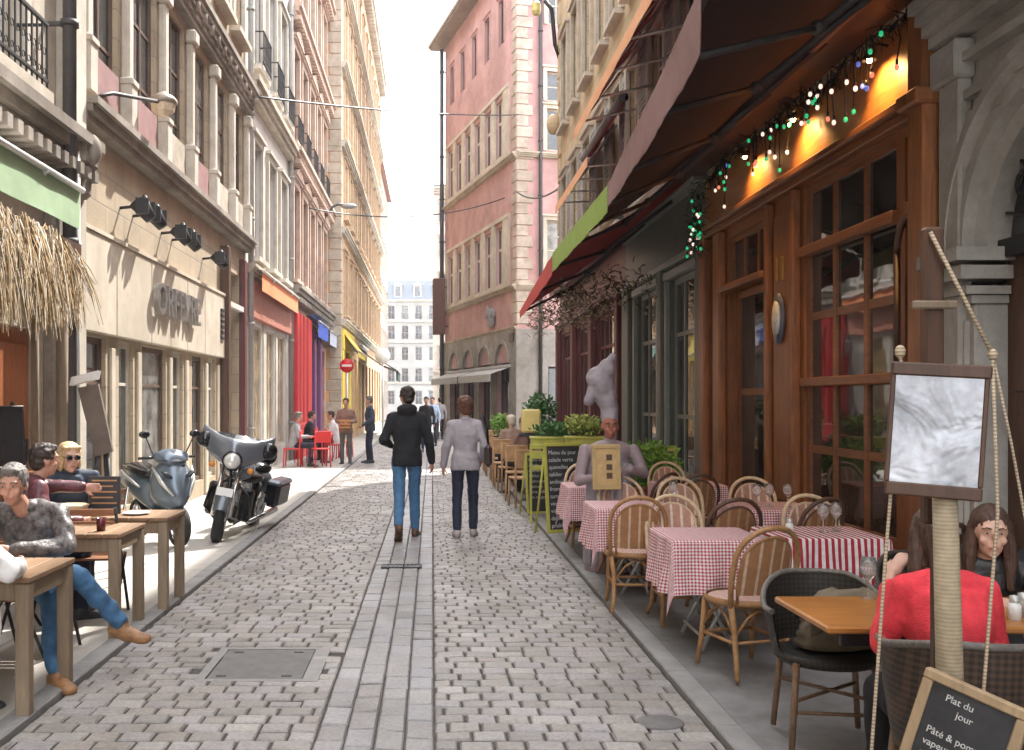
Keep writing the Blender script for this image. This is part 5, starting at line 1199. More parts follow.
# distant terrace chairs
usedw = {}
def wchair_proto(c):
    root = empty('wooden_chair'); q = MB(); q.bbox(-.2, .2, -.2, .2, .43, .46, b=.01); q.build('seat', c, root)
    q = MB(); q.bbox(-.2, .2, -.22, -.195, .6, .88, b=.01); q.build('backrest', c, root)
    for sx in (-1, 1):
        q = MB(); q.tube([(sx*.18, .18, .43), (sx*.19, .2, .0)], .018, 6); q.build('leg', c, root); q = MB(); q.tube([(sx*.19, -.22, .88), (sx*.18, -.19, .45), (sx*.19, -.22, .0)], .018, 6); q.build('leg', c, root)
    return root
wp = wchair_proto(mat('tan_wood', (.42, .24, .11), .55, .25, 12, .1)); fst = True
far = [(1.62, 15.2, 10, 'tan wooden chair nearest of the far terrace row'), (1.62, 16.4, 175, 'tan wooden chair second in the far terrace row'), (2.3, 15.5, 20, 'tan wooden chair by the burgundy wall, nearer'), (1.6, 17.6, 5, 'tan wooden chair before the lantern planter'), (1.58, 18.8, 180, 'tan wooden chair third facing along the far terrace'), (2.35, 17.8, 170, 'tan wooden chair by the burgundy wall, middle'), (1.6, 20.2, 0, 'tan wooden chair beside the pale capped man'), (1.58, 21.6, 180, 'tan wooden chair far along the kerb'), (2.3, 20.8, 10, 'tan wooden chair by the burgundy wall, far'), (1.6, 23.0, 0, 'tan wooden chair next to last before the side street'), (1.6, 24.6, 180, 'tan wooden chair last before the side street')]
for x, y, rz, lb in far:
    o = wp if fst else copy_tree(wp); fst = False; o.location = (x-(.22 if x < 2 else 0), y, .024); o.rotation_euler = (0, 0, R(rz)); tag(o, lb, 'chair', 'tan wooden chairs on the far terrace')
for k, (x, y) in enumerate(((1.75, 15.8), (1.75, 18.2), (1.75, 20.9), (1.75, 23.8))):
    t = empty('cafe_table', (x, y, .024), 0, ['small round cafe table nearest in the far terrace', 'small round cafe table before the pale capped man', 'small round cafe table behind the pale capped man', 'small round cafe table last before the side street'][k], 'table', 'small cafe tables of the far terrace')
    q = MB(); q.lathe([(0, .72), (.3, .72), (.3, .74), (0, .74)], 20); q.build('tabletop', mat('tan_wood', (.42, .24, .11)), t); q = MB(); q.tube([(0, 0, .02), (0, 0, .72)], .03, 8); q.lathe([(0, 0), (.2, 0), (.2, .02), (0, .03)], 16); q.build('leg', dkmetal, t)

# ---------------- LEFT terrace
tpm = wood('table_oak', (.27, .16, .085), .55, .3, 'y'); leg_oak = wood('leg_oak', (.30, .225, .15), .7, .25)
def ltable(x0, x1, y0, y1, label, z=.74):
    t = empty('wooden_terrace_table', ((x0+x1)/2, (y0+y1)/2, .022), 0, label, 'table', 'rustic wooden tables on the left pavement'); w_ = (x1-x0)/2; h_ = (y1-y0)/2
    for k in range(5):
        pass
    q = MB()
    n = 6
    for k in range(n): q.bbox(-w_+2*w_*k/n+.003, -w_+2*w_*(k+1)/n-.003, -h_, h_, z-.03-.022, z-.022, b=.004)
    o = q.build('tabletop', tpm, t)
    q = MB(); q.bbox(w_-.06, w_-.03, -h_+.06, h_-.06, z-.15, z-.055, b=.004); q.bbox(-w_+.03, -w_+.06, -h_+.06, h_-.06, z-.15, z-.055, b=.004); q.bbox(-w_+.06, w_-.06, -h_+.03, -h_+.06, z-.148, z-.055, b=.004); q.bbox(-w_+.06, w_-.06, h_-.06, h_-.03, z-.148, z-.055, b=.004); q.build('apron', leg_oak, t)
    for sx in (-1, 1):
        for sy in (-1, 1): q = MB(); cx = sx*(w_-.045); cy = sy*(h_-.045); q.bbox(cx-.036, cx+.036, cy-.036, cy+.036, 0, z-.055, b=.006); q.build('leg', leg_oak, t)
    return t
ltable(-2.78, -2.06, 5.12, 5.78, 'nearest rustic wooden table at the bottom left where a man leans')
ltable(-2.82, -2.12, 6.78, 7.42, 'middle rustic wooden table beyond the seated man')
ltable(-2.95, -2.04, 7.72, 8.3, 'furthest rustic wooden table with the menu card in front of the scooter')
def slat_chair(x, y, rz, label, c):
    root = empty('slatted_chair', (x, y, .022), R(rz), label, 'chair', 'slatted folding chairs on the left pavement')
    q = MB()
    for k in range(5): q.bbox(-.2, .2, -.18+.075*k, -.12+.075*k, .44, .458, b=.003)
    q.build('seat', c, root); q = MB()
    for z in (.6, .69, .78): q.bbox(-.2, .2, -.225-.06*(z-.45), -.205-.06*(z-.45), z, z+.05, b=.003)
    q.build('backrest', c, root)
    for sx in (-1, 1):
        q = MB(); q.tube([(sx*.21, -.25, .84), (sx*.21, .2, .0)], .012, 6); q.build('leg', dkmetal, root); q = MB(); q.tube([(sx*.195, .16, .45), (sx*.195, -.22, .0)], .012, 6); q.build('leg', dkmetal, root)
    return root
redwd = wood('slat_wood', (.34, .15, .07), .5, .3, 'x')
slat_chair(-2.55, 6.45, 0, 'slatted wooden folding chair empty between the first two left tables', redwd)
slat_chair(-2.95, 8.75, 180, 'slatted folding chair behind the table with the menu card', redwd)
slat_chair(-2.55, 7.55, 5, 'slatted folding chair between the second and third left tables', redwd)
slat_chair(-2.62, 6.05, 180, 'slatted folding chair under the man in jeans', redwd); slat_chair(-2.4, 4.75, 0, 'slatted folding chair under the person in white at the left edge', redwd)
slat_chair(-3.1, 7.3, -60, 'slatted folding chair under the man reaching out', redwd); slat_chair(-3.15, 8.15, -90, 'slatted folding chair under the blonde woman', redwd)
mn = empty('menu_stand', (-2.62, 8.0, .74), R(0), 'dark upright menu card holder on the furthest left table', 'menu holder')
part(mn, 'card', slate, (-.13, .13, -.006, .006, .0, .30), bev=.002); [part(mn, 'printed_line', mat('ochre_ink', (.45, .25, .12), .8), (-.1, .1-.03*(k % 2), -.008, -.0062, .08+.045*k, .092+.045*k)) for k in range(5)]; part(mn, 'base', wood_red, (-.1, .1, -.04, .04, .0, .02), bev=.004)
def lathed(name, label, cat, x, y, z, prof, m): q = MB(); q.lathe(prof, 18); o = q.build(name, m); o.location = (x, y, z); return tag(o, label, cat)
lathed('glass_tumbler', 'small dark red glass on the middle left table', 'glass', -2.3, 6.95, .742, [(0, 0), (.03, 0), (.034, .09), (.031, .09), (.028, .01), (0, .01)], mat('dark_wine', (.10, .015, .02), .15, .1, 5, 0))
lathed('bread_basket', 'woven basket of bread on the furthest left table', 'basket', -2.85, 7.9, .742, [(0, 0), (.1, 0), (.14, .08), (.13, .085), (.1, .02), (0, .02)], rat_l)
lathed('plate', 'white plate with orange food on the nearest left table', 'plate', -2.35, 5.4, .742, [(0, .004), (.08, .004), (.12, .018), (.118, .014), (.07, 0), (0, 0)], sign_w)
lathed('food', 'orange food heap on the white plate on the nearest left table', 'food', -2.35, 5.4, .747, [(.075, 0), (.06, .03), (.03, .045), (0, .05)], mat('orange_food', (.75, .25, .05), .6, .3, 30, .5))
lathed('plate', 'small white plate beside the menu card holder', 'plate', -2.35, 7.95, .742, [(0, .004), (.08, .004), (.11, .018), (.108, .014), (.07, 0), (0, 0)], sign_w)
# leaning menu board with white lamp head
lb = empty('menu_lectern', (-3.2, 9.3, .022), 0, 'tall brown menu board tilted on a stand with white light box on top', 'menu stand')
q = MB(); q.prism([(-.09, 1.74), (.10, 1.78), (.235, 1.15), (.075, 1.10)], -.02, .02); q.build('board', mat('taupe_board', (.16, .125, .10), .7, .2, 6, .1), lb)
q = MB(); q.prism([(-.15, 1.76), (.09, 1.82), (.11, 1.90), (-.13, 1.84)], -.07, .05); q.build('light_box', sign_w, lb)
q = MB(); q.tube([(.1, 0, 1.15), (-.05, -.1, 0)], .018, 6); q.tube([(.18, 0, 1.15), (.3, -.08, 0)], .018, 6); q.tube([(.15, .02, 1.2), (.12, .3, 0)], .018, 6); q.build('stand_leg', dkmetal, lb)
s = board('chalkboard', 'slate board leaning beside the red brown door at the left edge', -3.7, 8.75, 1.05, .34, .55, 60, -4, dkmetal, [], fw=.02, size=.07)
q = MB(); q.bbox(-.3, .3, -.2, .2, 0, 1.02, b=.01); cbx = q.build('wooden_counter', wood_o); cbx.location = (-3.6, 8.6, .022); tag(cbx, 'low orange wood counter by the red brown door at the left edge', 'counter')
# ------------------------------------------------------------------ MOTORBIKES
rub = mat('tyre_rubber', (.02, .02, .02), .8, .2, 30, .2); chrome = mat('chrome', (.62, .62, .62), .15, .08, 10, 0, .95); blkp = mat('black_gloss', (.012, .012, .014), .15, .1, 5, 0); silp = mat('silver_blue_paint', (.19, .205, .235), .22, .08, 5, 0, .35); scp = mat('scooter_blue_grey', (.13, .165, .205), .25, .08, 5, 0, .3); visor = mat('smoked_visor', (.03, .035, .04), .08, .1, 5, 0)
lampg = mat('headlamp_glass', (.75, .75, .72), .08, .1, 20, .2, .3)
AX = Euler((0, PI/2, 0)).to_matrix()
def wheel(root, y, r, wd, spokes=9, M=None, name='wheel'):
    Mz = Matrix.Translation((0, y, r)); Mz = (M @ Mz) if M is not None else Mz
    e = bpy.data.objects.new(name, None)
    q = MB(); q.lathe([(r*.7, -wd*.32), (r*.86, -wd*.5), (r*.97, -wd*.3), (r, 0), (r*.97, wd*.3), (r*.86, wd*.5), (r*.7, wd*.32)], 30, M=AX)
    t = q.build(name, rub, root, Mz)
    q = MB(); q.lathe([(r*.72, -wd*.34), (r*.66, -wd*.2), (r*.66, wd*.2), (r*.72, wd*.34)], 30, M=AX); q.lathe([(0, -wd*.5), (r*.16, -wd*.5), (r*.18, 0), (r*.16, wd*.5), (0, wd*.5)], 16, M=AX)
    for k in range(spokes):
        a = 2*PI*k/spokes; q.tube([(0, math.cos(a)*r*.15, math.sin(a)*r*.15), (0, math.cos(a+.15)*r*.68, math.sin(a+.15)*r*.68)], [.016, .011], 6)
    q.build('rim', chrome, t); q = MB(); q.lathe([(r*.3, -wd*.6), (r*.48, -wd*.6), (r*.48, -wd*.56), (r*.3, -wd*.56)], 24, M=AX); q.build('brake_disc', pale_m, t)
    return t
mb = empty('touring_motorcycle', (-2.45, 12.3, .022), R(180-14), 'large silver and black touring motorcycle with wide fairing parked on the pavement', 'motorcycle')
mb.scale = (.93, .93, .93); mb.rotation_euler = (0, R(-12), R(180-7))
St = Matrix.Translation((0, .62, 0)) @ Matrix.Rotation(R(14), 4, 'Z') @ Matrix.Translation((0, -.62, 0))   # turned fork
wheel(mb, .85, .33, .13, 9, St, 'front_wheel'); wheel(mb, -.78, .32, .16, 9, None, 'rear_wheel')
q = MB()
for sx in (-.1, .1): q.tube([(sx, .85, .33), (sx, .62, .98)], [.032, .026], 10)
q.build('fork', chrome, mb, St)
q = MB()
prof = []
for i in range(15):
    a = R(22+i*10); prof.append((0, .85+.37*math.cos(a), .33+.37*math.sin(a)))
for i in range(14):
    a, b_ = V(prof[i]), V(prof[i+1])
    for k in range(4):
        x0 = -.09+.045*k; x1 = x0+.045; z0 = -.03*(abs(x0)/.09)**2; z1 = -.03*(abs(x1)/.09)**2
        q.add([a+V((x0, 0, z0)), a+V((x1, 0, z1)), b_+V((x1, 0, z1)), b_+V((x0, 0, z0))], [(0, 1, 2, 3)], True)
q.build('front_fender', mat('dark_silver_paint', (.10, .11, .12), .2, .1, 5, 0, .4), mb, St)
# batwing fairing : lofted sections across x
q = MB(); secs = []
for i in range(-8, 9):
    t = i/8; x = .46*t; sw = abs(t)
    zt = 1.30-.02*sw+.10*sw**2*(1 if sw > .5 else .6); zb = .92+.05*sw+.18*sw**2; y = .80-.34*sw**1.6
    ring = []
    for k in range(12):
        a = 2*PI*k/12; ring.append(V((x, y-.08+.13*(1-.55*sw)*math.cos(a), (zt+zb)/2+(zt-zb)/2*math.sin(a))))
    secs.append(ring)
vs = [p for s_ in secs for p in s_]; fs = [(i*12+k, i*12+(k+1) % 12, (i+1)*12+(k+1) % 12, (i+1)*12+k) for i in range(16) for k in range(12)]+[tuple(range(12)), tuple(range(16*12, 17*12))]
q.add(vs, fs, True); q.build('fairing', silp, mb, St)
q = MB()
for i in range(-6, 6):
    for k in range(4):
        def wp_(i_, k_): t = i_/6; return V((.33*t*(1-.15*k_/4), .74-.17*abs(t)**1.6-.14*k_/4, 1.27+.07*k_/4*(1-.35*t*t)))
        q.add([wp_(i, k), wp_(i+1, k), wp_(i+1, k+1), wp_(i, k+1)], [(0, 1, 2, 3)], True)
q.build('windshield', visor, mb, St)
for sx in (-1, 1):
    q = MB(); q.ell((sx*.40, .50, 1.20), .12, .10, .11, n=14, m=10); q.build('mirror_housing', blkp, mb, St)
q = MB(); q.lathe([(0, .1), (.07, .095), (.105, .05), (.11, .0), (.1, -.05)], 24, (0, .80, 1.03), Euler((R(-90), 0, 0)).to_matrix()); q.build('headlight', lampg, mb, St)
q = MB(); q.lathe([(.105, .06), (.125, .05), (.125, -.02), (.11, -.04)], 24, (0, .80, 1.03), Euler((R(-90), 0, 0)).to_matrix()); q.build('headlight_ring', blkp, mb, St)
q = MB(); q.tube([(-.44, .2, 1.08), (-.36, .32, 1.12), (-.12, .5, 1.1), (.12, .5, 1.1), (.36, .32, 1.12), (.44, .2, 1.08)], .016, 8); q.build('handlebar', chrome, mb, St)
q = MB(); q.ell((0, .22, .88), .17, .33, .15, n=18, m=12); q.build('fuel_tank', silp, mb)
q = MB(); q.ell((0, -.25, .74), .18, .32, .09, n=16, m=8); q.ell((0, -.62, .84), .17, .22, .09, n=16, m=8); q.ell((0, -.84, 1.0), .16, .06, .14, n=14, m=8); q.build('seat', blkp, mb)
q = MB(); q.bbox(-.14, .14, -.2, .35, .22, .45, b=.04)
for s_ in (-1, 1):
    for k in range(7): q.lathe([(.07, -.006), (.09, -.004), (.09, .004), (.07, .006), (0, .006), ], 14, (0, .08+s_*(.06+k*.025), .47+k*.028), Euler((R(-s_*40), 0, 0)).to_matrix())
q.build('engine', chrome, mb)
q = MB(); q.tube([(.0, .6, .95), (0, .5, .3), (0, .2, .17), (0, -.5, .2), (0, -.75, .33)], .028, 8); q.tube([(0, .55, .98), (0, .0, .78), (0, -.7, .62)], .03, 8); q.build('frame', blkp, mb)
q = MB()
for sx in (-1, 1): q.tube([(sx*.05, .52, .75), (sx*.26, .5, .6), (sx*.3, .48, .35), (sx*.12, .46, .2)], .017, 8); q.bbox(*(sorted((sx*.13, sx*.3))), .38, .47, .25, .68, b=.03)
q.build('leg_guard', blkp, mb)
for sx in (-1, 1):
    q = MB(); q.bbox(*(sorted((sx*.2, sx*.4))), -1.02, -.42, .36, .7, b=.05); sb = q.build('saddlebag', blkp, mb); q = MB(); q.bbox(*(sorted((sx*.2, sx*.41))), -1.03, -.41, .66, .74, b=.035); q.build('lid', silp, sb)
    q = MB(); q.tube([(sx*.2, .1, .2), (sx*.22, -.4, .22), (sx*.24, -1.0, .26)], [.03, .04, .045], 10); q.build('exhaust', chrome, mb)
    q = MB(); q.ell((sx*.24, .72, .93), .04, .04, .04, n=10, m=8); q.build('indicator', mat('amber_lens', (.7, .25, .03), .2, .1, 5, 0), mb, St)
part(mb, 'number_plate', sign_w, (-.1, .1, 1.005, 1.012, .62, .72), M=St @ TR(0, .06, .0)); part(mb, 'side_stand', chrome, (-.3, -.26, -.1, -.06, .0, .25))
q = MB(); q.ell((0, -.92, .62), .13, .2, .16, n=14, m=8); q.build('rear_fender', silp, mb)
# scooter
sc = empty('scooter', (-3.15, 11.5, .022), R(180+38), 'blue grey and white scooter with black mirror parked behind the left tables', 'scooter')
sc.scale = (.93, .93, .93)
wheel(sc, .62, .25, .12, 7, None, 'front_wheel'); wheel(sc, -.58, .25, .13, 7, None, 'rear_wheel')
def loft(secs, n=14):
    q = MB(); vs = []
    for (y, z, rx, rz) in secs:
        for k in range(n):
            a = 2*PI*k/n; vs.append(V((rx*math.cos(a), y, z+rz*math.sin(a))))
    q.add(vs, [(i*n+k, i*n+(k+1) % n, (i+1)*n+(k+1) % n, (i+1)*n+k) for i in range(len(secs)-1) for k in range(n)]+[tuple(range(n)), tuple(range((len(secs)-1)*n, len(secs)*n))], True); return q
loft([(.12, .62, .05, .1), (.28, .72, .24, .3), (.45, .74, .26, .32), (.58, .70, .17, .26), (.72, .6, .06, .1)]).build('front_apron', scp, sc)
loft([(-1.0, .78, .05, .05), (-.85, .75, .17, .14), (-.5, .68, .2, .2), (-.15, .6, .19, .2), (.05, .5, .12, .14)]).build('rear_body', scp, sc)
loft([(-.92, .9, .1, .03), (-.6, .9, .17, .06), (-.2, .84, .16, .06), (.02, .8, .08, .04)]).build('seat', blkp, sc)
part(sc, 'floorboard', blkp, (-.2, .2, -.1, .3, .3, .36), bev=.02)
q = MB(); q.tube([(0, .6, .25), (0, .42, .95)], .03, 8); q.build('fork', dkmetal, sc)
loft([(.2, 1.06, .05, .03), (.28, 1.08, .2, .08), (.42, 1.06, .22, .1), (.55, 1.0, .1, .06)]).build('handlebar_cover', scp, sc)
q = MB()
for i in range(-5, 5):
    for k in range(4):
        def wq_(i_, k_): t = i_/5; return V((.19*t*(1-.25*k_/4), .58-.1*abs(t)**2-.14*k_/4, 1.02+.13*k_/4))
        q.add([wq_(i, k), wq_(i+1, k), wq_(i+1, k+1), wq_(i, k+1)], [(0, 1, 2, 3)], True)
q.build('windshield', visor, sc)
for sx in (-1, 1):
    q = MB(); q.tube([(sx*.2, .34, 1.08), (sx*.3, .36, 1.3)], .008, 6); q.ell((sx*.32, .36, 1.34), .07, .03, .045, n=12, m=8); q.build('mirror', blkp, sc)
    q = MB(); q.tube([(sx*.18, .32, 1.06), (sx*.36, .26, 1.05)], .017, 8); q.build('handgrip', blkp, sc)
    q = MB(); q.ell((sx*.14, .60, .86), .085, .055, .028, n=12, m=8, M=Euler((0, R(-sx*32), 0)).to_matrix()); q.build('headlight', visor, sc)
    q = MB(); q.tube([(sx*.1, .70, .62), (sx*.2, .58, .78), (sx*.25, .42, .95)], [.012, .03, .012], 8); q.build('silver_trim', pale_m, sc)
    q = MB(); q.tube([(sx*.12, -.9, .84), (sx*.21, -.5, .78), (sx*.2, -.1, .68)], [.012, .03, .012], 8); q.build('side_trim', pale_m, sc)

# ------------------------------------------------------------------ PEOPLE
skin = mat('skin', (.50, .27, .19), .5, .08, 12, .05); skin_p = mat('skin_pale', (.62, .38, .29), .5, .06, 12, .05)
class Blob(MB):
    def limb(self, a, b, r0, r1, n=12, flat=None):
        a, b = V(a), V(b); ax = (b-a); l = ax.length
        if l < 1e-5: return self
        self.tube([a+ax*t for t in (0, .25, .5, .75, 1)], [r0+(r1-r0)*t for t in (0, .25, .5, .75, 1)], n); self.ell(a, r0, r0, r0, n=n, m=8); self.ell(b, r1, r1, r1, n=n, m=8); return self
def remesh(q, name, m, parent, voxel=.012, smooth=3, disp=0, dscale=.08):
    me = q.mesh(name, m); o = bpy.data.objects.new(name, me); col.objects.link(o)
    md = o.modifiers.new('r', 'REMESH'); md.mode = 'VOXEL'; md.voxel_size = voxel; md.use_smooth_shade = True
    ms = o.modifiers.new('s', 'SMOOTH'); ms.iterations = smooth; ms.factor = .5
    if disp:
        tx = bpy.data.textures.get('fold') or bpy.data.textures.new('fold', 'CLOUDS'); tx.noise_scale = dscale; tx.noise_depth = 1
        dm = o.modifiers.new('d', 'DISPLACE'); dm.texture = tx; dm.strength = disp; dm.mid_level = .5
    dg = bpy.context.evaluated_depsgraph_get(); dg.update()
    me2 = bpy.data.meshes.new_from_object(o.evaluated_get(dg)); me2.name = name
    o.modifiers.clear(); o.data = me2; bpy.data.meshes.remove(me)
    if not me2.materials: me2.materials.append(m)
    for p in me2.polygons: p.use_smooth = True
    o.parent = parent; return o
def basis(up, right):
    u = V(up).normalized(); r = (V(right)-u*V(right).dot(u)).normalized(); f = u.cross(r).normalized()   # f forward when right=+x, up=+z -> +y
    return Matrix((r, f, u)).transposed()
def head(B, hair, name, c, H, sk, hm, style, parent, s=1.0, feat=True, glasses=False, vox=.007):
    # H: 3x3 basis (right, forward, up)
    def P(x, y, z): return V(c)+H @ V((x*s, y*s, z*s))
    B.ell(P(0, -.01, .03), .076*s, .094*s, .092*s, H, 18, 14); B.ell(P(0, .014, -.045), .053*s, .064*s, .07*s, H, 16, 12); B.ell(P(0, .045, -.088), .028*s, .026*s, .022*s, H)
    B.limb(P(0, .082, .022), P(0, .096, -.020), .007*s, .0095*s, 8); B.ell(P(0, .070, -.052), .024*s, .012*s, .010*s, H); B.ell(P(0, .068, -.068), .02*s, .012*s, .008*s, H)
    for sx in (-1, 1):
        B.ell(P(sx*.077, -.005, -.005), .009*s, .02*s, .03*s, H, 10, 8); B.ell(P(sx*.038, .058, -.025), .022*s, .018*s, .022*s, H); B.ell(P(sx*.03, .079, .036), .026*s, .012*s, .008*s, H)
    if feat:
        for sx in (-1, 1):
            q = MB(); q.ell(P(sx*.03, .080, .012), .011*s, .006*s, .0045*s, H, 12, 8); q.build('eye', eyew, parent); q = MB(); q.ell(P(sx*.03, .0845, .012), .0052*s, .003*s, .0045*s, H, 10, 6); q.build('iris', dkmetal, parent)
            q = MB(); q.tube([P(sx*.014, .092, .033), P(sx*.032, .09, .039), P(sx*.05, .078, .032)], .0035*s, 5); q.build('eyebrow', hm, parent)
        q = MB(); q.ell(P(0, .0795, -.059), .021*s, .005*s, .0060*s, H, 12, 6); q.build('lips', mat('lips', (.45, .13, .11), .45, .1, 20, 0), parent)
    if glasses:
        q = MB()
        for sx in (-1, 1): q.ell(P(sx*.032, .094, .012), .027*s, .006*s, .019*s, H, 14, 8)
        q.tube([P(-.075, .02, .02), P(-.06, .085, .018), P(.06, .085, .018), P(.075, .02, .02)], .003, 5); q.build('sunglasses', blkp, parent)
    h = Blob()
    if style in ('short', 'cap', 'long', 'bob', 'beanie'):
        h.ell(P(0, -.022, .05), .086*s, .098*s, .09*s, H, 18, 12); h.ell(P(0, -.055, -.005), .074*s, .058*s, .075*s, H, 16, 12)
        if style == 'short':
            h.ell(P(0, .045, .098), .06*s, .04*s, .026*s, H); 
            for sx in (-1, 1): h.ell(P(sx*.072, .01, .02), .014*s, .022*s, .035*s, H)
    if style == 'bob':
        h.ell(P(0, -.03, .045), .1*s, .108*s, .098*s, H, 18, 12)
        for sx in (-1, 1): h.ell(P(sx*.07, -.02, -.03), .028*s, .05*s, .075*s, H)
        h.ell(P(0, -.07, -.04), .07*s, .04*s, .07*s, H)
        for k in range(6): h.ell(P(-.06+.024*k, .05, .09), .02*s, .03*s, .02*s, H)
    if style == 'long':
        for sx in (-1, 1):
            h.limb(P(sx*.07, -.01, .04), P(sx*.085, -.01, -.1), .028*s, .034*s); h.limb(P(sx*.085, -.01, -.1), P(sx*.09, .0, -.26), .034*s, .02*s)
        h.limb(P(0, -.075, .0), P(0, -.09, -.2), .07*s, .055*s); h.limb(P(-.04, -.08, -.15), P(-.05, -.09, -.27), .04*s, .02*s); h.limb(P(.04, -.08, -.15), P(.05, -.09, -.28), .04*s, .02*s)
    if style == 'cap':
        h.ell(P(0, .0, .075), .095*s, .115*s, .06*s, H); h.ell(P(0, .1, .05), .07*s, .06*s, .012*s, H)
    if style != 'none': remesh(h, 'hat' if style in ('cap', 'beanie') else 'hair', hm, parent, max(.008, vox*1.1), 2, .0 if style == 'cap' else (.009 if feat else .026), .018 if feat else .03)
eyew = mat('eye_white', (.5, .46, .44), .3, .05, 5, 0)
def hand(B, w, d, pn, s=1.0, curl=.5, side=1):
    # w wrist, d direction of fingers, pn palm normal (towards which fingers curl)
    w = V(w); d = V(d).normalized(); pn = V(pn); pn = (pn-d*pn.dot(d)).normalized(); a = d.cross(pn).normalized()*side
    B.limb(w-d*.01, w+d*.03, .026*s, .026*s, 10); Mh = Matrix((a, pn, d)).transposed()
    B.ell(w+d*.055*s, .040*s, .017*s, .05*s, Mh, 14, 10)
    for k, (o, l) in enumerate(((-.030, .062), (-.0105, .074), (.0105, .080), (.030, .070))):
        p0 = w+d*.085*s+a*o*s; p1 = p0+(d*math.cos(curl*.6)+pn*math.sin(curl*.6))*l*.45*s; p2 = p1+(d*math.cos(curl*1.4)+pn*math.sin(curl*1.4))*l*.32*s; p3 = p2+(d*math.cos(curl*2.1)+pn*math.sin(curl*2.1))*l*.26*s
        B.limb(p0-d*.02*s, p1, .0092*s, .0088*s, 8); B.limb(p1, p2, .0088*s, .0082*s, 8); B.limb(p2, p3, .0082*s, .007*s, 8)
    t0 = w+d*.03*s+a*.028*s; t1 = t0+(d*.65+a*.6+pn*.35).normalized()*.042*s; t2 = t1+(d*.85+a*.15+pn*.5).normalized()*.032*s
    B.limb(t0, t1, .0125*s, .011*s, 8); B.limb(t1, t2, .011*s, .0085*s, 8)
def foot(B, an, d, sc=1.0, r=.04, extra=0):
    an = V(an); d = V(d).normalized(); side = d.cross(V((0, 0, 1))).normalized() if abs(d.z) < .95 else V((1, 0, 0)); up = side.cross(d).normalized()
    Mf_ = Matrix((side, d, up)).transposed(); e = extra
    base = an - up*.055
    B.ell(base-d*.025+up*.01, .036+e, .045+e, .042+e, Mf_, 12, 8); B.ell(base+d*.06-up*.008, .04+e, .075+e, .036+e, Mf_, 14, 8); B.ell(base+d*.135-up*.016, .043+e, .062+e, .026+e, Mf_, 14, 8); B.limb(an, base+d*.03, .036+e, .034+e)
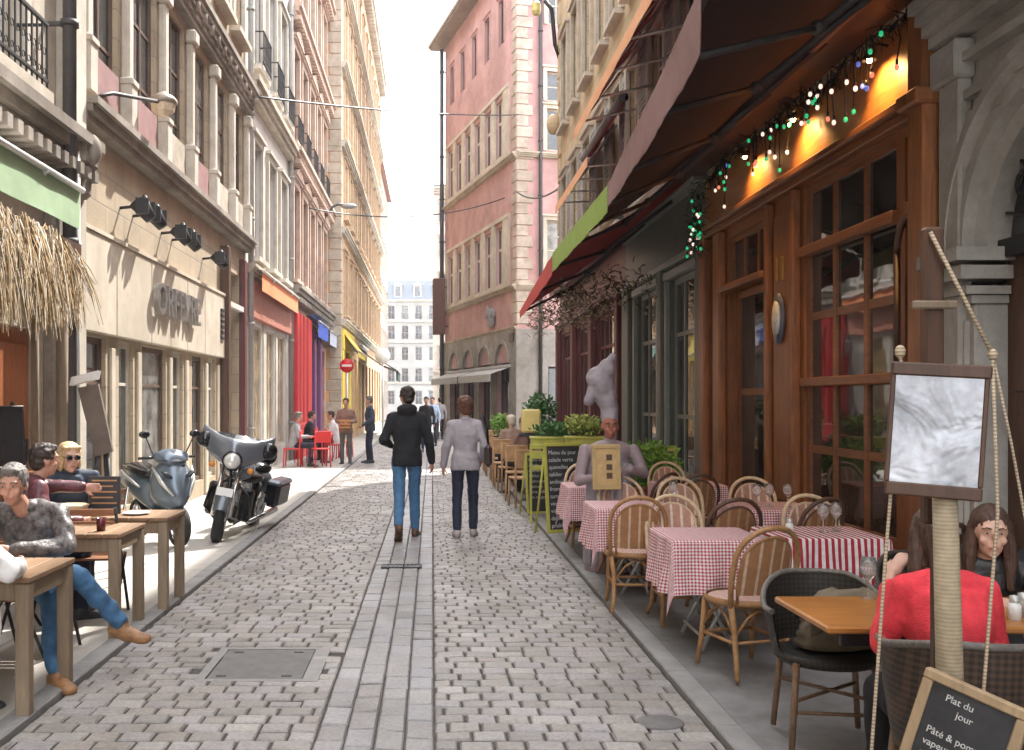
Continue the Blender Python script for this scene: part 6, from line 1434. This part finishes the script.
def person(label, loc, rz, J, top_m, leg_m, shoe_m, hair_m, style, sk=None, sleeve=1.0, s=1.0, group=None, wx=1.0, vox=.009, feat=True, glasses=False, hood=False, female=False, bulk=1.0, curl=.5, wrinkle=.012, top_low=.0, neckline=0, palm=None):
    sk = sk or skin
    root = empty('person', loc, R(rz), label, 'person', group)
    def g(k): return V(J[k])
    pel, che, nek, hd = g('pel'), g('che'), g('nek'), g('hd')
    shr = (g('shr'), g('shl')); elb = (g('elr'), g('ell')); wri = (g('wrr'), g('wrl')); hip = (g('hpr'), g('hpl')); kn = (g('knr'), g('knl')); an = (g('anr'), g('anl'))
    rt = (shr[0]-shr[1]).normalized(); Mt = basis(che-pel, rt); Mp = basis(che-pel, hip[0]-hip[1])
    wsc = .92 if female else 1.0
    def torso(B, e, neckline=neckline):
        hs_ = .165 if female else .158; sl = (che-pel).length
        secs_ = [(-.115, hs_, .11), (-.04, hs_+.004, .118), (.05, hs_-.006, .115), (sl*.42, .138*wsc, .10), (sl*.7, .15*wsc, .11), (sl, .168*wsc, .115), (sl+.07, .168*wsc, .10), (sl+.125, .14*wsc, .085), (sl+.165, .085, .07)]
        if e < 0: secs_ = secs_[1:]
        elif neckline: secs_ = secs_[:-1]
        vs_ = []; nn_ = 24
        for (h_, rx_, ry_) in secs_:
            t_ = max(0, min(1, h_/sl)); Mm = Mp.lerp(Mt, t_); o_ = pel+(che-pel).normalized()*h_; b_ = 1.0
            for k in range(nn_):
                a = 2*PI*k/nn_; ca, sa = math.cos(a), math.sin(a)
                vs_.append(o_+Mm @ V(((rx_+e)*math.copysign(abs(ca)**.85, ca), (ry_+e)*math.copysign(abs(sa)**.85, sa), 0)))
        m2_ = len(secs_)
        B.add(vs_, [(i*nn_+k, i*nn_+(k+1) % nn_, (i+1)*nn_+(k+1) % nn_, (i+1)*nn_+k) for i in range(m2_-1) for k in range(nn_)]+[tuple(reversed(range(nn_))), tuple(range((m2_-1)*nn_, m2_*nn_))], True)
        if female: B.ell(che+Mt @ V((0, .06, .0)), .12+e, .065+e, .07+e, Mt, 16, 10)
        for i in (0, 1): B.limb(che+Mt @ V((0, -.01, .14)), shr[i], .052+e, .046+e)
    B = Blob(); torso(B, -.012)
    B.limb(nek-V((0, 0, .03)), hd-(basis(*J.get('hb', ((0, 0, 1), (1, 0, 0)))) @ V((0, .01, .05))), .055*wsc, .048*wsc)
    for i in (0, 1):
        B.limb(shr[i], elb[i], .048*wsc, .038*wsc); B.limb(elb[i], wri[i], .039*wsc, .026*wsc)
        B.limb(hip[i], kn[i], .08, .052); B.limb(kn[i], an[i], .052, .034)
        d = J.get('hdir', (None, None))[i] or (wri[i]-elb[i]); pn = (palm or J.get('palm') or (V((-.3, .2, 0)) if i == 0 else V((.3, .2, 0)), V((.3, .2, 0))))[i] if not isinstance(palm, V) else palm
        hand(B, wri[i], d, pn, s=.95*wsc, curl=curl, side=1 if i else -1)
        foot(B, an[i], J['ft'][i])
    Hb = basis(*J['hb']); head(B, None, 'head', hd, Hb, sk, hair_m, style, root, feat=feat, glasses=glasses, vox=vox)
    remesh(B, 'body', sk, root, vox, 2)
    # clothes
    T = Blob(); e = .016*bulk; torso(T, e); B2 = T
    for i in (0, 1):
        B2.limb(shr[i], elb[i], .050*bulk+.010, .045*bulk+.007)
        if sleeve > 0: q1 = elb[i].lerp(wri[i], sleeve*.96); B2.limb(elb[i], q1, .047*bulk+.008, .038+.006)
    if hood: B2.ell(nek+Mt @ V((0, -.06, .0)), .12, .07, .07, Mt, 16, 10); B2.lathe([(.07, 0), (.1, .0), (.1, .06), (.07, .06), (.07, 0)], 16, nek-V((0, 0, .03)))
    if not neckline: B2.ell(nek-(che-pel).normalized()*.015, .072, .066, .035, Mt, 16, 8)
    o = remesh(T, 'jacket' if hood or bulk > 1.05 else 'top', top_m, root, max(.011, vox), 2, wrinkle*2.2, .11)
    Lg = Blob(); Lg.ell(pel-V((0, 0, .0)), .168, .122, .115, Mp, 20, 12)
    for i in (0, 1):
        Lg.limb(hip[i], kn[i], .09, .066); Lg.limb(kn[i], an[i]+(kn[i]-an[i]).normalized()*.035, .066, .055)
    remesh(Lg, 'trousers', leg_m, root, max(.011, vox), 2, wrinkle*1.8, .09)
    for i in (0, 1):
        S = Blob(); foot(S, an[i], J['ft'][i], extra=.011); remesh(S, 'shoe', shoe_m, root, .01, 2)
    root.scale = (s*wx, s, s)
    return root
Z = (0, 0, 1); X1_ = (1, 0, 0)
def stand(step=.0, armsw=.0, hx=(1, 0, 0), lean=0):
    J = dict(pel=(0, 0, .95), che=(0, .01+lean, 1.28), nek=(0, .0+lean*1.4, 1.49), hd=(0, .035+lean*1.6, 1.63), hb=(Z, hx),
             shr=(.175, 0+lean, 1.395), shl=(-.175, 0+lean, 1.395), elr=(.25, -.03-armsw*.5, 1.14), ell=(-.25, -.03+armsw*.5, 1.14), wrr=(.26, .03-armsw, .89), wrl=(-.26, .03+armsw, .89),
             hpr=(.09, 0, .92), hpl=(-.09, 0, .92), knr=(.10, .03+step*.7, .50), knl=(-.10, .03-step*.3, .50), anr=(.10, step, .09), anl=(-.10, -step, .09), ft=((.12, 1, 0), (-.12, 1, 0)))
    return J
def sit(seat=.46, lean=0, kneeup=0, hx=(1, 0, 0)):
    b = seat+.09
    return dict(pel=(0, 0, b), che=(0, lean, b+.33), nek=(0, lean*1.6+.01, b+.54), hd=(0, lean*1.8+.045, b+.68), hb=(Z, hx),
                shr=(.18, lean*1.3, b+.47), shl=(-.18, lean*1.3, b+.47), elr=(.25, lean+.08, b+.2), ell=(-.25, lean+.08, b+.2), wrr=(.14, lean+.32, b+.2), wrl=(-.14, lean+.32, b+.2),
                hpr=(.09, .03, b-.02), hpl=(-.09, .03, b-.02), knr=(.12, .44, b-.0), knl=(-.12, .44, b), anr=(.13, .42, .09), anl=(-.13, .42, .09), ft=((.1, 1, 0), (-.1, 1, 0)))
# --- cloth materials
denim = mat('blue_denim', (.06, .15, .28), .85, .3, 14, .3); denim_d = mat('dark_navy_cloth', (.018, .022, .045), .85, .25, 14, .2); black_c = mat('black_cloth', (.012, .012, .015), .85, .3, 10, .3); grey_j = mat('mauve_grey_jacket', (.34, .31, .335), .7, .15, 9, .3)
brown_h = mat('brown_hair', (.07, .036, .023), .6, .6, 110, .9, streak=9); dark_h = mat('dark_hair', (.035, .022, .017), .6, .6, 110, .9, streak=9); red_h = mat('chestnut_hair', (.12, .048, .028), .6, .6, 110, .9, streak=9); blond_h = mat('blonde_hair', (.58, .40, .22), .6, .45, 110, .9, streak=9); greyh = mat('greying_hair', (.13, .115, .105), .6, .8, 110, .9, streak=9)
tan_s = mat('tan_leather', (.30, .15, .065), .55, .4, 16, .4); brown_s = mat('brown_shoe', (.10, .055, .035), .5, .2, 12, .1); grey_s = mat('grey_shoe', (.32, .29, .28), .6, .2, 12, .1); dark_s = mat('dark_shoe', (.03, .035, .045), .6, .2, 12, .1)
coral = mat('coral_knit', (.80, .05, .07), .85, .14, 26, .7, grain=160); leath = mat('black_leather', (.02, .02, .022), .38, .3, 12, .4); burg_l = mat('burgundy_leather', (.13, .045, .055), .4, .35, 10, .4); greyl = mat('grey_patterned_jacket', (.11, .098, .095), .42, .85, 34, .5); white_c = mat('white_knit', (.72, .70, .68), .85, .08, 12, .3)
# walking man (faces away, +Y)
J = stand(.13, .02, (.93, .36, 0)); J['elr'] = (.255, -.01, 1.13); J['wrr'] = (.29, .06, .88); J['ell'] = (-.27, -.04, 1.14); J['wrl'] = (-.19, .2, 1.07)
J['knl'] = (-.09, -.06, .50); J['anl'] = (-.10, -.33, .17); J['ft'] = ((.15, 1, 0), (-.05, .75, -.66)); J['anr'] = (.10, .14, .09); J['knr'] = (.09, .12, .5)
person('man walking away in black hooded jacket and blue jeans in the middle of the street', (-.30, 11.95, 0), 3, J, black_c, denim, brown_s, dark_h, 'short', s=1.03, hood=True, feat=False, bulk=1.12, vox=.01)
# walking woman
J = stand(.08, .02, (1, 0, 0)); J['elr'] = (.245, -.05, 1.14); J['wrr'] = (.21, .1, .96); J['ell'] = (-.235, -.02, 1.13); J['wrl'] = (-.27, .03, .88)
pw = person('woman walking away in mauve grey jacket and dark trousers with a shoulder bag', (.40, 12.05, 0), -2, J, grey_j, denim_d, grey_s, red_h, 'bob', s=.965, feat=False, bulk=1.12, female=True, vox=.01, top_low=1)
hbq = empty('shoulder_bag', (.40+.27, 12.05, .98), R(-2), 'dark brown shoulder bag hanging at the walking woman right hip', 'bag'); q = MB(); q.bbox(-.04, .05, -.16, .14, -.13, .14, b=.04); q.build('pouch', mat('bag_leather', (.06, .035, .035), .45, .2, 12, .1), hbq); q = MB(); q.tube([(.01, -.1, .12), (-.03, -.12, .34), (-.08, -.07, .5), (-.07, .05, .5), (0, .1, .3), (.01, .1, .12)], .014, 6); q.build('strap', blkp, hbq)
# couple by the red terrace
J = stand(.03, 0, (1, 0, 0)); J['wrl'] = (-.2, .22, 1.0)
person('man standing in dark navy coat by the red terrace, hands down', (-1.62, 26.2, 0), 100, J, mat('navy_coat', (.035, .05, .08), .8, .2, 10, .2), denim_d, dark_s, greyh, 'short', s=1.0, feat=False, bulk=1.2, vox=.02, top_low=1)
J = stand(.03, 0); J['wrl'] = (-.1, .28, 1.1); J['wrr'] = (.1, .28, 1.1)
person('waiter in grey apron with yellow stripes standing at the red terrace', (-2.2, 25.6, 0), 175, J, mat('brown_shirt', (.25, .14, .11), .8, .2, 10, .2), mat('grey_apron', (.12, .11, .11), .8, .2, 10, .2), dark_s, brown_h, 'short', s=.97, feat=False, vox=.02)
trm = empty('striped_tray_cloth', (-2.2, 25.3, 1.06), R(-5), 'yellow and red striped cloth carried by the waiter', 'cloth'); part(trm, 'cloth', stripes('yellow_red_cloth', (.5, .36, .1), (.35, .06, .04), 12, 'Z', .5), (-.15, .15, -.03, .03, -.13, .10), bev=.02)
# far pedestrians
for k, (x, y, rz, tm, lm_, lb, hh) in enumerate(((-.18, 32, 175, black_c, denim_d, 'pedestrian in black far down the street, right behind the walking man', dark_h), (.02, 36, 170, mat('light_blue_shirt', (.35, .45, .6), .8, .1, 10, .1), denim_d, 'distant pedestrian with light blue top in the middle of the street', brown_h), (.33, 42, 0, mat('grey_top', (.3, .3, .32), .8, .1, 10, .1), black_c, 'furthest grey pedestrian between the walking couple', dark_h), (-.9, 44, 0, coral, denim, 'distant pedestrian in red near the dark green awning', dark_h), (-.45, 29, 170, mat('brown_shirt', (.25, .14, .11)), denim_d, 'pedestrian hidden largely behind the black jacketed man', brown_h))):
    if k in (3, 4): continue
    person(lb, (x, y, 0), rz, stand(.14, .06), tm, lm_, dark_s, hh, 'short', feat=False, vox=.022, group='far pedestrians')
# seated at red terrace
redchair = mat('red_metal_chair', (.60, .03, .03), .45, .1, 8, .05)
rp = wchair_proto(redchair); first = True
for x, y, rz, lb in ((-3.4, 24.4, 90, 'red chair nearest the amber shop windows'), (-2.7, 24.3, 20, 'red chair nearest the road on the red terrace'), (-3.3, 25.9, 120, 'red chair in the middle against the red shopfront'), (-2.6, 26.6, -90, 'red chair on the road side behind the waiter'), (-3.4, 27.6, 90, 'red chair against the red shopfront further off'), (-2.5, 28.3, -60, 'red chair on the road side furthest away')):
    o = rp if first else copy_tree(rp); first = False; o.location = (x, y, .022); o.rotation_euler = (0, 0, R(rz)); tag(o, lb, 'chair', 'red chairs on the far left terrace')
for x, y, lb in ((-3.0, 24.9, 'red table nearest us on the red terrace'), (-2.95, 26.3, 'red table in the middle of the red terrace'), (-2.95, 28.0, 'red table furthest on the red terrace')):
    t = empty('red_table', (x, y, .022), 0, lb, 'table', 'red tables of the far left terrace'); part(t, 'tabletop', redchair, (-.35, .35, -.35, .35, .7, .73), bev=.01)
    for sx in (-.3, .3):
        for sy in (-.3, .3): q = MB(); q.tube([(sx, sy, 0), (sx, sy, .7)], .02, 6); q.build('leg', redchair, t)
for x, y, rz, tm, lb, hm_ in ((-3.4, 24.5, -80, mat('grey_top', (.3, .3, .32)), 'diner in grey sitting by the amber windows at a red table', greyh), (-3.25, 26.0, -85, black_c, 'diner in black seated at the middle red table', dark_h), (-2.62, 27.2, 90, white_c, 'diner in white seated behind the waiter', brown_h)):
    person(lb, (x, y, 0), rz, sit(.46, .05), tm, denim_d, dark_s, hm_, 'short', feat=False, vox=.022)
# far right terrace diners
person('man in pale flat cap and brown jacket seated on the far right terrace', (1.58, 19.6, .0), 10, sit(.46, .04), mat('sand_brown_jacket', (.34, .22, .17), .8, .2, 10, .2), denim_d, dark_s, mat('cap_cream', (.66, .58, .46), .8, .1, 10, .1), 'cap', feat=False, vox=.018)
person('diner in brown shirt seated beyond the lime trellis', (1.65, 17.3, .0), 30, sit(.46, .04), mat('brown_shirt', (.25, .14, .11)), denim_d, dark_s, brown_h, 'short', feat=False, vox=.018)
person('diner with beige jumper further along the right terrace', (1.6, 21.9, .0), 190, sit(.46, .04), mat('beige_top', (.55, .4, .33), .8, .1, 10, .1), denim_d, dark_s, red_h, 'bob', feat=False, vox=.02)
# woman in coral jumper, back to us
J = sit(.46, .07); J['elr'] = (.22, .10, .78); J['wrr'] = (.14, .36, .80); J['ell'] = (-.22, .16, .79); J['wrl'] = (-.13, .30, 1.03); J['hdir'] = (None, (.35, .1, .5)); J['hd'] = (.0, .20, 1.185); J['nek'] = (0, .11, 1.09); J['hb'] = ((0, .2, 1), (1, .1, 0))
J['che'] = (0, .05, .90); J['shr'] = (.155, .08, 1.02); J['shl'] = (-.155, .10, 1.02)
person('woman in coral red jumper seated with her back to us, brown hair', (1.83, 3.50, .0), -4, J, coral, black_c, dark_s, brown_h, 'long', s=.95, sk=skin_p, neckline=1, female=True, wx=.9, bulk=1.0, wrinkle=.011, vox=.008, sleeve=.85)
# girl facing, black leather
J = sit(.46, .10); J['elr'] = (.26, .16, .78); J['ell'] = (-.26, .16, .78); J['wrr'] = (.1, .36, .80); J['wrl'] = (-.08, .36, .79); J['hb'] = ((0, .05, 1), (.985, -.17, 0)); J['hd'] = (0, .20, 1.10); J['nek'] = (0, .12, .98); J['che'] = (0, .07, .83); J['shr'] = (.17, .09, .96); J['shl'] = (-.17, .09, .96)
person('long brown haired woman in black leather jacket facing us at the wooden table', (2.60, 4.80, -.03), 172, J, leath, black_c, dark_s, brown_h, 'long', s=.97, sk=skin_p, female=True, bulk=1.08, vox=.007, wrinkle=.016)
# left terrace: man in jeans (faces the viewer / right)
J = sit(.46, .12); J['hb'] = ((0, .12, 1), (.98, .15, 0)); J['hd'] = (.02, .30, 1.14); J['nek'] = (0, .21, 1.02); J['che'] = (0, .10, .84); J['shr'] = (.19, .14, .97); J['shl'] = (-.19, .14, .97)
J['elr'] = (.30, .25, .78); J['wrr'] = (.1, .46, .78); J['ell'] = (-.29, .25, .78); J['wrl'] = (-.05, .44, .78)
J['knl'] = (-.30, .38, .60); J['anl'] = (-.40, .02, .24); J['ft'] = ((.3, 1, 0), (-.75, .5, -.15)); J['knr'] = (.0, .46, .55); J['anr'] = (-.02, .42, .09)
J['knl'] = (-.38, .32, .61); J['anl'] = (-.56, .10, .29); J['ft'] = ((-.7, .6, 0), (-1, .1, -.12)); J['knr'] = (-.25, .40, .52); J['anr'] = (-.33, .48, .09)
person('greying man in patterned jacket and blue jeans, leg crossed, leaning on the near left table', (-2.45, 6.24, .0), 176, J, greyl, denim, tan_s, greyh, 'short', vox=.008, wrinkle=.02, bulk=1.08)
# man reaching out
J = sit(.46, .08); J['ell'] = (-.33, .28, .99); J['wrl'] = (-.22, .55, .97); J['shl'] = (-.19, .12, 1.0); J['elr'] = (.27, .1, .78); J['hd'] = (0, .2, 1.20)
person('dark haired man in burgundy leather jacket reaching over the far left table', (-3.02, 7.28, .0), -52, J, burg_l, denim_d, dark_s, dark_h, 'short', vox=.009, feat=False, bulk=1.12)
J = sit(.46, .06); J['hd'] = (0, .12, 1.17); J['hb'] = ((0, 0, 1), (.9, .3, 0))
person('blonde woman with sunglasses and dark jacket seated behind the far left table', (-3.0, 8.28, .0), 200, J, mat('dark_blue_jacket', (.03, .045, .07), .7, .2, 10, .2), denim_d, dark_s, blond_h, 'bob', sk=skin_p, female=True, glasses=True, vox=.009)
# person in white, back to us at the left edge
J = sit(.46, .12); J['elr'] = (.34, .22, .80); J['wrr'] = (.30, .48, .79); J['shr'] = (.2, .12, 1.0)
person('person in white knit jumper and black trousers at the bottom left edge, back to us', (-2.44, 4.74, .0), 2, J, white_c, black_c, dark_s, brown_h, 'short', vox=.009, feat=False, bulk=1.15, wrinkle=.02)
sw = MB(); sw.ell((0, 0, 0), .09, .05, .2); o = sw.build('hanging_cardigan', white_c); o.location = (-2.12, 4.72, .58); tag(o, 'white cardigan end hanging down beside the black trousers at the left edge', 'cardigan')
# chef figure
ch = empty('chef_statue', (1.70, 9.58, .024), R(178), 'life size painted chef figure with tall floppy toque and long apron holding a menu', 'statue')
apr = mat('mauve_apron', (.30, .265, .29), .6, .2, 6, .15); face_c = mat('painted_face', (.36, .13, .085), .5, .2, 10, .1); sleeve_c = mat('pinkish_jacket', (.29, .22, .235), .6, .2, 6, .15)
B = Blob(); B.ell((0, 0, .95), .2, .15, .25, n=18, m=12); B.ell((0, 0, 1.13), .22, .13, .12, n=18); B.lathe([(0, 0), (.24, .0), (.22, .4), (.19, .8), (0, .85)], 24); B.limb((0, 0, 1.15), (0, .02, 1.3), .06, .05)
B.limb((-.23, 0, 1.14), (-.31, .08, .93), .065, .055); B.limb((-.31, .08, .93), (-.16, .24, .98), .052, .04); B.limb((.23, 0, 1.14), (.30, .1, .86), .065, .055); B.limb((.30, .1, .86), (.16, .26, .9), .052, .04)
hand(B, (-.16, .24, .98), (1, .2, 0), (0, -1, 0), curl=.8); hand(B, (.16, .26, .90), (-1, .1, 0), (0, -1, 0), curl=.8, side=-1)
remesh(B, 'figure', sleeve_c, ch, .011, 2, .008)
Hh = Blob(); head(Hh, None, 'head', V((0, .03, 1.37)), Matrix.Identity(3), face_c, dark_h, 'none', ch, s=1.0, feat=True); Hh.limb((0, 0, 1.2), (0, .02, 1.3), .055, .05); remesh(Hh, 'head', face_c, ch, .008, 2)
q = Blob(); q.limb((0, .01, 1.44), (.0, .0, 1.56), .088, .08); q.limb((0, .0, 1.54), (.07, -.01, 1.78), .085, .12); q.ell((.10, 0, 1.83), .125, .11, .13); q.ell((.03, .02, 1.92), .09, .09, .1); q.limb((.13, 0, 1.80), (.20, 0, 1.62), .07, .05); q.limb((.02, 0, 1.95), (-.03, 0, 2.03), .06, .045); remesh(q, 'toque', apr, ch, .012, 3, .03, .08)
q = Blob(); 
for k in range(9): a = R(-80+20*k)+PI/2; q.limb((.20*math.cos(a), .16*math.sin(a), 1.0), (.24*math.cos(a), .245*math.sin(a), .08), .026, .03, 8)
q.ell((0, .06, 1.02), .16, .1, .16); remesh(q, 'apron', apr, ch, .012, 3, .012)
mnb = board('menu_board', 'tan framed menu panel held by the chef figure', 1.62, 9.26, .82, .27, .42, 6, -6, mat('menu_tan', (.50, .35, .16), .6, .15, 8, .1), [], fw=.04, cat='menu board')
for c_ in kids(mnb):
    if c_.name.startswith('slate'): c_.data.materials[0] = mat('menu_paper', (.55, .38, .17), .7, .2, 10, .1)
[part(mnb, 'picture_patch', brown_s, (.0, .055, -.009, -.0045, z, z+.055), M=TR(0, 0, 0, 0, R(-6))) for z in (.1, .18, .27)]
# ------------------------------------------------------------------ light, sky, camera
SUN_AZ = R(27); SUN_EL = R(50)
w = bpy.data.worlds.new('World'); scene.world = w; w.use_nodes = True
N = w.node_tree.nodes; L = w.node_tree.links; bg = N['Background']
sky = N.new('ShaderNodeTexSky'); sky.sky_type = 'NISHITA'; sky.sun_disc = False; sky.sun_elevation = SUN_EL; sky.sun_rotation = SUN_AZ; sky.altitude = 150; sky.air_density = 1.3; sky.dust_density = 4.5; sky.ozone_density = 1.0
# noise-varied white mixed into the sky, added to bleach out its blue
tc = N.new('ShaderNodeTexCoord'); nz = N.new('ShaderNodeTexNoise'); nz.inputs['Scale'].default_value = 1.7; nz.inputs['Detail'].default_value = 6; L.new(tc.outputs['Generated'], nz.inputs['Vector'])
cr = N.new('ShaderNodeValToRGB'); cr.color_ramp.elements[0].position = .25; cr.color_ramp.elements[0].color = (.6, .6, .6, 1); cr.color_ramp.elements[1].position = .6; cr.color_ramp.elements[1].color = (.95, .95, .95, 1); L.new(nz.outputs['Fac'], cr.inputs['Fac'])
mx = N.new('ShaderNodeMix'); mx.data_type = 'RGBA'; L.new(cr.outputs[0], mx.inputs['Factor']); L.new(sky.outputs[0], mx.inputs['A']); mx.inputs['B'].default_value = (10.5, 10.6, 11.0, 1)
L.new(mx.outputs['Result'], bg.inputs['Color']); bg.inputs['Strength'].default_value = .12
sd = bpy.data.lights.new('sun', 'SUN'); sd.energy = 2.7; sd.angle = R(.7); sd.color = (1, .95, .88)
so = bpy.data.objects.new('sun', sd); col.objects.link(so)
dv = V((math.sin(SUN_AZ)*math.cos(SUN_EL), math.cos(SUN_AZ)*math.cos(SUN_EL), math.sin(SUN_EL))); so.rotation_euler = dv.to_track_quat('Z', 'Y').to_euler(); so.location = (0, 0, 40)
cd = bpy.data.cameras.new('camera'); cam = bpy.data.objects.new('camera', cd); col.objects.link(cam); scene.camera = cam
cam.location = (0, 0, EYE); cam.rotation_euler = (PI/2, 0, 0); cd.sensor_width = 36; cd.lens = 36*FX/1024; cd.shift_x = (512-VX)/1024; cd.shift_y = -(375-VY)/1024
cd.clip_end = 1500; cd.clip_start = .05
cd.shift_y = (VY-375)/1024
vs = scene.view_settings; vs.view_transform = 'Standard'; vs.look = 'None'; vs.gamma = 1; vs.exposure = 2.1
hz = MB(); hz.box(-290, 290, -50, 490, -1.2, 32)
hm = bpy.data.materials.new('air_haze'); hm.use_nodes = True; hn = hm.node_tree; hn.nodes.clear(); ho = hn.nodes.new('ShaderNodeOutputMaterial'); hp = hn.nodes.new('ShaderNodeVolumePrincipled')
hp.inputs['Density'].default_value = .001; hp.inputs['Color'].default_value = (.93, .95, 1, 1); hp.inputs['Anisotropy'].default_value = .2; hn.links.new(hp.outputs[0], ho.inputs['Volume'])
tag(hz.build('haze', hm), kind='stuff')
scene.cycles.volume_bounces = 0
scene.cycles.max_bounces = 7; scene.cycles.diffuse_bounces = 4; scene.cycles.use_denoising = True
